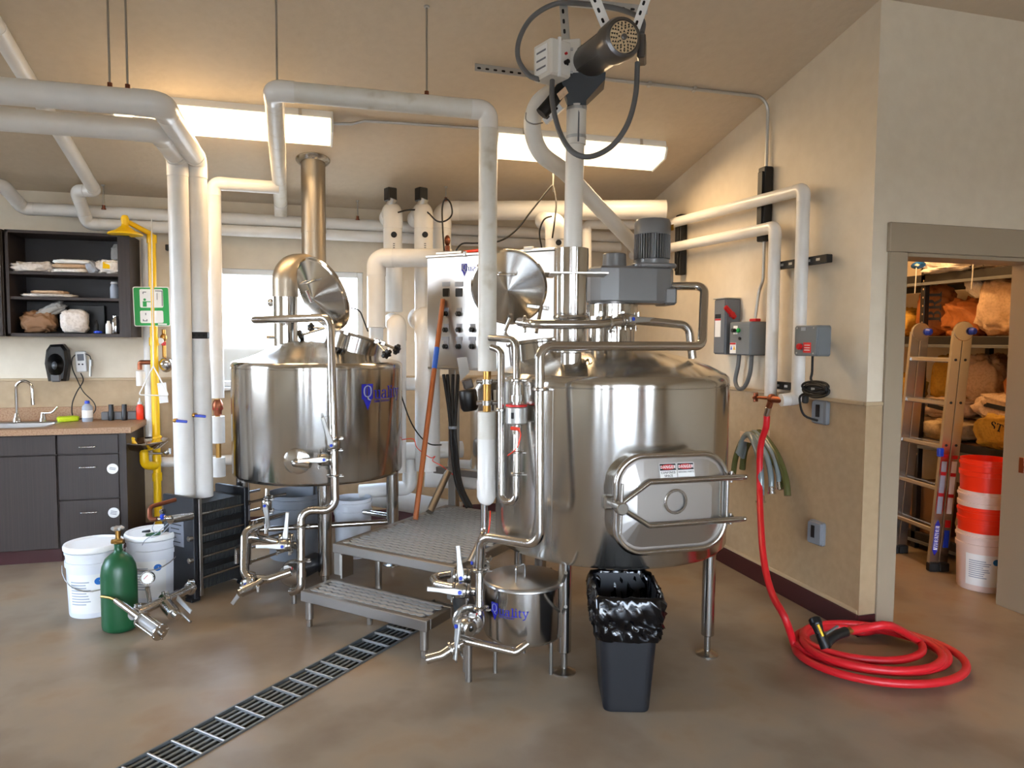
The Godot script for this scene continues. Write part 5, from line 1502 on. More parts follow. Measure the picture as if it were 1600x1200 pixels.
func build_process() -> void:
	var up = Vector3.UP
	# ---- mash tun side
	var g = Vector3(0.965, 0, -3.22)
	var t = thing("grant_vessel", "small round stainless vessel with lid handle and blue logo beside the trash can", "vessel", g)
	part(t, "shell", MB.new().lathe([Vector2(0, 0.165), Vector2(0.17, 0.165), Vector2(0.185, 0.175), Vector2(0.19, 0.19), Vector2(0.19, 0.42)], 64, Transform3D(Basis.IDENTITY, g), 40.0), M.brushed)
	part(t, "lid", MB.new().lathe([Vector2(0.19, 0.418), Vector2(0.193, 0.421), Vector2(0.19, 0.433), Vector2(0.18, 0.438), Vector2(0.0, 0.455)], 64, Transform3D(Basis.IDENTITY, g), 50.0), M.sheet)
	part(t, "lid_handle", MB.new().tube([Vector3(0.899, 0.438, -3.131), Vector3(0.9, 0.512, -3.136), Vector3(0.951, 0.518, -3.163), Vector3(0.951, 0.455, -3.159)], 0.005, 0.012, 8), M.chrome)
	logo(t, round_put(g, 0.19, -60.0, 0.335), 0.05)
	for th in [0.3, 2.4, 4.5]:
		part(t, "leg", MB.new().cyl(g + Vector3(sin(th) * 0.15, 0.0, cos(th) * -0.15), g + Vector3(sin(th) * 0.15, 0.17, cos(th) * -0.15), 0.009, 10), M.frame_steel)
	part(t, "mounting_stub", MB.new().cyl(g + Vector3(0.17, 0.40, 0.06), Vector3(1.081, 0.529, -2.961), 0.008, 8).cyl(g + Vector3(0.17, 0.26, 0.06), Vector3(1.079, 0.378, -2.952), 0.008, 8), M.frame_steel)
	pipe("polished pipe looping from the gearmotor across the grain column and down the mash tun front", [Vector3(1.8, 1.844, -3.385), Vector3(1.909, 1.837, -3.25), Vector3(1.789, 1.537, -3.056), Vector3(0.954, 1.534, -2.977), Vector3(0.94, 0.678, -2.906), Vector3(0.734, 0.672, -3.13), Vector3(0.729, 0.506, -3.141)], 0.0215, 0.06, [[Vector3(0.952, 1.349, -2.956), up], [Vector3(0.729, 0.515, -3.142), up]])
	pipe("polished pipe with a valve passing in front of the grain column under the gearbox", [Vector3(0.956, 1.646, -3.296), Vector3(0.972, 1.63, -3.083), Vector3(1.27, 1.634, -3.083), Vector3(1.48, 1.66, -3.192), Vector3(1.795, 1.639, -3.197), Vector3(1.811, 1.475, -3.182)], 0.0205, 0.055, [[Vector3(0.959, 1.641, -3.222), Vector3(0.9, 0, 0.4)], [Vector3(1.342, 1.641, -3.126), Vector3(1, 0, -0.3)]])
	valve("butterfly valve with a long lever under the mash tun gearbox", Vector3(1.451, 1.656, -3.179), Vector3(1, 0.0, -0.35), Vector3(1, 0.04, -0.1), 0.021, 0.15)
	pipe("polished pipe bending down into the grey flow meter", [Vector3(0.84, 1.569, -3.407), Vector3(0.924, 1.561, -3.237), Vector3(0.916, 1.291, -3.201)], 0.0165, 0.05, [[Vector3(0.914, 1.374, -3.207), up]])
	pipe("polished U bend pipe hanging below the flow meter", [Vector3(0.915, 1.155, -3.193), Vector3(0.903, 0.815, -3.154), Vector3(0.848, 0.806, -3.21), Vector3(0.87, 1.509, -3.311), Vector3(0.833, 1.526, -3.354)], 0.0165, 0.036, [[Vector3(0.913, 1.042, -3.186), up], [Vector3(0.907, 0.943, -3.171), up], [Vector3(0.862, 1.231, -3.275), up]])
	var fm = Vector3(0.915, 1.214, -3.197)
	var fl = thing("flow_meter", "grey flow meter with a red seal ring on the slim pipe before the mash tun", "flow meter", fm - Vector3(0, 0.05, 0))
	part(fl, "housing", MB.new().cyl(fm - Vector3(0, 0.042, 0), fm + Vector3(0, 0.04, 0), 0.05, 28, -1.0, 0.006), M.zinc)
	part(fl, "seal_ring", MB.new().cyl(fm + Vector3(0, 0.04, 0), fm + Vector3(0, 0.048, 0), 0.0505, 28), M.red_light)
	part(fl, "union_nut", MB.new().cyl(fm + Vector3(0, 0.062, 0), fm + Vector3(0, 0.092, 0), 0.032, 6), M.cast)
	part(fl, "upper_neck", MB.new().cyl(fm + Vector3(0, 0.04, 0), fm + Vector3(0, 0.14, 0), 0.022, 16), M.cast)
	part(fl, "lower_neck", MB.new().cyl(fm - Vector3(0, 0.09, 0), fm - Vector3(0, 0.04, 0), 0.024, 16), M.cast)
	part(fl, "dial_slot", MB.new().box(fm + Vector3(-0.03, 0.0, 0.041), Vector3(0.012, 0.028, 0.006), 0.0, Basis(Vector3.UP, -0.6)), M.ink)
	part(fl, "orange_tag", MB.new().box(fm + Vector3(-0.012, -0.062, 0.022), Vector3(0.045, 0.016, 0.012), 0.003, Basis(Vector3(0, 0, 1), -0.15)), M.orange)
	solo("sensor_wire", "thin orange wire trailing from the flow meter tag", "wire", Vector3(0.874, 1.031, -3.155), MB.new().tube(smooth([fm + Vector3(0.0, -0.062, 0.03), fm + Vector3(0.012, -0.09, 0.03), fm + Vector3(-0.005, -0.15, 0.03), Vector3(0.868, 1.027, -3.177)], 5), 0.003, 0.0, 6), M.orange, "thin orange wires")
	solo("sensor_wire", "thin orange wire hanging below the capped end of the inverted U pipe", "wire", Vector3(0.859, 0.519, -3.543), MB.new().tube(smooth([Vector3(0.879, 0.683, -3.548), Vector3(0.875, 0.611, -3.544), Vector3(0.849, 0.53, -3.505)], 5), 0.004, 0.0, 6), M.orange, "thin orange wires")
	solo("sensor_wire", "thin orange wire curling beside the wooden handle", "wire", Vector3(0.865, 0.608, -4.899), MB.new().tube(smooth([Vector3(0.602, 0.863, -4.989), Vector3(0.679, 0.868, -4.967), Vector3(0.704, 0.807, -4.956), Vector3(0.789, 0.741, -4.929), Vector3(0.823, 0.75, -4.92), Vector3(0.806, 0.719, -4.922), Vector3(0.866, 0.684, -4.904), Vector3(0.942, 0.622, -4.878)], 5), 0.003, 0.0, 6), M.orange, "thin orange wires")
	solo("sensor_wire", "thin black wire drooping from the kettle side to the panel post", "wire", Vector3(0.758, 0.857, -4.841), MB.new().tube(smooth([Vector3(0.592, 1.196, -5.012), Vector3(0.655, 1.006, -4.983), Vector3(0.711, 0.902, -4.909), Vector3(0.782, 0.841, -4.885), Vector3(0.858, 0.837, -4.863)], 5), 0.005, 0.0, 6), M.black_rubber)
	# leg of the inverted U below its cap, pump and valves
	pipe("bare steel tail below the white cap of the inverted U", [Vector3(0.86, 0.72, -3.60), Vector3(0.86, 0.55, -3.60), Vector3(0.72, 0.485, -3.319)], 0.019, 0.05)
	valve("butterfly valve with upright lever at the platform corner", Vector3(0.669, 0.459, -3.238), Vector3(0.9, 0, 0.3), Vector3(-0.12, 1, 0), 0.022, 0.15)
	valve("butterfly valve with lever pointing right behind the small vessel lid", Vector3(0.769, 0.495, -3.275), Vector3(0.2, 0, 1), Vector3(1, -0.02, -0.1), 0.02, 0.15)
	valve("butterfly valve with lever pointing left over the step", Vector3(0.651, 0.414, -3.178), Vector3(0.92, -0.1, 0.3), Vector3(-1, 0.12, 0), 0.022, 0.15)
	valve("butterfly valve with drooping lever in front of the mash pump", Vector3(0.643, 0.306, -3.028), Vector3(0.4, 0, 1), Vector3(-0.75, -0.62, 0.4), 0.022, 0.14)
	pipe("curved polished pipe emerging from under the platform to the levered valve", [Vector3(0.646, 0.403, -3.439), Vector3(0.559, 0.406, -3.411), Vector3(0.557, 0.402, -3.328), Vector3(0.717, 0.413, -3.139)], 0.0195, 0.05)
	pipe("upright polished pipe left of the small vessel into the mash pump", [Vector3(0.729, 0.506, -3.141), Vector3(0.718, 0.326, -3.091)], 0.0185, 0.0, [[Vector3(0.718, 0.355, -3.093), up]])
	pipe("curved polished tail pipe near the floor at the step's corner post", [Vector3(0.471, 0.177, -3.026), Vector3(0.532, 0.194, -3.01), Vector3(0.584, 0.219, -3.018), Vector3(0.626, 0.233, -3.028)], 0.022, 0.05, [[Vector3(0.576, 0.213, -3.02), Vector3(0.8, 0.3, 0)], [Vector3(0.605, 0.226, -3.023), Vector3(0.8, 0.3, 0)]])
	pipe("polished pipe sloping under the small vessel from the pump", [Vector3(0.618, 0.233, -3.072), Vector3(0.856, 0.184, -2.981), Vector3(0.914, 0.215, -2.988)], 0.0185, 0.03)
	pump("stainless pump with a red and white sticker left of the small vessel", Vector3(0.678, 0.284, -3.121), Vector3(-0.1, 0, 1), Vector3(0.95, 0, 0.1), 0.062)
	# ---- kettle side
	var riser = pipe("polished riser with an open arm crossing in front of the kettle", [Vector3(-0.346, 1.676, -4.91), Vector3(0.112, 1.686, -4.429), Vector3(0.129, 0.553, -4.31), Vector3(-0.067, 0.556, -4.344), Vector3(-0.07, 0.116, -4.255), Vector3(-0.124, 0.091, -4.289)], 0.0245, 0.065, [[Vector3(0.12, 0.754, -4.336), up], [Vector3(0.123, 0.975, -4.36), up], [Vector3(-0.071, 0.468, -4.319), up], [Vector3(-0.069, 0.273, -4.286), up]])
	part(riser, "end_plug", MB.new().ball(Vector3(-0.346, 1.676, -4.91), Vector3(0.024, 0.024, 0.024), 14), M.tube)
	valve("butterfly valve with upright lever on the kettle riser", Vector3(0.122, 0.937, -4.357), up, Vector3(-0.35, 1, 0.1), 0.024, 0.17)
	valve("butterfly valve with level lever at the kettle's round front port", Vector3(0.074, 0.85, -4.345), Vector3(1, 0, 0.15), Vector3(-1, 0.0, 0.2), 0.023, 0.15)
	pipe("polished pipe looping down to the floor between heat exchanger and kettle pump", [Vector3(-0.288, 0.453, -4.462), Vector3(-0.384, 0.436, -4.405), Vector3(-0.381, 0.197, -4.285), Vector3(-0.243, 0.197, -4.225), Vector3(-0.121, 0.235, -4.214)], 0.0235, 0.06, [[Vector3(-0.324, 0.45, -4.451), Vector3(0.9, 0.2, 0.3)]])
	pipe("polished branch pipe leading to the levered valve under the kettle", [Vector3(-0.38, 0.218, -4.494), Vector3(-0.372, 0.379, -4.502), Vector3(-0.155, 0.361, -4.357), Vector3(-0.083, 0.352, -4.315)], 0.021, 0.045, [[Vector3(-0.119, 0.356, -4.336), Vector3(1, 0, 0.2)]])
	pipe("short bent pipe stub beside the heat exchanger rear plate", [Vector3(-0.448, 0.202, -4.564), Vector3(-0.444, 0.299, -4.569), Vector3(-0.401, 0.333, -4.507)], 0.014, 0.03)
	valve("butterfly valve with upright lever under the kettle centre", Vector3(-0.148, 0.387, -4.356), Vector3(1, 0, 0.2), Vector3(0.06, 1, 0.1), 0.022, 0.16)
	valve("butterfly valve with lever pointing left under the kettle", Vector3(-0.16, 0.367, -4.296), Vector3(1, 0, 0.2), Vector3(-1, 0.06, 0.2), 0.022, 0.15)
	valve("butterfly valve with lever hanging down below the kettle's drain", Vector3(-0.268, 0.552, -4.567), up, Vector3(0.12, -1, 0.1), 0.018, 0.14)
	pipe("thin drain pipe hanging from the kettle bottom", [Vector3(-0.266, 0.637, -4.613), Vector3(-0.272, 0.378, -4.536)], 0.0135, 0.0, [[Vector3(-0.265, 0.592, -4.6), up], [Vector3(-0.268, 0.505, -4.564), up]])
	valve("butterfly valve with drooping lever at the floor by the heat exchanger", Vector3(-0.346, 0.185, -4.233), Vector3(0.8, 0.3, 0.3), Vector3(-0.7, -0.6, 0.5), 0.021, 0.14)
	pump("stainless pump with dark motor under the front of the kettle", Vector3(-0.121, 0.181, -4.336), Vector3(-0.55, 0, 0.85), Vector3(0.8, 0, 0.3), 0.068)
	var cl = thing("hose_coupling", "threaded steel hose coupling on the floor end of the kettle pipework", "coupling", Vector3(-0.359, 0.156, -4.172))
	part(cl, "ferrule", MB.new().cyl(Vector3(-0.311, 0.174, -4.212), Vector3(-0.388, 0.159, -4.159), 0.03, 16, -1.0, 0.003), M.cast)
	part(cl, "thread", MB.new().cyl(Vector3(-0.375, 0.163, -4.166), Vector3(-0.4, 0.155, -4.152), 0.022, 16), M.cast)
	part(cl, "wing_nut", MB.new().box(Vector3(-0.297, 0.17, -4.155), Vector3(0.02, 0.04, 0.015), 0.004), M.cast)
	part(cl, "neck", MB.new().tube([Vector3(-0.337, 0.167, -4.198), Vector3(-0.278, 0.193, -4.235)], 0.02, 0.0, 12), M.tube)
	# things stored under the kettle
	pail("blue grey plastic keg standing under the kettle", Vector3(-0.12, 0, -5.35), 0.2, 0.46, M.outlet_grey, false)
	pail("pale plastic pail under the kettle, right of the front leg", Vector3(0.28, 0, -5.25), 0.135, 0.42, M.pail_white, false)

func pail(label: String, c: Vector3, r: float, h: float, m: Material, lidded := true) -> Node3D:
	var t = thing("plastic_pail", label, "pail", c, "plastic pails")
	var xf = Transform3D(Basis.IDENTITY, c)
	part(t, "body", MB.new().lathe([Vector2(0, 0), Vector2(r * 0.88, 0), Vector2(r * 0.9, 0.008), Vector2(r * 0.965, h * 0.72), Vector2(r * 1.01, h * 0.725), Vector2(r * 1.015, h * 0.80), Vector2(r * 0.97, h * 0.805), Vector2(r * 0.985, h * 0.9), Vector2(r * 1.02, h * 0.905), Vector2(r * 1.025, h * 0.94), Vector2(r * 0.98, h * 0.945), Vector2(r * 0.985, h), Vector2(r * 0.95, h), Vector2(r * 0.93, h * 0.7), Vector2(r * 0.86, 0.015), Vector2(0, 0.015)], 44, xf), m)
	if lidded:
		part(t, "lid", MB.new().lathe([Vector2(r * 1.04, h * 0.955), Vector2(r * 1.06, h * 0.965), Vector2(r * 1.06, h + 0.005), Vector2(r * 1.03, h + 0.014), Vector2(r * 0.95, h + 0.014), Vector2(r * 0.92, h + 0.006), Vector2(0, h + 0.006)], 44, xf), M.white)
	return t

func bail(t: Node3D, c: Vector3, r: float, y: float, drop: float, deg: float) -> void:
	var pts = []
	for k in 13:
		var th = deg_to_rad(deg) + lerpf(-PI / 2, PI / 2, k / 12.0)
		pts.append(c + Vector3(sin(th) * (r + 0.008), y - drop * cos(lerpf(-PI / 2, PI / 2, k / 12.0)), cos(th) * (r + 0.008)))
	part(t, "bail_handle", MB.new().tube(pts, 0.003, 0.0, 6), M.frame_steel, "thin wire handle")

func pail_label(t: Node3D, c: Vector3, r: float, deg: float, y0: float, y1: float, m: Material) -> void:
	var mb = MB.new()
	var rows = []
	for q in 2:
		var row = []
		for k in 11:
			var th = deg_to_rad(deg) + lerpf(-0.75, 0.75, k / 10.0)
			row.append(c + Vector3(sin(th) * (r + 0.0015 + q * 0.008), lerpf(y0, y1, q), cos(th) * (r + 0.0015 + q * 0.008)))
		rows.append(row)
	mb.grid(rows)
	var l = part(t, "paper_label", mb, m, "printed paper label")
	var ink = MB.new()
	var rng = RandomNumberGenerator.new()
	rng.seed = int(c.x * 1000)
	for k in 9:
		var y = lerpf(y1 - 0.045, y0 + 0.05, k / 8.0)
		var rr = r + 0.0022 + 0.008 * (y - y0) / (y1 - y0)
		stroke(ink, -0.085, lerpf(-0.01, 0.03, rng.randf()), y, 0.006, func(px, py):
			var th = deg_to_rad(deg) + px / r
			return [c + Vector3(sin(th) * rr, py, cos(th) * rr), Vector3(sin(th), 0, cos(th))])
	part(l, "label_print", ink, M.label_grey)
	var dot = MB.new()
	var ring = []
	for k in 20:
		var th = deg_to_rad(deg) + 0.42 + cos(TAU * k / 20) * 0.02 / r
		var yy = y1 - 0.04 + sin(TAU * k / 20) * 0.02
		ring.append(c + Vector3(sin(th) * (r + 0.0095), yy, cos(th) * (r + 0.0095)))
	dot.face(ring, Vector3(sin(deg_to_rad(deg) + 0.42), 0, cos(deg_to_rad(deg) + 0.42)))
	part(l, "round_mark", dot, M.label_blue)

func build_exchanger() -> void:
	var b = Basis(bdir(0, 0, 1), Vector3.UP, bdir(-1, 0, 0))
	var c = bp(-0.1, 0, -0.94)
	var t = thing("plate_heat_exchanger", "dark blue plate heat exchanger with tie rods beside the kettle", "heat exchanger", c)
	part(t, "front_plate", MB.new().box(bp(-0.285, 0.32, -0.94), Vector3(0.28, 0.60, 0.03), 0.004, b), M.hx_blue)
	part(t, "rear_plate", MB.new().box(bp(0.085, 0.32, -0.94), Vector3(0.28, 0.60, 0.03), 0.004, b), M.hx_blue)
	var pm = MB.new().box(Vector3.ZERO, Vector3(0.235, 0.52, 0.0055), 0.001).mesh()
	for k in 30:
		piece(t, "plate", pm, M.hx_plate if k % 3 else M.hx_blue, Transform3D(b, bp(-0.255 + 0.0108 * k, 0.315, -0.94)))
	for y in [0.13, 0.255, 0.385, 0.515]:
		for s in [-1.0, 1.0]:
			var a0 = bp(-0.33, y, -0.94 + s * 0.125)
			var a1 = bp(0.42, y, -0.94 + s * 0.125)
			var rr = part(t, "tie_rod", MB.new().cyl(a0, a1, 0.0085, 10), M.cast)
			part(rr, "rod_nut", MB.new().cyl(bp(-0.325, y, -0.94 + s * 0.125), bp(-0.301, y, -0.94 + s * 0.125), 0.017, 6).cyl(bp(0.10, y, -0.94 + s * 0.125), bp(0.12, y, -0.94 + s * 0.125), 0.017, 6), M.cast)
	for y in [0.19, 0.32, 0.45]:
		part(t, "side_bar", MB.new().box(bp(-0.1, y, -0.812), Vector3(0.012, 0.035, 0.32), 0.002, b), M.black_paint)
	part(t, "end_channel", MB.new().box(bp(-0.255, 0.32, -0.80), Vector3(0.012, 0.58, 0.022), 0.002, b), M.frame_steel)
	var lp = bp(-0.302, 0.40, -0.955)
	part(t, "rating_plate", MB.new().box(lp, Vector3(0.135, 0.16, 0.003), 0.0, b), M.print_grey, "grey rating plate")
	var tx = MB.new()
	for k in 5:
		stroke(tx, -0.05, [0.05, 0.03, 0.045, 0.0, 0.04][k], 0.045 - 0.026 * k, 0.007, flat_put(lp + b * Vector3(0, 0, 0.0025), b.x, Vector3.UP))
	part(t, "rating_print", tx, M.ink)
	for s in [-0.1, 0.1]:
		for a in [-0.285, 0.085]:
			part(t, "foot", MB.new().box(bp(a, 0.012, -0.94 + s), Vector3(0.06, 0.024, 0.06), 0.003, b), M.hx_blue)
	# upper stub with copper elbow
	var u = thing("cooling_water_inlet", "copper elbow and steel stub on the top of the heat exchanger", "fitting", Vector3(-0.879, 0.549, -4.342))
	part(u, "steel_stub", MB.new().tube([Vector3(-0.68, 0.53, -4.462), Vector3(-0.766, 0.545, -4.331)], 0.024, 0.0, 16), M.tube)
	part(u, "copper_elbow", MB.new().tube([Vector3(-0.762, 0.627, -4.47), Vector3(-0.871, 0.62, -4.344), Vector3(-0.868, 0.554, -4.318), Vector3(-0.827, 0.558, -4.307)], 0.0125, 0.03, 12), M.copper)
	part(u, "ball_valve", MB.new().cyl(Vector3(-0.839, 0.556, -4.321), Vector3(-0.757, 0.558, -4.319), 0.014, 12).ball(Vector3(-0.797, 0.557, -4.32), Vector3(0.02, 0.02, 0.02), 10), M.cast)
	part(u, "blue_ring", MB.new().cyl(Vector3(-0.807, 0.568, -4.308), Vector3(-0.794, 0.571, -4.304), 0.016, 12), M.blue)
	# manifold on the floor in front
	var m = thing("outlet_manifold", "polished floor manifold with gauge and sight glass by the green cylinder", "manifold", Vector3(-0.817, 0.037, -4.032))
	var m0 = Vector3(-0.662, 0.137, -4.38)
	var m1 = Vector3(-0.908, 0.124, -4.032)
	part(m, "main_tube", MB.new().tube([m0, m1], 0.024, 0.0, 18), M.tube)
	for w in [0.06, 0.5, 0.92]:
		clamp_ring(m, m0.lerp(m1, w), m1 - m0, 0.024)
	part(m, "branch_tube", MB.new().tube([Vector3(-0.765, 0.139, -4.201), Vector3(-0.758, 0.098, -4.155)], 0.023, 0.0, 16), M.tube)
	part(m, "branch_coupling", MB.new().cyl(Vector3(-0.769, 0.122, -4.17), Vector3(-0.713, 0.094, -4.08), 0.034, 18, -1.0, 0.004).cyl(Vector3(-0.722, 0.101, -4.093), Vector3(-0.687, 0.092, -4.051), 0.02, 14), M.cast)
	part(m, "lever", MB.new().prism(PackedVector2Array([Vector2(-0.014, 0), Vector2(0.014, 0), Vector2(0.011, 0.17), Vector2(-0.011, 0.17)]), 0.01, Transform3D(MB.along(Vector3(-0.711, 0.154, -4.166), Vector3(-0.58, 0.103, -3.96)).basis, Vector3(-0.711, 0.154, -4.166)), 0.003), M.zinc)
	part(m, "lever_support", MB.new().tube([Vector3(-0.674, 0.101, -4.069), Vector3(-0.619, 0.078, -3.99)], 0.008, 0.0, 6), M.frame_steel)
	part(m, "gauge_stem", MB.new().cyl(Vector3(-0.849, 0.236, -4.127), Vector3(-0.841, 0.133, -4.149), 0.011, 10), M.cast)
	var gc = Vector3(-0.838, 0.296, -4.106)
	var gf = Vector3(-0.15, 0.1, 1).normalized()
	var gg = part(m, "gauge", MB.new().lathe([Vector2(0, 0.0), Vector2(0.034, 0.0), Vector2(0.036, 0.004), Vector2(0.036, 0.022), Vector2(0.030, 0.022), Vector2(0.030, 0.017), Vector2(0, 0.017)], 28, MB.along(gc, gc + gf)), M.cast, "round dial gauge")
	part(gg, "dial_face", MB.new().cyl(gc + gf * 0.0172, gc + gf * 0.0182, 0.0295, 28), M.white)
	part(gg, "needle", MB.new().box(gc + gf * 0.0195 + Vector3(-0.006, 0.006, 0), Vector3(0.028, 0.003, 0.001), 0.0, Basis.looking_at(-gf) * Basis(Vector3(0, 0, 1), 0.8)), M.red)
	# sight glass lying across the end
	var g0 = Vector3(-0.981, 0.203, -4.057)
	var g1 = Vector3(-0.831, 0.144, -3.908)
	var g2 = Vector3(-0.731, 0.109, -3.805)
	part(m, "inlet_tube", MB.new().tube([g0, g1], 0.017, 0.0, 14), M.tube)
	part(m, "sample_nipple", MB.new().tube([Vector3(-1.068, 0.208, -4.124), Vector3(-1.018, 0.209, -4.089), g0], 0.007, 0.0, 8), M.brass)
	part(m, "sight_tube", MB.new().tube([g1, g2], 0.026, 0.0, 18), M.bag_clear, "clear sight glass tube")
	for w in [0.0, 1.0]:
		part(m, "sight_flange", MB.new().lathe(ring_profile(0.012, 0.03, 0.016), 22, MB.along(g1.lerp(g2, w), g1.lerp(g2, w) + (g2 - g1))), M.cast)
	var gx = MB.along(g1, g2)
	for k in 4:
		var th = TAU * k / 4 + 0.5
		var off = gx.basis * Vector3(sin(th) * 0.036, 0, cos(th) * 0.036)
		part(m, "stay_bolt", MB.new().cyl(g1 + off, g2 + off + (g2 - g1).normalized() * 0.012, 0.005, 8), M.cast)
	part(m, "end_stub", MB.new().cyl(g2, g2 + (g2 - g1).normalized() * 0.03, 0.014, 14), M.cast)
	# gas cylinder and pails
	var gc2 = Vector3(-1.0, 0, -4.20)
	var cy = thing("gas_cylinder", "small green gas cylinder with brass valve standing before the white pails", "gas cylinder", gc2)
	part(cy, "body", MB.new().lathe([Vector2(0, 0.006), Vector2(0.07, 0), Vector2(0.084, 0.012), Vector2(0.088, 0.03), Vector2(0.088, 0.30), Vector2(0.082, 0.345), Vector2(0.065, 0.385), Vector2(0.038, 0.41), Vector2(0.021, 0.42), Vector2(0.0195, 0.44), Vector2(0.0195, 0.462), Vector2(0, 0.462)], 44, Transform3D(Basis.IDENTITY, gc2), 60.0), M.green_paint)
	part(cy, "valve_body", MB.new().cyl(gc2 + Vector3(0, 0.46, 0), gc2 + Vector3(0, 0.535, 0), 0.013, 12).cyl(gc2 + Vector3(-0.03, 0.475, 0), gc2 + Vector3(0.03, 0.475, 0.012), 0.013, 8).box(gc2 + Vector3(0, 0.475, 0), Vector3(0.04, 0.03, 0.03), 0.005), M.brass)
	part(cy, "hand_wheel", MB.new().prism(star(0.034, 6), 0.02, Transform3D(Basis(Vector3.RIGHT, PI / 2), gc2 + Vector3(0, 0.545, 0)), 0.006), M.zinc, "lobed metal hand wheel")
	var pl = Vector3(-1.20, 0, -4.52)
	var p1 = pail("white lidded pail with a printed label, left of the green cylinder", pl, 0.145, 0.385, M.pail_white)
	bail(p1, pl, 0.15, 0.28, 0.12, 10.0)
	pail_label(p1, pl, 0.135, -2.0, 0.03, 0.25, M.white)
	var pr = Vector3(-0.93, 0, -4.70)
	var p2 = pail("white lidded pail between the green cylinder and the heat exchanger", pr, 0.145, 0.385, M.pail_white)
	bail(p2, pr, 0.15, 0.30, 0.1, 0.0)
	pail_label(p2, pr, 0.135, -4.0, 0.03, 0.25, M.white)
	var br = thing("green_brush", "small brush with a dark green handle lying on a white pail lid", "brush", Vector3(-0.906, 0.412, -4.57))
	part(br, "handle", MB.new().tube([Vector3(-0.943, 0.4, -4.579), Vector3(-0.868, 0.405, -4.6)], 0.012, 0.0, 10), M.green_paint)
	part(br, "shank", MB.new().tube([Vector3(-1.007, 0.379, -4.575), Vector3(-0.939, 0.4, -4.578)], 0.004, 0.0, 6), M.frame_steel)
	solo("tool_scrap", "short black rubber stopper lying on a white pail lid", "stopper", Vector3(-0.974, 0.393, -4.733), MB.new().cyl(Vector3(-0.986, 0.389, -4.705), Vector3(-0.945, 0.397, -4.694), 0.01, 10), M.black_rubber)
	for k in 3:
		solo("thin_wire", ["curled pale wire hanging off the pail lid beside the green brush handle", "straight pale wire crossing the green brush handle", "short pale wire between the heat exchanger stub and the pail lid"][k], "wire", Vector3(-0.895, 0.402, -4.545), MB.new().tube(smooth([[Vector3(-0.796, 0.503, -4.42), Vector3(-0.869, 0.43, -4.519), Vector3(-0.934, 0.389, -4.534), Vector3(-0.951, 0.361, -4.517)], [Vector3(-0.786, 0.491, -4.437), Vector3(-0.853, 0.418, -4.503), Vector3(-0.903, 0.403, -4.516)], [Vector3(-0.866, 0.51, -4.44), Vector3(-0.902, 0.447, -4.55), Vector3(-0.881, 0.417, -4.542)]][k], 5), 0.0022, 0.0, 6), M.label_grey)

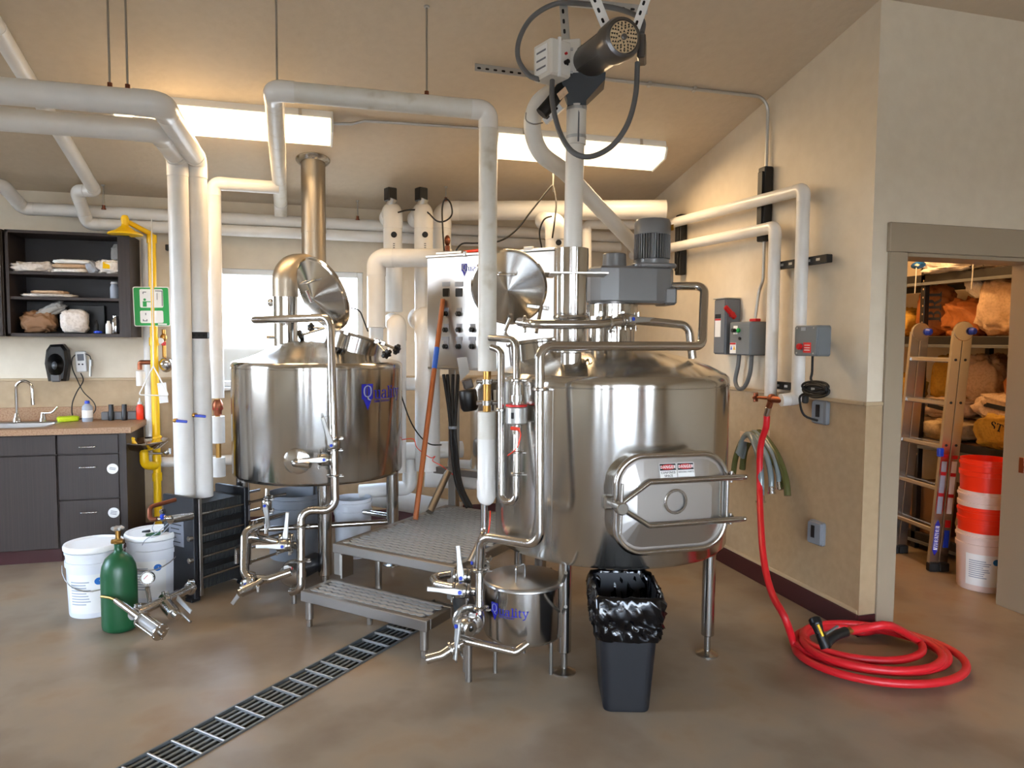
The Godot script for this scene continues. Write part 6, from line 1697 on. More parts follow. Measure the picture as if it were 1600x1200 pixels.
func build_right_wall() -> void:
	var I = Basis.IDENTITY
	# disconnect switch
	var t = thing("disconnect_switch", "tall grey disconnect switch with red side lever on the right wall", "switch box", Vector3(2.79, 1.47, -4.35))
	part(t, "box", MB.new().box(Vector3(2.732, 1.66, -4.345), Vector3(0.11, 0.375, 0.14), 0.006), M.box_grey)
	part(t, "cover", MB.new().box(Vector3(2.674, 1.66, -4.345), Vector3(0.008, 0.36, 0.13), 0.003), M.box_grey)
	part(t, "top_flange", MB.new().box(Vector3(2.725, 1.85, -4.345), Vector3(0.12, 0.008, 0.15), 0.002), M.zinc)
	part(t, "lever", MB.new().box(Vector3(2.70, 1.755, -4.262), Vector3(0.11, 0.032, 0.022), 0.006, Basis(Vector3(0, 0, 1), -0.75)).cyl(Vector3(2.715, 1.74, -4.275), Vector3(2.715, 1.74, -4.25), 0.018, 12), M.red, "red switch lever")
	part(t, "warning_label", MB.new().box(Vector3(2.669, 1.655, -4.36), Vector3(0.001, 0.13, 0.07)), M.white)
	part(t, "warning_header", MB.new().box(Vector3(2.6685, 1.73, -4.36), Vector3(0.001, 0.03, 0.07)), M.ink)
	part(t, "warning_stripe", MB.new().box(Vector3(2.6683, 1.708, -4.36), Vector3(0.001, 0.012, 0.07)), M.red)
	part(t, "side_button", MB.new().cyl(Vector3(2.76, 1.675, -4.276), Vector3(2.76, 1.675, -4.268), 0.011, 12), M.ink)
	# control box next to it
	var c = thing("control_box", "square grey control box with selector knob and caution label on the right wall", "control box", Vector3(2.79, 1.47, -4.1))
	part(c, "box", MB.new().box(Vector3(2.732, 1.58, -4.1), Vector3(0.112, 0.215, 0.235), 0.005), M.grey_paint)
	part(c, "cover", MB.new().box(Vector3(2.673, 1.58, -4.1), Vector3(0.008, 0.205, 0.225), 0.003), M.grey_paint)
	part(c, "selector_plate", MB.new().box(Vector3(2.668, 1.635, -4.145), Vector3(0.002, 0.055, 0.045)), M.white)
	part(c, "selector_knob", MB.new().cyl(Vector3(2.668, 1.632, -4.145), Vector3(2.64, 1.632, -4.145), 0.014, 14, -1.0, 0.003), M.black_plastic)
	part(c, "green_button", MB.new().cyl(Vector3(2.668, 1.632, -4.10), Vector3(2.652, 1.632, -4.10), 0.015, 14, -1.0, 0.003), M.sign_green)
	part(c, "black_button", MB.new().cyl(Vector3(2.668, 1.58, -4.09), Vector3(2.66, 1.58, -4.09), 0.01, 12), M.ink)
	var l = part(c, "caution_label", MB.new().box(Vector3(2.6682, 1.518, -4.17), Vector3(0.001, 0.07, 0.07)), M.white)
	part(l, "label_header", MB.new().box(Vector3(2.667, 1.546, -4.17), Vector3(0.001, 0.012, 0.066)), M.red)
	part(l, "label_sign", MB.new().prism(PackedVector2Array([Vector2(-0.014, -0.014), Vector2(0.014, -0.014), Vector2(0, 0.014)]), 0.001, Transform3D(Basis(Vector3.UP, -PI / 2), Vector3(2.667, 1.52, -4.153))), M.yellow)
	part(l, "label_sign", MB.new().prism(PackedVector2Array([Vector2(-0.011, -0.014), Vector2(0.011, -0.014), Vector2(0, 0.014)]), 0.001, Transform3D(Basis(Vector3.UP, -PI / 2), Vector3(2.667, 1.52, -4.187))), M.tape_blue)
	part(c, "red_hub", MB.new().box(Vector3(2.735, 1.697, -4.03), Vector3(0.04, 0.02, 0.07), 0.004), M.red)
	solo("flexible_conduit", "grey flexible cord looping below the square control box on the right wall", "cord", Vector3(2.72, 1.25, -4.12), MB.new().tube(smooth([Vector3(2.73, 1.475, -4.19), Vector3(2.73, 1.40, -4.20), Vector3(2.725, 1.30, -4.22), Vector3(2.72, 1.25, -4.17), Vector3(2.72, 1.27, -4.10), Vector3(2.725, 1.36, -4.055), Vector3(2.73, 1.475, -4.05)], 8), 0.0135, 0.0, 12), M.cord_grey)
	# stop button box in front of the drop pipe
	var s = thing("stop_button_box", "rounded grey box with red push button and red label by the wall pipe", "button box", Vector3(2.60, 1.485, -3.31))
	part(s, "box", MB.new().prism(rrect(0.195, 0.165, 0.015), 0.085, Transform3D(Basis(Vector3.UP, -PI / 2), Vector3(2.612, 1.567, -3.32)), 0.006), M.grey_paint)
	part(s, "cover", MB.new().prism(rrect(0.17, 0.16, 0.013), 0.012, Transform3D(Basis(Vector3.UP, -PI / 2), Vector3(2.566, 1.567, -3.31)), 0.003), M.grey_paint)
	part(s, "back_bracket", MB.new().box(Vector3(2.72, 1.56, -3.405), Vector3(0.135, 0.04, 0.03), 0.003), M.grey_paint)
	part(s, "push_button", MB.new().cyl(Vector3(2.56, 1.535, -3.345), Vector3(2.538, 1.535, -3.345), 0.017, 16, -1.0, 0.004), M.red, "red push button")
	var rl = part(s, "red_label", MB.new().box(Vector3(2.5592, 1.53, -3.295), Vector3(0.001, 0.055, 0.062)), M.red_light)
	for y in [1.543, 1.529, 1.517]:
		part(rl, "label_line", MB.new().box(Vector3(2.5585, y, -3.295), Vector3(0.001, 0.004, 0.045)), M.white)
	part(s, "cover_plate", MB.new().box(Vector3(2.559, 1.63, -3.33), Vector3(0.002, 0.018, 0.035)), M.label_grey)
	for w in [[1.635, -3.38], [1.635, -3.245], [1.50, -3.38], [1.50, -3.245]]:
		part(s, "cover_screw", MB.new().cyl(Vector3(2.56, w[0], w[1]), Vector3(2.557, w[0], w[1]), 0.005, 8), M.zinc)
	# coiled black lead
	var cd = thing("coiled_lead", "black power lead coiled and tied below the rounded grey button box", "cord", Vector3(2.62, 1.2, -3.3))
	var lead = [Vector3(2.60, 1.487, -3.30), Vector3(2.60, 1.40, -3.30), Vector3(2.60, 1.35, -3.30)]
	for k in 26:
		var th = TAU * k / 8.0
		lead.append(Vector3(2.60 + 0.012 * sin(th * 1.7), 1.322 + sin(th) * 0.03 - 0.0012 * k, -3.27 + cos(th) * 0.095))
	lead.append_array([Vector3(2.62, 1.27, -3.40), Vector3(2.63, 1.22, -3.43), Vector3(2.66, 1.15, -3.43), Vector3(2.74, 1.12, -3.42)])
	part(cd, "lead", MB.new().tube(smooth(lead, 4), 0.0065, 0.0, 8), M.black_rubber)
	part(cd, "plug", MB.new().box(Vector3(2.64, 1.245, -3.40), Vector3(0.03, 0.05, 0.035), 0.008), M.black_rubber)
	# weatherproof outlets
	outlet("grey weatherproof outlet with open cover, just below the wall rail", Vector3(2.775, 1.165, -3.43), 0.25)
	outlet("grey weatherproof outlet low on the wall near the baseboard", Vector3(2.775, 0.475, -3.43), 0.12)
	# tap and red hose
	var b = thing("hose_tap", "bronze hose tap at the end of the white wall pipe", "tap", Vector3(2.6, 1.2, -3.62))
	part(b, "body", MB.new().tube([Vector3(2.62, 1.225, -3.56), Vector3(2.60, 1.225, -3.62), Vector3(2.60, 1.225, -3.66)], 0.02, 0.0, 12).tube([Vector3(2.60, 1.228, -3.65), Vector3(2.60, 1.20, -3.66), Vector3(2.60, 1.168, -3.675)], 0.018, 0.0, 12).ball(Vector3(2.60, 1.228, -3.645), Vector3.ONE * 0.028, 12), M.bronze)
	part(b, "stem", MB.new().cyl(Vector3(2.60, 1.228, -3.65), Vector3(2.565, 1.228, -3.735), 0.009, 8), M.bronze)
	part(b, "hand_wheel", MB.new().prism(star(0.032, 6), 0.012, Transform3D(Basis(Vector3.UP, 0.4), Vector3(2.56, 1.228, -3.745)), 0.003), M.bronze)
	part(b, "hose_coupling", MB.new().cyl(Vector3(2.60, 1.175, -3.672), Vector3(2.60, 1.12, -3.69), 0.019, 12, -1.0, 0.003), M.chrome)
	var hs = thing("red_hose", "long red rubber hose from the wall tap, coiled on the floor with a spray nozzle", "hose", Vector3(2.65, 0, -2.86))
	var pts = [Vector3(2.60, 1.13, -3.688), Vector3(2.605, 1.05, -3.70), Vector3(2.61, 0.919, -3.757), Vector3(2.6, 0.65, -3.736), Vector3(2.413, 0.468, -3.438), Vector3(2.335, 0.341, -3.286), Vector3(2.287, 0.247, -3.147), Vector3(2.268, 0.187, -3.024)]
	var cc = Vector3(2.655, 0, -2.865)
	# five loops, drifting and overlapping
	var loops = 5
	var n = 20
	for k in 92:
		var q = float(k) / n
		var th = 4.75 - TAU * q
		var lp = int(q)
		var ru = 0.385 - 0.024 * q + 0.022 * sin(q * 2.3)
		var rv = 0.33 - 0.020 * q + 0.02 * cos(q * 1.9)
		var e = Vector2(cos(0.6), sin(0.6))
		var x = sin(th) * ru
		var z = -cos(th) * rv
		var hp = cc + Vector3(0.03 * sin(q * 1.3) + e.x * x - e.y * z, 0.02 + 0.0135 * minf(q, 4.0) + 0.012 * absf(sin(th * 0.5 + q)), 0.03 * cos(q * 2.1) + (e.y * x + e.x * z) * 0.92)
		if hp.x > 2.72:
			hp.z = maxf(hp.z, ZD + 0.042)
		pts.append(hp)
	pts.append(Vector3(2.525, 0.276, -2.615))
	pts.append(Vector3(2.414, 0.277, -2.625))
	pts.append(Vector3(2.309, 0.274, -2.623))
	part(hs, "hose", MB.new().tube(smooth(pts, 3), 0.0185, 0.0, 14), M.hose_red)
	part(hs, "nozzle_coupling", MB.new().cyl(Vector3(2.315, 0.274, -2.621), Vector3(2.273, 0.276, -2.612), 0.016, 12), M.brass)
	var no = part(hs, "nozzle_grip", MB.new().tube(smooth([Vector3(2.279, 0.276, -2.611), Vector3(2.226, 0.27, -2.604), Vector3(2.179, 0.255, -2.596), Vector3(2.156, 0.237, -2.591)], 4), 0.022, 0.0, 12), M.black_plastic, "black pistol spray nozzle")
	part(no, "nozzle_barrel", MB.new().cyl(Vector3(2.152, 0.23, -2.581), Vector3(2.139, 0.283, -2.609), 0.025, 14, 0.02).cyl(Vector3(2.139, 0.283, -2.609), Vector3(2.134, 0.331, -2.634), 0.019, 14, 0.026).cyl(Vector3(2.133, 0.318, -2.623), Vector3(2.135, 0.339, -2.644), 0.027, 14, -1.0, 0.004), M.black_plastic)
	part(no, "nozzle_trigger", MB.new().box(Vector3(2.177, 0.308, -2.579), Vector3(0.07, 0.008, 0.014), 0.003, Basis(Vector3(0, 0, 1), 0.45)), M.cord_grey)
	part(no, "nozzle_inlay", MB.new().tube([Vector3(2.118, 0.33, -2.597), Vector3(2.132, 0.284, -2.58)], 0.006, 0.0, 6), M.yellow)
	# rack with spare hoses
	var hk = thing("hose_rack", "curved metal rack on the right wall carrying spare hoses", "rack", Vector3(2.75, 0.9, -3.9))
	var arc = MB.new()
	var rows = []
	for q in 2:
		var row = []
		for k in 13:
			var th = lerpf(-1.35, 1.35, k / 12.0)
			row.append(Vector3(2.785 - 0.13 * q, 0.865 + cos(th) * 0.085, -3.97 + sin(th) * 0.10))
		rows.append(row)
	arc.grid(rows)
	part(hk, "saddle", arc, M.paper_pale)
	part(hk, "back_plate", MB.new().box(Vector3(2.78, 0.91, -3.97), Vector3(0.006, 0.18, 0.12), 0.002), M.paper_pale)
	part(hk, "front_lip", MB.new().box(Vector3(2.655, 0.955, -3.97), Vector3(0.004, 0.06, 0.14), 0.0), M.paper_pale)
	var hoses = [
		["olive hose nearest the mash tun on the rack, ending lowest at its far side", "hose_green", 0.018, [Vector3(2.70, 0.66, -4.18), Vector3(2.70, 0.80, -4.15), Vector3(2.70, 0.93, -4.07), Vector3(2.70, 0.975, -3.97), Vector3(2.70, 0.93, -3.85), Vector3(2.69, 0.80, -3.70), Vector3(2.68, 0.685, -3.64)], 0],
		["thick olive hose draped over the rack with a bare open end toward the outlet", "hose_green", 0.02, [Vector3(2.73, 0.72, -4.12), Vector3(2.73, 0.86, -4.09), Vector3(2.73, 0.97, -3.98), Vector3(2.72, 0.98, -3.90), Vector3(2.70, 0.88, -3.72), Vector3(2.69, 0.76, -3.62), Vector3(2.68, 0.66, -3.58)], 0],
		["blue grey hose hanging lowest from the rack with a steel ferrule", "hose_clear", 0.02, [Vector3(2.66, 0.84, -4.06), Vector3(2.66, 0.95, -4.0), Vector3(2.65, 0.97, -3.92), Vector3(2.63, 0.88, -3.81), Vector3(2.62, 0.75, -3.76), Vector3(2.615, 0.62, -3.745)], 1],
		["clear grey hose beside the blue grey one, ending in a bright ferrule", "hose_clear", 0.017, [Vector3(2.69, 0.82, -4.09), Vector3(2.69, 0.94, -4.03), Vector3(2.68, 0.97, -3.94), Vector3(2.67, 0.88, -3.79), Vector3(2.66, 0.77, -3.72), Vector3(2.655, 0.68, -3.70)], 1],
		["short grey hose on the rack with a dark ferrule between its neighbours", "hose_clear", 0.016, [Vector3(2.715, 0.80, -4.10), Vector3(2.715, 0.93, -4.05), Vector3(2.71, 0.985, -3.95), Vector3(2.69, 0.90, -3.76), Vector3(2.68, 0.80, -3.68), Vector3(2.675, 0.715, -3.655)], 1]]
	for h in hoses:
		var o = thing("spare_hose", h[0], "hose", h[3][-1], "spare hoses on the wall rack")
		part(o, "tube", MB.new().tube(smooth(h[3], 7), h[2], 0.0, 14), M[h[1]])
		if h[4]:
			var e: Vector3 = h[3][-1]
			var d: Vector3 = (e - h[3][-2]).normalized()
			part(o, "ferrule", MB.new().cyl(e - d * 0.012, e + d * 0.022, h[2] * 1.18, 14).cyl(e + d * 0.02, e + d * 0.032, h[2] * 1.5, 14), M.chrome, "steel ferrule")

func outlet(label: String, c: Vector3, open: float) -> void:
	var t = thing("wall_outlet", label, "outlet", c, "weatherproof wall outlets")
	var b = Basis(Vector3.UP, -PI / 2)
	part(t, "box", MB.new().prism(rrect(0.115, 0.135, 0.014), 0.03, Transform3D(b, c), 0.004), M.outlet_grey)
	var h = c + Vector3(-0.016, 0, -0.05)
	var d = Basis(Vector3.UP, -PI / 2 + open)
	part(t, "cover", MB.new().prism(rrect(0.10, 0.125, 0.014), 0.014, Transform3D(d, h + d * Vector3(0.05, 0, 0.012)), 0.004), M.outlet_grey)
	part(t, "cover_window", MB.new().box(h + d * Vector3(0.042, 0.008, 0.0195), Vector3(0.026, 0.07, 0.002), 0.0, d), M.ink)

func build_bin() -> void:
	var c = Vector3(1.305, 0, -2.83)
	var t = thing("trash_can", "dark navy slim trash can with black liner in front of the mash tun", "trash can", c)
	var b = Basis(Vector3.UP, deg_to_rad(-17))
	var ring = func(w: float, d: float, y: float, r: float, amp: float, seed_: int) -> Array:
		var out = []
		var pl = rrect(w, d, r, 5)
		var m = 72
		var rng = RandomNumberGenerator.new()
		rng.seed = seed_
		# resample the outline evenly
		var tot = 0.0
		for k in pl.size(): tot += pl[k].distance_to(pl[(k + 1) % pl.size()])
		var k = 0
		var acc = 0.0
		for j in m:
			var want = tot * j / m
			while acc + pl[k].distance_to(pl[(k + 1) % pl.size()]) < want:
				acc += pl[k].distance_to(pl[(k + 1) % pl.size()])
				k += 1
			var p: Vector2 = pl[k].lerp(pl[(k + 1) % pl.size()], (want - acc) / maxf(1e-6, pl[k].distance_to(pl[(k + 1) % pl.size()])))
			var q = p + p.normalized() * amp * (rng.randf() - 0.35)
			out.append(c + b * Vector3(q.x, y + amp * 0.6 * (rng.randf() - 0.5), q.y))
		return out
	var body = MB.new()
	body.grid([ring.call(0.19, 0.27, 0.0, 0.03, 0.0, 1), ring.call(0.196, 0.276, 0.012, 0.03, 0.0, 1), ring.call(0.26, 0.345, 0.47, 0.03, 0.0, 1), ring.call(0.275, 0.36, 0.48, 0.03, 0.0, 1), ring.call(0.275, 0.36, 0.495, 0.03, 0.0, 1), ring.call(0.25, 0.335, 0.495, 0.03, 0.0, 1), ring.call(0.18, 0.25, 0.02, 0.03, 0.0, 1), ring.call(0.02, 0.02, 0.02, 0.005, 0.0, 1)], true)
	body.face(ring.call(0.19, 0.27, 0.0, 0.03, 0.0, 1), Vector3.DOWN)
	part(t, "bin", body, M.bin_navy)
	var bag = MB.new()
	var rows = []
	var prof = []
	for w in [[0.258, 0.345, 0.315, 0.012], [0.276, 0.364, 0.335, 0.024], [0.27, 0.358, 0.35, 0.02], [0.284, 0.37, 0.362, 0.027], [0.276, 0.364, 0.378, 0.022], [0.29, 0.374, 0.392, 0.027], [0.282, 0.37, 0.41, 0.024], [0.296, 0.382, 0.428, 0.027], [0.29, 0.378, 0.45, 0.028], [0.298, 0.384, 0.47, 0.026], [0.29, 0.378, 0.495, 0.016], [0.275, 0.363, 0.51, 0.012], [0.255, 0.342, 0.503, 0.016], [0.248, 0.332, 0.47, 0.026], [0.25, 0.332, 0.44, 0.032], [0.24, 0.325, 0.41, 0.032], [0.232, 0.31, 0.36, 0.024], [0.21, 0.29, 0.30, 0.02], [0.18, 0.25, 0.27, 0.02], [0.05, 0.07, 0.26, 0.01]]:
		prof.append(w)
	for k in prof.size():
		rows.append(ring.call(prof[k][0], prof[k][1], prof[k][2], 0.035, prof[k][3], 100 + k))
	bag.grid(rows, true)
	part(t, "liner", bag, M.liner, "crinkled shiny black liner")

# a soft package: rounded box with pinched ends and creases
func sack(called: String, label: String, category: String, c: Vector3, size: Vector3, m: Material, b := Basis.IDENTITY, seed_ := 1, crumple := 0.06, pinch := 0.35, group := "") -> MeshInstance3D:
	var nz = FastNoiseLite.new()
	nz.seed = seed_
	nz.frequency = 1.6
	nz.fractal_octaves = 3
	nz.fractal_gain = 0.6
	var rows = []
	var nr = 26
	var nc = 40
	for r in nr + 1:
		var v = PI * r / nr - PI / 2
		var row = []
		for k in nc:
			var u = TAU * k / nc
			var e1 = 0.45
			var e2 = 0.5
			var cv = signf(cos(v)) * pow(absf(cos(v)), e1)
			var p = Vector3(cv * signf(cos(u)) * pow(absf(cos(u)), e2), signf(sin(v)) * pow(absf(sin(v)), e1), cv * signf(sin(u)) * pow(absf(sin(u)), e2))
			p.z *= 1.0 - pinch * pow(absf(p.y), 3.0)
			p.x *= 1.0 - pinch * 0.25 * p.y * p.y
			var d = nz.get_noise_3d(p.x * 1.2 + seed_, p.y * 1.2, p.z * 1.2) * 1.3 - 1.1 * absf(nz.get_noise_3d(p.x * 2.4, p.y * 2.0 + seed_, p.z * 2.4)) + 0.2
			p *= 1.0 + crumple * 2.6 * d
			row.append(c + b * (p * size * 0.5))
		rows.append(row)
	# no surface below the resting plane
	if absf(b.y.y) > 0.9:
		for row in rows:
			for k in row.size():
				row[k].y = maxf(row[k].y, c.y - size.y * 0.49)
	var low = c - Vector3(0, size.y / 2, 0)
	return solo(called, label, category, low, MB.new().grid(rows, true), m, group)

func bottle(called: String, label: String, c: Vector3, r: float, h: float, m: Material, cap: Material, neck := 0.42) -> Node3D:
	var t = thing(called, label, "bottle", c)
	part(t, "body", MB.new().lathe([Vector2(0, 0), Vector2(r * 0.92, 0), Vector2(r, r * 0.15), Vector2(r, h * 0.66), Vector2(r * 0.85, h * 0.76), Vector2(r * neck, h * 0.84), Vector2(r * neck, h * 0.9), Vector2(0, h * 0.9)], 22, Transform3D(Basis.IDENTITY, c), 50.0), m)
	part(t, "cap", MB.new().cyl(c + Vector3(0, h * 0.86, 0), c + Vector3(0, h, 0), r * neck * 1.2, 16, r * neck, 0.002), cap)
	return t

func build_sink_corner() -> void:
	var zf = -5.535
	# base cabinets
	var x1 = -1.255
	var xm = -1.68
	for u in [[xm + 0.002, x1, "dark base cabinet with three drawers at the end of the counter", true], [-2.62, xm - 0.002, "dark base cabinet under the sink", false]]:
		var x0: float = u[0]
		var xe: float = u[1]
		var t = thing("base_cabinet", u[2], "cabinet", Vector3((x0 + xe) / 2, 0, -5.83), "dark wood cabinets")
		part(t, "body", MB.new().box(Vector3((x0 + xe) / 2, 0.495, -5.831), Vector3(xe - x0, 0.795, 0.55), 0.002), M.espresso)
		part(t, "toe_kick", MB.new().box(Vector3((x0 + xe) / 2, 0.05, -5.84), Vector3(xe - x0, 0.10, 0.5)), M.maroon)
		var w = xe - x0 - (0.05 if u[3] else 0.006)
		var xc = x0 + 0.003 + w / 2
		if u[3]:
			for d in [[0.755, 0.89], [0.44, 0.75], [0.105, 0.435]]:
				var f = part(t, "drawer", MB.new().box(Vector3(xc, (d[0] + d[1]) / 2, -5.545), Vector3(w, d[1] - d[0] - 0.004, 0.02), 0.002), M.espresso)
				var y: float = d[1] - 0.085
				part(f, "handle", MB.new().tube([Vector3(xc - 0.05, y, -5.537), Vector3(xc - 0.05, y, -5.508), Vector3(xc + 0.05, y, -5.508), Vector3(xc + 0.05, y, -5.537)], 0.005, 0.008, 8), M.aluminium)
			for w2 in [[0.625, 1], [0.315, 2]]:
				var p = Vector3(x1 - 0.085, w2[0] + 0.02, -5.5345)
				var lb = solo("round_sticker", "round white sticker on the %s drawer front" % ("middle" if w2[1] == 1 else "bottom"), "sticker", p, MB.new().cyl(p, p + Vector3(0, 0, 0.001), 0.036, 24), M.white, "round stickers on the drawers")
				var tx = MB.new()
				for y in ([-0.006, 0.004] if w2[1] == 1 else [-0.012, -0.002, 0.008]):
					stroke(tx, -0.02, 0.02, y, 0.004, flat_put(p + Vector3(0, 0, 0.0015), Vector3(0.97, -0.2, 0), Vector3(0.2, 0.97, 0)))
				part(lb, "sticker_text", tx, M.print_grey)
		else:
			part(t, "false_front", MB.new().box(Vector3(xc, 0.8225, -5.545), Vector3(w, 0.131, 0.02), 0.002), M.espresso)
			for s in [-1.0, 1.0]:
				part(t, "door", MB.new().box(Vector3(xc + s * w / 4, 0.4275, -5.545), Vector3(w / 2 - 0.004, 0.645, 0.02), 0.002), M.espresso)
	var ct = thing("countertop", "tan laminate countertop with backsplash on the dark cabinets", "countertop", Vector3(-1.95, 0.895, -5.82))
	# top with the sink cut out: four strips
	var s0 = -2.36
	var s1 = -1.78
	var sz0 = -6.0
	var sz1 = -5.62
	var top = MB.new()
	for r in [[-2.62, s0, -6.115, -5.51], [s1, -1.215, -6.115, -5.51], [s0, s1, -6.115, sz0], [s0, s1, sz1, -5.51]]:
		top.box(Vector3((r[0] + r[1]) / 2, 0.915, (r[2] + r[3]) / 2), Vector3(r[1] - r[0], 0.04, r[3] - r[2]))
	part(ct, "top", top, M.counter)
	part(ct, "backsplash", MB.new().box(Vector3(-1.918, 0.985, -6.105), Vector3(1.405, 0.10, 0.02), 0.003), M.counter)
	var sk = thing("sink", "stainless sink basin let into the tan countertop", "sink", Vector3((s0 + s1) / 2, 0.76, -5.81))
	var bs = MB.new()
	var r3 = func(w: float, d: float, y: float, r: float) -> Array:
		var o = []
		for p in rrect(w, d, r, 5):
			o.append(Vector3((s0 + s1) / 2 + p.x, y, (sz0 + sz1) / 2 + p.y))
		return o
	bs.grid([r3.call(0.62, 0.42, 0.937, 0.04), r3.call(0.60, 0.40, 0.9375, 0.04), r3.call(0.56, 0.36, 0.937, 0.05), r3.call(0.545, 0.345, 0.925, 0.05), r3.call(0.53, 0.33, 0.78, 0.06), r3.call(0.45, 0.26, 0.765, 0.06), r3.call(0.02, 0.02, 0.763, 0.005)], true)
	part(sk, "basin", bs, M.sheet)
	# gooseneck tap and lever
	var fp = Vector3(-2.08, 0.936, -6.03)
	var fa = thing("gooseneck_faucet", "chrome gooseneck faucet behind the sink", "faucet", fp)
	part(fa, "base", MB.new().lathe([Vector2(0.03, 0), Vector2(0.028, 0.02), Vector2(0.018, 0.04), Vector2(0.014, 0.06)], 20, Transform3D(Basis.IDENTITY, fp)), M.chrome)
	var gn = [fp]
	for k in 11:
		var th = PI * k / 10.0
		gn.append(fp + Vector3(0.055 - cos(th) * 0.055, 0.24 + sin(th) * 0.06, 0.02 * k / 10.0))
	gn.append(fp + Vector3(0.112, 0.16, 0.022))
	part(fa, "spout", MB.new().tube(gn, 0.011, 0.0, 14), M.chrome)
	part(fa, "aerator", MB.new().cyl(fp + Vector3(0.112, 0.165, 0.022), fp + Vector3(0.114, 0.125, 0.022), 0.014, 14), M.chrome)
	var lv = Vector3(-1.915, 0.936, -6.04)
	var fl = thing("faucet_lever", "chrome faucet lever valve beside the gooseneck", "faucet handle", lv)
	part(fl, "base", MB.new().lathe([Vector2(0.026, 0), Vector2(0.022, 0.025), Vector2(0.016, 0.045), Vector2(0.014, 0.065), Vector2(0, 0.068)], 18, Transform3D(Basis.IDENTITY, lv)), M.chrome)
	part(fl, "lever", MB.new().tube([lv + Vector3(0, 0.058, 0), lv + Vector3(0.07, 0.065, 0.03), lv + Vector3(0.11, 0.11, 0.04)], 0.007, 0.03, 8), M.chrome)
	sack("sponge", "yellow green sponge by the sink", "sponge", Vector3(-1.735, 0.955, -5.985), Vector3(0.14, 0.04, 0.09), M.sponge, Basis(Vector3.UP, 0.3), 3, 0.05, 0.1)
	var wb = bottle("plastic_bottle", "clear plastic bottle with blue cap on the counter", Vector3(-1.60, 0.935, -5.96), 0.036, 0.155, M.label_grey, M.blue)
	part(wb, "label", MB.new().cyl(Vector3(-1.60, 0.965, -5.96), Vector3(-1.60, 1.02, -5.96), 0.0365, 22), M.white)
	for k in 2:
		var p = Vector3(-1.452 + 0.09 * k, 0.935, -6.0)
		var t = thing("black_flashlight", "black cylinder standing on the counter, the one %s" % ("nearer the clear bottle" if k == 0 else "nearer the orange labelled bottle"), "flashlight", p, "black cylinders on the counter")
		part(t, "barrel", MB.new().lathe([Vector2(0, 0), Vector2(0.02, 0), Vector2(0.021, 0.006), Vector2(0.021, 0.06), Vector2(0.017, 0.07), Vector2(0.017, 0.12), Vector2(0, 0.12)], 20, Transform3D(Basis.IDENTITY, p)), M.black_plastic)
	solo("blue_box", "flat slate blue box behind the black cylinders on the counter", "box", Vector3(-1.40, 0.935, -6.06), MB.new().box(Vector3(-1.405, 0.965, -6.062), Vector3(0.25, 0.06, 0.05), 0.004), M.outlet_grey)
	var gb = bottle("glue_bottle", "small bottle with orange label and white nozzle at the counter end", Vector3(-1.262, 0.935, -6.03), 0.026, 0.135, M.orange, M.white, 0.55)
	part(gb, "nozzle", MB.new().cyl(Vector3(-1.262, 1.065, -6.03), Vector3(-1.262, 1.10, -6.03), 0.009, 10, 0.004), M.white)
	# wall mounted bits
	var sp = Vector3(-1.815, 1.362, -6.06)
	var so = thing("soap_dispenser", "glossy black soap dispenser on the wall above the counter", "soap dispenser", sp - Vector3(0, 0.14, 0))
	part(so, "body", MB.new().prism(PackedVector2Array([Vector2(-0.055, -0.13), Vector2(-0.075, 0.0), Vector2(-0.062, 0.1), Vector2(-0.035, 0.14), Vector2(0.045, 0.145), Vector2(0.075, 0.1), Vector2(0.082, 0.0), Vector2(0.062, -0.13)]), 0.10, Transform3D(Basis.IDENTITY, sp), 0.018), M.black_plastic)
	part(so, "push_cover", MB.new().ball(sp + Vector3(0, -0.01, 0.05), Vector3(0.058, 0.085, 0.022), 20), M.black_plastic)
	part(so, "window", MB.new().ball(sp + Vector3(0, -0.012, 0.066), Vector3(0.02, 0.034, 0.01), 16), M.box_grey)
	part(so, "spout_shroud", MB.new().box(sp + Vector3(0, -0.105, 0.045), Vector3(0.065, 0.06, 0.03), 0.01), M.cord_grey)
	var mp = Vector3(-1.666, 1.375, -6.09)
	var me = thing("handheld_meter", "white handheld meter hanging on the wall with its cable and probe", "meter", mp - Vector3(0, 0.08, 0))
	part(me, "case", MB.new().box(mp, Vector3(0.072, 0.155, 0.03), 0.006, Basis(Vector3(0, 0, 1), 0.05)), M.white)
	part(me, "screen", MB.new().box(mp + Vector3(0, 0.032, 0.0155), Vector3(0.044, 0.05, 0.002), 0.0, Basis(Vector3(0, 0, 1), 0.05)), M.print_grey)
	for s in [-0.012, 0.012]:
		part(me, "button", MB.new().cyl(mp + Vector3(s, -0.02, 0.015), mp + Vector3(s, -0.02, 0.018), 0.006, 10), M.ink)
	part(me, "cable", MB.new().tube(smooth([Vector3(-1.67, 1.289, -6.08), Vector3(-1.652, 1.231, -6.07), Vector3(-1.694, 1.15, -6.06), Vector3(-1.723, 1.065, -6.05), Vector3(-1.723, 0.98, -6.04), Vector3(-1.688, 0.947, -6.02), Vector3(-1.602, 0.969, -6.02), Vector3(-1.565, 1.016, -6.03), Vector3(-1.582, 1.072, -6.05), Vector3(-1.651, 1.15, -6.06), Vector3(-1.694, 1.246, -6.07), Vector3(-1.725, 1.327, -6.08), Vector3(-1.723, 1.399, -6.08), Vector3(-1.692, 1.433, -6.08)], 5), 0.004, 0.0, 6), M.black_rubber)
	part(me, "probe", MB.new().cyl(Vector3(-1.606, 1.264, -6.08), Vector3(-1.604, 1.341, -6.08), 0.009, 10).cyl(Vector3(-1.6, 1.341, -6.08), Vector3(-1.599, 1.39, -6.08), 0.013, 10), M.zinc, "metal probe")
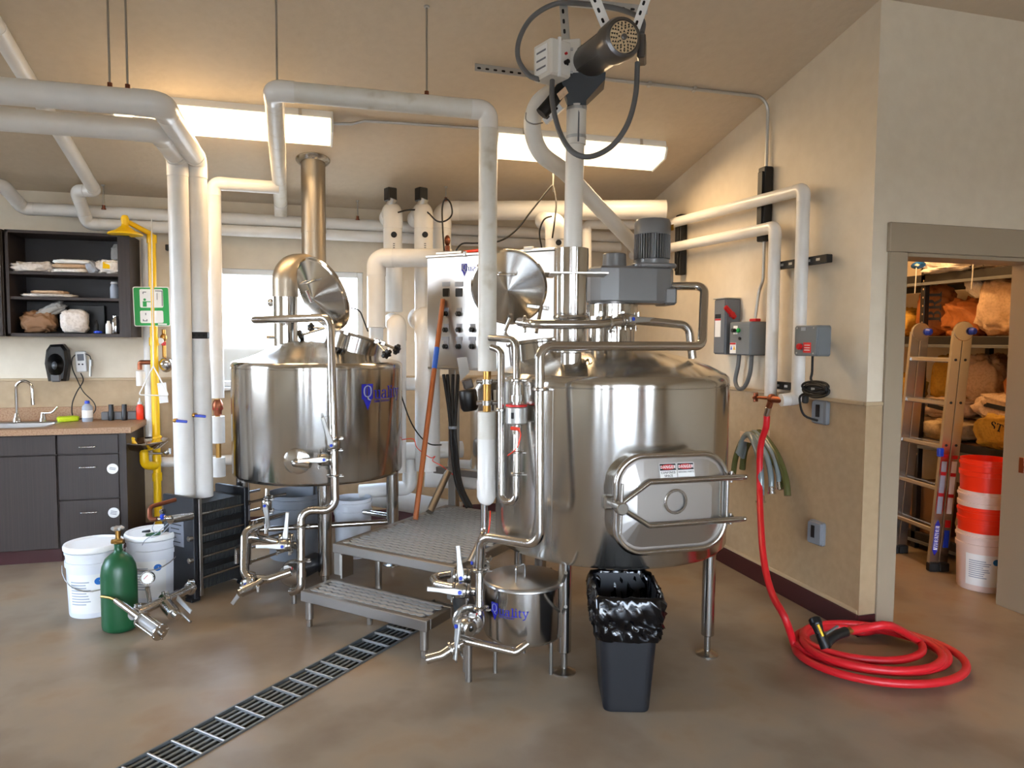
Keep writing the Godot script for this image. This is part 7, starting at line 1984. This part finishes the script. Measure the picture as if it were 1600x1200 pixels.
	part(me, "probe_lead", MB.new().tube(smooth([Vector3(-1.599, 1.39, -6.08), Vector3(-1.607, 1.418, -6.08), Vector3(-1.632, 1.433, -6.08)], 4), 0.004, 0.0, 6), M.black_rubber)
	# open upper cabinet
	var t = thing("upper_cabinet", "dark open wall cabinet with two shelves of supplies", "cabinet", Vector3(-1.64, 1.56, -5.95), "dark wood cabinets")
	var cx0 = -2.035
	var cx1 = -1.265
	var zc = -5.952
	part(t, "side_panel", MB.new().box(Vector3(cx0 + 0.01, 1.93, zc), Vector3(0.02, 0.74, 0.325), 0.001), M.espresso)
	part(t, "side_panel", MB.new().box(Vector3(cx1 - 0.0, 1.93, zc), Vector3(0.02, 0.74, 0.325), 0.001), M.espresso)
	part(t, "face_stile", MB.new().box(Vector3(cx1 - 0.03, 1.93, -5.80), Vector3(0.075, 0.72, 0.02), 0.001), M.espresso)
	part(t, "top_panel", MB.new().box(Vector3((cx0 + cx1) / 2, 2.29, zc), Vector3(cx1 - cx0, 0.02, 0.325), 0.001), M.espresso)
	part(t, "bottom_panel", MB.new().box(Vector3((cx0 + cx1) / 2, 1.572, zc), Vector3(cx1 - cx0, 0.024, 0.325), 0.001), M.espresso)
	part(t, "back_panel", MB.new().box(Vector3((cx0 + cx1) / 2, 1.93, -6.108), Vector3(cx1 - cx0, 0.72, 0.01)), M.dark_interior)
	for y in [2.005, 1.83]:
		part(t, "shelf", MB.new().box(Vector3((cx0 + cx1) / 2, y, zc), Vector3(cx1 - cx0 - 0.02, 0.02, 0.31), 0.001), M.espresso)
	var t2 = thing("wall_cabinet", "dark closed wall cabinet at the left edge of the picture", "cabinet", Vector3(-2.34, 1.56, -5.95), "dark wood cabinets")
	part(t2, "body", MB.new().box(Vector3(-2.34, 1.93, zc), Vector3(0.58, 0.74, 0.325), 0.002), M.espresso)
	part(t2, "door", MB.new().box(Vector3(-2.34, 1.93, -5.78), Vector3(0.57, 0.73, 0.02), 0.003), M.espresso)
	var g = "supplies in the open wall cabinet"
	sack("foil_pouch", "crumpled white pouch at the left of the top cabinet shelf", "pouch", Vector3(-1.90, 2.05, -5.90), Vector3(0.26, 0.07, 0.18), M.paper_white, Basis(Vector3.UP, 0.2) * Basis(Vector3(0, 0, 1), 0.06), 5, 0.1, 0.3, g)
	for k in 3:
		sack("paper_packet", ["lowest paper packet of the stack on the top cabinet shelf", "middle paper packet of the stack on the top cabinet shelf", "topmost paper packet of the stack on the top cabinet shelf"][k], "packet", Vector3(-1.655 + 0.01 * k, 2.032 + 0.032 * k, -5.90), Vector3(0.25, 0.034, 0.17), [M.paper_white, M.paper_pale, M.white][k], Basis(Vector3.UP, [-0.2, 0.15, 0.0][k]), 11 + k, 0.05, 0.2, g)
	sack("folded_bag", "folded grey bag leaning on the packet stack of the top shelf", "bag", Vector3(-1.515, 2.055, -5.90), Vector3(0.07, 0.10, 0.16), M.label_grey, Basis(Vector3(0, 0, 1), 0.5), 15, 0.06, 0.2, g)
	var fb = sack("filled_bag", "white bag with a yellow tag at the right of the top cabinet shelf", "bag", Vector3(-1.39, 2.065, -5.89), Vector3(0.19, 0.10, 0.17), M.paper_white, Basis(Vector3.UP, -0.2), 17, 0.09, 0.3, g)
	attach(sack("clear_bag_top", "clear twisted plastic rising from the white bag on the top shelf", "plastic bag", Vector3(-1.36, 2.17, -5.92), Vector3(0.08, 0.13, 0.05), M.bag_clear, Basis.IDENTITY, 18, 0.1, 0.5, g), fb, "clear_neck")
	attach(solo("bag_tag", "yellow tag on the white bag in the top cabinet shelf", "tag", Vector3(-1.41, 2.07, -5.80), MB.new().box(Vector3(-1.41, 2.075, -5.805), Vector3(0.045, 0.05, 0.004), 0.0, Basis(Vector3.RIGHT, -0.3)), M.yellow, g), fb, "yellow_tag")
	sack("flat_envelope", "flat pale envelope on the middle cabinet shelf", "envelope", Vector3(-1.80, 1.853, -5.90), Vector3(0.34, 0.026, 0.19), M.paper_white, Basis(Vector3.UP, 0.1), 21, 0.05, 0.2, g)
	sack("flat_envelope", "brownish envelope lying on the pale one on the middle cabinet shelf", "envelope", Vector3(-1.80, 1.878, -5.91), Vector3(0.22, 0.024, 0.15), M.paper_pale, Basis(Vector3.UP, -0.15), 22, 0.05, 0.2, g)
	bottle("white_bottle", "white bottle at the right of the middle cabinet shelf", Vector3(-1.385, 1.84, -5.90), 0.028, 0.125, M.label_grey, M.white, 0.75)
	var gbag = sack("grain_bag", "clear bag of brown grain in the bottom of the open cabinet", "bag", Vector3(-1.87, 1.665, -5.90), Vector3(0.2, 0.155, 0.17), M.shelf_board, Basis(Vector3(0, 0, 1), 0.15), 25, 0.1, 0.5, g)
	attach(sack("clear_bag_top", "clear plastic neck of the brown grain bag in the open cabinet", "plastic bag", Vector3(-1.80, 1.745, -5.89), Vector3(0.2, 0.07, 0.1), M.bag_clear, Basis(Vector3(0, 0, 1), 0.5), 26, 0.12, 0.5, g), gbag, "clear_neck")
	sack("powder_bag", "squat white bag standing in the bottom of the open cabinet", "bag", Vector3(-1.645, 1.672, -5.90), Vector3(0.17, 0.165, 0.15), M.paper_white, Basis(Vector3.UP, 0.1), 27, 0.05, 0.2, g)
	solo("black_box", "flat black box behind the squat white bag in the open cabinet", "box", Vector3(-1.62, 1.584, -6.02), MB.new().box(Vector3(-1.60, 1.69, -6.04), Vector3(0.24, 0.21, 0.06), 0.004), M.black_plastic, g)
	bottle("dark_vial", "small dark vial in the bottom of the open cabinet", Vector3(-1.51, 1.584, -5.90), 0.016, 0.10, M.ink, M.ink)
	solo("blue_scoop", "small blue plastic scoop lying in the bottom of the open cabinet", "scoop", Vector3(-1.49, 1.584, -5.84), MB.new().ball(Vector3(-1.485, 1.595, -5.84), Vector3(0.03, 0.012, 0.02), 12), M.blue, g)
	bottle("dropper_bottle", "small white dropper bottle in the bottom of the open cabinet", Vector3(-1.42, 1.584, -5.86), 0.019, 0.095, M.white, M.white, 0.5)
	var tu = thing("steel_canister", "shiny steel canister at the right of the open cabinet bottom", "canister", Vector3(-1.375, 1.584, -5.87))
	part(tu, "body", MB.new().lathe([Vector2(0, 0), Vector2(0.022, 0), Vector2(0.026, 0.01), Vector2(0.026, 0.10), Vector2(0.02, 0.11), Vector2(0.02, 0.13), Vector2(0, 0.13)], 22, Transform3D(Basis.IDENTITY, Vector3(-1.375, 1.584, -5.87))), M.chrome)
	# emergency shower and eyewash
	var px = -1.118
	var pz = -5.85
	var e = thing("emergency_shower", "yellow emergency shower and eyewash post with steel bowl and pull rod", "emergency shower", Vector3(px, 0, pz))
	part(e, "post", MB.new().cyl(Vector3(px, 0.0, pz), Vector3(px, 2.29, pz), 0.027, 18), M.yellow)
	part(e, "floor_flange", MB.new().cyl(Vector3(px, 0, pz), Vector3(px, 0.02, pz), 0.07, 20, 0.06), M.yellow)
	for y in [0.52, 1.53, 2.28]:
		part(e, "post_coupling", MB.new().cyl(Vector3(px, y - 0.03, pz), Vector3(px, y + 0.03, pz), 0.034, 18), M.yellow)
	part(e, "head_arm", MB.new().tube([Vector3(px, 2.25, pz), Vector3(px, 2.315, pz), Vector3(px - 0.15, 2.39, pz + 0.11)], 0.018, 0.03, 14), M.yellow)
	part(e, "shower_head", MB.new().lathe([Vector2(0.0, 0.125), Vector2(0.018, 0.12), Vector2(0.027, 0.10), Vector2(0.026, 0.085), Vector2(0.022, 0.06), Vector2(0.026, 0.045), Vector2(0.045, 0.03), Vector2(0.07, 0.012), Vector2(0.108, -0.003), Vector2(0.115, -0.012), Vector2(0.112, -0.018), Vector2(0, -0.014)], 36, Transform3D(Basis.IDENTITY, Vector3(px - 0.15, 2.305, pz + 0.11)), 50.0), M.yellow, "yellow bell shaped shower head")
	part(e, "pull_rod", MB.new().tube([Vector3(px + 0.01, 2.42, pz + 0.04), Vector3(px - 0.0, 1.34, pz + 0.045)], 0.004, 0.0, 6), M.white)
	var tri = [Vector3(px, 1.35, pz + 0.045), Vector3(px - 0.10, 1.14, pz + 0.05), Vector3(px + 0.10, 1.13, pz + 0.05), Vector3(px, 1.35, pz + 0.045)]
	part(e, "pull_triangle", MB.new().tube(tri, 0.005, 0.01, 6), M.white, "white triangular pull handle")
	var bc = Vector3(px - 0.06, 0.80, pz + 0.12)
	part(e, "bowl", MB.new().lathe([Vector2(0, -0.075), Vector2(0.05, -0.07), Vector2(0.12, -0.04), Vector2(0.165, -0.004), Vector2(0.175, 0.004), Vector2(0.178, 0.01), Vector2(0.172, 0.013), Vector2(0.12, -0.024), Vector2(0, -0.05)], 44, Transform3D(Basis.IDENTITY, bc), 60.0), M.chrome, "shallow steel eyewash bowl")
	for s in [-1.0, 1.0]:
		part(e, "eye_spray", MB.new().cyl(bc + Vector3(s * 0.05, -0.03, 0), bc + Vector3(s * 0.085, 0.03, 0), 0.016, 12).box(bc + Vector3(s * 0.088, 0.03, 0), Vector3(0.06, 0.022, 0.035), 0.007, Basis(Vector3(0, 0, 1), s * 0.25)), M.yellow)
	part(e, "drain_trap", MB.new().tube([bc + Vector3(0, -0.05, 0), bc + Vector3(0, -0.17, 0), Vector3(px, 0.60, pz), Vector3(px, 0.68, pz)], 0.031, 0.05, 16), M.yellow)
	part(e, "push_valve", MB.new().cyl(bc + Vector3(0.01, -0.085, 0.0), bc + Vector3(0.15, -0.085, 0.02), 0.008, 10).ball(bc + Vector3(0.15, -0.08, 0.02), Vector3(0.025, 0.02, 0.02), 12).box(bc + Vector3(0.175, -0.07, 0.02), Vector3(0.02, 0.05, 0.01), 0.003), M.chrome)
	var mv = thing("mixing_valve", "brass and chrome mixing valve beside the yellow shower post", "valve", Vector3(px + 0.06, 1.3, pz))
	part(mv, "inlet_elbow", MB.new().tube([Vector3(px - 0.11, 1.32, pz - 0.05), Vector3(px - 0.11, 1.375, pz - 0.05), Vector3(px + 0.02, 1.375, pz - 0.02)], 0.017, 0.015, 12), M.bronze)
	part(mv, "body", MB.new().ball(Vector3(px + 0.075, 1.36, pz - 0.02), Vector3(0.05, 0.06, 0.05), 16), M.chrome)
	part(mv, "upper_fitting", MB.new().cyl(Vector3(px + 0.06, 1.40, pz - 0.04), Vector3(px + 0.06, 1.62, pz - 0.04), 0.014, 12).ball(Vector3(px + 0.06, 1.56, pz - 0.03), Vector3(0.025, 0.03, 0.025), 12), M.brass)
	part(mv, "red_handle", MB.new().box(Vector3(px + 0.065, 1.515, pz), Vector3(0.03, 0.03, 0.012), 0.004), M.red)
	part(mv, "white_dial", MB.new().cyl(Vector3(px + 0.045, 1.535, pz), Vector3(px + 0.045, 1.535, pz + 0.01), 0.022, 14), M.white)
	var tg = thing("paper_tag", "white paper tag hanging behind the triangular pull handle", "tag", Vector3(px + 0.06, 1.07, pz))
	part(tg, "tag", MB.new().box(Vector3(px + 0.055, 1.15, pz + 0.02), Vector3(0.06, 0.15, 0.002), 0.0, Basis(Vector3(0, 0, 1), 0.1)), M.white)
	# white drain and supply pipes behind the post
	insul("slim white vertical pipe behind the yellow shower post, ending above the counter", [Vector3(px - 0.105, 1.20, pz - 0.05), Vector3(px - 0.105, 1.31, pz - 0.05)], 0.032)
	insul("slim white vertical pipe running down the wall behind the yellow post", [Vector3(px - 0.075, 0.62, -6.03), Vector3(px - 0.075, 2.30, -6.03)], 0.032)
	insul("low white horizontal pipe on the back wall under the eyewash", [Vector3(-1.24, 0.60, -6.03), Vector3(-0.45, 0.60, -6.03)], 0.04)
	solo("sign_bracket", "black slotted strut behind the yellow shower post near the cabinet", "bracket", Vector3(-1.0, 2.24, -6.06), MB.new().box(Vector3(-0.98, 2.245, -6.05), Vector3(0.16, 0.045, 0.04), 0.004), M.black_paint)
	# green safety sign
	var sc = Vector3(-1.124, 1.786, -5.83)
	var sg = thing("safety_sign", "green and white emergency shower sign on the yellow post", "sign", sc - Vector3(0, 0.15, 0))
	part(sg, "plate", MB.new().prism(rrect(0.245, 0.29, 0.015, 4), 0.004, Transform3D(Basis(Vector3(0, 0, 1), 0.02), sc)), M.white)
	part(sg, "green_field", MB.new().prism(rrect(0.232, 0.277, 0.012, 4), 0.002, Transform3D(Basis(Vector3(0, 0, 1), 0.02), sc + Vector3(0, 0, 0.0025))), M.sign_green)
	for w in [[0.06, 0.135], [-0.075, 0.09]]:
		part(sg, "white_field", MB.new().prism(rrect(0.155, w[1], 0.01, 3), 0.002, Transform3D(Basis(Vector3(0, 0, 1), 0.02), sc + Vector3(0.0, w[0], 0.004))), M.white)
	# pictograms: figure under a shower, and an eye wash
	var pg = MB.new()
	var z = sc.z + 0.0065
	var bar = func(x: float, y: float, w: float, h: float) -> void:
		pg.box(Vector3(sc.x + x, sc.y + y, z), Vector3(w, h, 0.001))
	bar.call(0.05, 0.115, 0.05, 0.006); bar.call(0.072, 0.06, 0.006, 0.11); bar.call(-0.045, 0.105, 0.022, 0.006); bar.call(-0.055, 0.098, 0.006, 0.014)
	bar.call(0.038, 0.075, 0.004, 0.05)
	bar.call(-0.04, -0.055, 0.006, 0.016); bar.call(-0.045, -0.105, 0.03, 0.006); bar.call(-0.057, -0.10, 0.006, 0.014); bar.call(-0.033, -0.10, 0.006, 0.014)
	part(sg, "pictogram_lines", pg, M.print_grey)
	part(sg, "pictogram_figure", MB.new().cyl(Vector3(sc.x - 0.045, sc.y + 0.05, z), Vector3(sc.x - 0.045, sc.y + 0.05, z + 0.001), 0.009, 14).box(Vector3(sc.x - 0.045, sc.y + 0.018, z), Vector3(0.026, 0.04, 0.001)).box(Vector3(sc.x - 0.02, sc.y + 0.035, z), Vector3(0.03, 0.006, 0.001)), M.sign_green)
	part(sg, "maker_strip", MB.new().box(Vector3(sc.x + 0.07, sc.y - 0.128, z - 0.002), Vector3(0.06, 0.01, 0.001)), M.white)

func build_storage() -> void:
	# lamp of the storage room, above the door head
	var lp = Vector3(3.75, ceil_y(-4.5) - 0.02, -4.5)
	var t = thing("storage_lamp", "round ceiling lamp inside the storage room", "ceiling light", lp)
	part(t, "canopy", MB.new().cyl(lp - Vector3(0, 0.03, 0), lp + Vector3(0, 0.02, 0), 0.07, 24), M.white_frame)
	part(t, "globe_lamp", MB.new().ball(lp - Vector3(0, 0.11, 0), Vector3(0.1, 0.09, 0.1), 24), M.lens)
	var l = OmniLight3D.new()
	l.name = "storage_light"
	l.light_color = Color(1.0, 0.80, 0.55)
	l.light_energy = 4.0
	l.light_size = 0.1
	l.omni_range = 12.0
	l.shadow_enabled = true
	l.position = Vector3(0, -0.11, 0)
	t.add_child(l)
	# steel shelving along the far side
	var x0 = 4.44
	var x1 = 5.08
	var sh = thing("storage_shelving", "dark steel shelving unit in the storage room", "shelving", Vector3(4.76, 0, -4.4))
	for z in [-3.36, -4.40, -5.45]:
		for x in [x0, x1]:
			var p = part(sh, "post", MB.new().box(Vector3(x, 1.2, z), Vector3(0.045, 2.4, 0.04), 0.002), M.shelf_dark)
			if x == x0:
				var hm = MB.new().box(Vector3.ZERO, Vector3(0.002, 0.012, 0.008)).mesh()
				for k in 26:
					piece(p, "key_hole", hm, M.paper_tan, Transform3D(Basis.IDENTITY, Vector3(x - 0.0235, 0.72 + 0.062 * k, z + 0.006)))
	for y in [0.12, 0.84, 1.60, 2.06]:
		part(sh, "shelf_board", MB.new().box(Vector3((x0 + x1) / 2, y - 0.012, -4.40), Vector3(x1 - x0 - 0.02, 0.02, 2.1)), M.shelf_board)
		for x in [x0, x1]:
			part(sh, "beam", MB.new().box(Vector3(x - 0.005, y - 0.03, -4.40), Vector3(0.035, 0.075, 2.1), 0.003), M.shelf_dark)
		part(sh, "beam_lip", MB.new().box(Vector3(x0 - 0.03, y - 0.062, -4.40), Vector3(0.012, 0.022, 2.1), 0.002), M.box_grey)
	var g = "grain sacks on the storage shelving"
	var along = Basis(Vector3.UP, PI / 2)
	# upper shelf
	var s = sack("grain_sack", "dark orange sack with black vertical lettering at the left of the upper storage shelf", "sack", Vector3(4.62, 1.80, -4.46), Vector3(0.24, 0.38, 0.26), M.paper_brown, Basis(Vector3.UP, 0.9), 51, 0.05, 0.3, g)
	var tx = MB.new()
	var nn = Vector3(-0.80, 0, 0.60)
	letters(tx, "BRI", 0.13, flat_put(Vector3(4.62, 1.83, -4.46) + nn * 0.148, Vector3.UP, Vector3(-0.60, 0, -0.80)), true, true)
	part(s, "lettering", tx, M.ink)
	sack("grain_sack", "dark orange sack lying beside the lettered one on the upper storage shelf", "sack", Vector3(4.66, 1.74, -4.18), Vector3(0.3, 0.27, 0.34), M.paper_brown, Basis(Vector3.UP, 0.3), 52, 0.10, 0.3, g)
	var tall = sack("grain_sack", "tall pale open topped sack on the upper storage shelf", "sack", Vector3(4.62, 1.81, -3.87), Vector3(0.3, 0.40, 0.33), M.paper_pale, Basis(Vector3.UP, 0.25) * Basis(Vector3.RIGHT, 0.05), 53, 0.05, 0.35, g)
	attach(sack("sack_mouth", "rolled pale paper mouth of the open topped sack on the upper storage shelf", "sack", Vector3(4.58, 1.945, -4.04), Vector3(0.16, 0.12, 0.22), M.paper_white, Basis(Vector3.RIGHT, 0.5), 54, 0.09, 0.5, g), tall, "rolled_mouth")
	sack("grain_sack", "yellow sack at the right end of the upper storage shelf", "sack", Vector3(4.62, 1.80, -3.53), Vector3(0.3, 0.38, 0.30), M.paper_yellow, Basis(Vector3.UP, 0.1), 55, 0.08, 0.3, g)
	sack("grain_sack", "olive sack in shade at the far left of the upper storage shelf", "sack", Vector3(4.66, 1.72, -4.82), Vector3(0.3, 0.23, 0.38), M.paper_yellow, Basis.IDENTITY, 56, 0.07, 0.3, g)
	# top shelf
	var wsk = sack("grain_sack", "white and blue sack hanging over the edge of the top storage shelf", "sack", Vector3(4.58, 2.14, -4.15), Vector3(0.42, 0.15, 0.62), M.paper_white, Basis.IDENTITY, 57, 0.10, 0.3, g)
	for z in [-4.42, -3.94]:
		part(wsk, "blue_print", MB.new().ball(Vector3(4.385, 2.14, z), Vector3(0.014, 0.028, 0.07), 14), M.label_blue)
		part(wsk, "sewing_string", MB.new().tube(smooth([Vector3(4.37, 2.12, z), Vector3(4.36, 2.05, z + 0.01), Vector3(4.365, 1.93, z)], 4), 0.004, 0.0, 5), M.white)
	# middle shelf
	var mid = [
		["pale sack with a black printed bar, left of the ladder on the middle storage shelf", Vector3(4.62, 1.075, -4.30), Vector3(0.3, 0.15, 0.40), "paper_pale", 0.1, 61],
		["pale sack under the barred one, left of the ladder on the middle shelf", Vector3(4.62, 0.92, -4.28), Vector3(0.34, 0.16, 0.46), "paper_tan", -0.05, 62],
		["pale sack with a black mark right of the ladder on the middle storage shelf", Vector3(4.64, 1.12, -3.84), Vector3(0.32, 0.2, 0.36), "paper_pale", 0.1, 63],
		["yellow lettered sack slumped right of the ladder on the middle storage shelf", Vector3(4.57, 0.96, -3.74), Vector3(0.3, 0.24, 0.42), "paper_yellow", 0.15, 64],
		["orange brown sack standing at the back of the middle storage shelf", Vector3(4.70, 1.30, -3.64), Vector3(0.34, 0.38, 0.40), "paper_brown", 0.3, 65],
		["yellow sack with torn white edge at the right of the middle storage shelf", Vector3(4.50, 0.91, -3.44), Vector3(0.28, 0.14, 0.30), "paper_yellow", -0.1, 66],
		["brown sack standing at the right end of the middle storage shelf", Vector3(4.56, 1.09, -3.36), Vector3(0.26, 0.34, 0.16), "paper_brown", 0.1, 67],
		["yellow sack at the far left end of the middle storage shelf", Vector3(4.62, 1.20, -4.80), Vector3(0.3, 0.22, 0.40), "paper_yellow", 0.0, 68],
		["tan sack under the yellow one at the far left of the middle storage shelf", Vector3(4.62, 0.965, -4.80), Vector3(0.32, 0.25, 0.42), "paper_tan", 0.0, 69],
		["upright pale sack in the gap behind the ladder on the middle storage shelf", Vector3(4.78, 1.30, -4.14), Vector3(0.26, 0.34, 0.30), "paper_pale", 0.2, 70],
		["olive sack at the back behind the ladder rungs on the middle storage shelf", Vector3(4.82, 1.28, -4.44), Vector3(0.26, 0.36, 0.30), "paper_yellow", 0.2, 71]]
	for w in mid:
		var k = sack("grain_sack", w[0], "sack", w[1], w[2], M[w[3]], Basis(Vector3.UP, w[4]), w[5], 0.07, 0.3, g)
		if w[5] == 61 or w[5] == 63:
			var q: Vector3 = w[1] + Vector3(-w[2].x * 0.5 - 0.008, 0.01, 0.03)
			part(k, "printed_bar", MB.new().box(q, Vector3(0.006, 0.03, 0.17), 0.0, Basis(Vector3.RIGHT, 0.12)), M.ink)
		if w[5] == 64 or w[5] == 65 or w[5] == 67:
			var tm = MB.new()
			letters(tm, {64: "ST", 65: "S", 67: "BR"}[w[5]], 0.075, flat_put(w[1] + Vector3(-w[2].x * 0.5 - 0.012, w[2].y * 0.18, 0.0), Vector3(0, -0.25, 0.97) if w[5] != 67 else Vector3.UP, Vector3(0, 0.97, 0.25) if w[5] != 67 else Vector3(0, 0, -1)), true, true)
			part(k, "lettering", tm, M.ink)
	# under the lowest visible shelf
	sack("grain_sack", "large tan sack on the bottom shelf behind the orange pails", "sack", Vector3(4.62, 0.36, -3.85), Vector3(0.36, 0.46, 0.50), M.paper_tan, Basis(Vector3.UP, 0.1), 81, 0.06, 0.35, g)
	sack("grain_sack", "grey wrapped bundle on the bottom shelf above the orange pails", "sack", Vector3(4.72, 0.50, -3.45), Vector3(0.3, 0.5, 0.28), M.label_grey, Basis.IDENTITY, 82, 0.09, 0.3, g)
	solo("cardboard_box", "brown cardboard box on the bottom shelf behind the ladder", "box", Vector3(4.66, 0.12, -4.38), MB.new().box(Vector3(4.66, 0.30, -4.38), Vector3(0.36, 0.36, 0.36), 0.005), M.shelf_board)
	sack("grain_sack", "tan sack on the bottom shelf at the far left behind the ladder", "sack", Vector3(4.62, 0.30, -4.85), Vector3(0.34, 0.34, 0.44), M.paper_tan, Basis.IDENTITY, 83, 0.07, 0.3, g)
	solo("cable_coil", "coil of black cable on the floor beside the orange pails", "cable", Vector3(4.3, 0.0, -3.62), MB.new().tube(coil(Vector3(4.30, 0.03, -3.68), 0.11, 4, 0.014), 0.009, 0.0, 8), M.black_rubber)
	build_ladder()
	# nested pails by the jamb
	var c = Vector3(4.13, 0, -3.56)
	var p1 = pail("pinkish white labelled pail at the bottom of the nested stack by the doorway", c, 0.15, 0.37, M.pail_pink, false)
	pail_label(p1, c, 0.139, -42.0, 0.04, 0.24, M.white)
	pail("lower orange pail nested in the stack by the doorway", c + Vector3(0, 0.17, 0), 0.148, 0.36, M.orange_pail, false)
	var p3 = pail("pinkish white pail rim nested between two orange pails by the doorway", c + Vector3(0, 0.27, 0), 0.149, 0.36, M.pail_pink, false)
	pail("topmost orange pail of the nested stack by the doorway", c + Vector3(0, 0.45, 0), 0.147, 0.38, M.orange_pail, false)

func coil(c: Vector3, r: float, turns: int, rise: float) -> Array:
	var out = []
	for k in turns * 16 + 1:
		var th = TAU * k / 16.0
		var rr = r * (1.0 + 0.12 * sin(th * 0.37))
		out.append(c + Vector3(cos(th) * rr, rise * k / 16.0, sin(th) * rr))
	return out

func build_ladder() -> void:
	var foot = Vector3(4.085, 0, -3.895)
	var lean = Vector3(0.10, 1.64, 0.03)
	var wide = Vector3(0.065, 0, -0.418)
	var side = Vector3(0.963, 0, 0.269)
	var t = thing("folding_ladder", "aluminium folding ladder with black feet standing in the storage doorway", "ladder", foot)
	var y = lean.normalized()
	var b = Basis(side, y, side.cross(y).normalized())
	b.x = y.cross(b.z).normalized()
	for w in 2:
		for k in 2:
			var p = foot + wide * w + side * (0.004 + 0.07 * k)
			var a = p + Vector3(0, 0.03, 0)
			var e = p + lean - side * 0.006 * k
			var mb = MB.new()
			mb.box((a + e) / 2, Vector3(0.060, a.distance_to(e), 0.008), 0.002, b)
			for s in [-1.0, 1.0]:
				mb.box((a + e) / 2 + b * Vector3(s * 0.028, 0, -0.011), Vector3(0.006, a.distance_to(e), 0.028), 0.002, b)
			var r = part(t, "rail", mb, M.aluminium)
			part(r, "foot", MB.new().box(p + Vector3(0, 0.03, 0), Vector3(0.066, 0.06, 0.05), 0.006, Basis(Vector3.UP, -0.27)), M.black_rubber, "black rubber foot")
			if w == 0:
				for h in [0.36, 0.52, 0.70, 0.88]:
					part(r, "rung_end", MB.new().cyl(a.lerp(e, h) + b.z * 0.003, a.lerp(e, h) + b.z * 0.006, 0.009, 10), M.ink)
				var on = func(h: float) -> Vector3: return a.lerp(e, h) + b.z * 0.0055
				part(r, "rail_label", MB.new().box(on.call(0.34), Vector3(0.034, 0.36, 0.002), 0.0, b), M.label_grey if k == 0 else M.white)
				for h in [0.475, 0.40, 0.31]:
					part(r, "warning_label", MB.new().box(on.call(h - 0.005 * k) + b.z * 0.0012, Vector3(0.036, 0.024, 0.002), 0.0, b), M.red)
				if k == 0:
					part(r, "maker_label", MB.new().prism(PackedVector2Array([Vector2(-0.016, -0.09), Vector2(0, -0.125), Vector2(0.016, -0.09), Vector2(0.016, 0.09), Vector2(0, 0.125), Vector2(-0.016, 0.09)]), 0.003, Transform3D(b, on.call(0.125))), M.logo_blue)
					part(r, "maker_field", MB.new().box(on.call(0.125) + b.z * 0.0016, Vector3(0.026, 0.165, 0.002), 0.0, b), M.white)
					var tx = MB.new()
					letters(tx, "WERNER", 0.036, flat_put(on.call(0.125) + b.z * 0.004, b.y, -b.x), false, true)
					part(r, "maker_word", tx, M.logo_blue)
				else:
					part(r, "blue_label", MB.new().box(on.call(0.12), Vector3(0.034, 0.12, 0.003), 0.0, b), M.blue)
					part(r, "red_label", MB.new().box(on.call(0.185), Vector3(0.036, 0.05, 0.003), 0.0, b), M.red)
		# rounded hinge at the top
		var tc = foot + wide * w + side * 0.038 + lean * 1.0
		part(t, "hinge_plate", MB.new().cyl(tc - b.z * 0.012, tc + b.z * 0.009, 0.066, 28, -1.0, 0.003), M.aluminium)
		part(t, "hinge_knob", MB.new().cyl(tc + side * 0.04 + b.z * 0.008, tc + side * 0.055 + b.z * 0.04, 0.026, 16, 0.022, 0.004), M.blue, "blue hinge knob")
	for h in [0.17, 0.345, 0.52, 0.70, 0.88]:
		for k in 2:
			var p = foot + lean * h + side * (0.004 + 0.07 * k) - b.z * 0.01
			part(t, "rung", MB.new().box(p + wide / 2, Vector3(0.05, 0.032, wide.length() - 0.01), 0.006, Basis(side, Vector3.UP, -wide.normalized())), M.aluminium)
	part(t, "lock_tab", MB.new().box(foot + lean * 0.50 - side * 0.03, Vector3(0.04, 0.06, 0.03), 0.006), M.blue)

func build_all() -> void:
	build_mash_tun()
	build_gearmotor()
	build_kettle()
	build_overhead_pipes()
	build_auger()
	build_platform()
	build_panel()
	build_process()
	build_exchanger()
	build_right_wall()
	build_bin()
	build_sink_corner()
	build_storage()
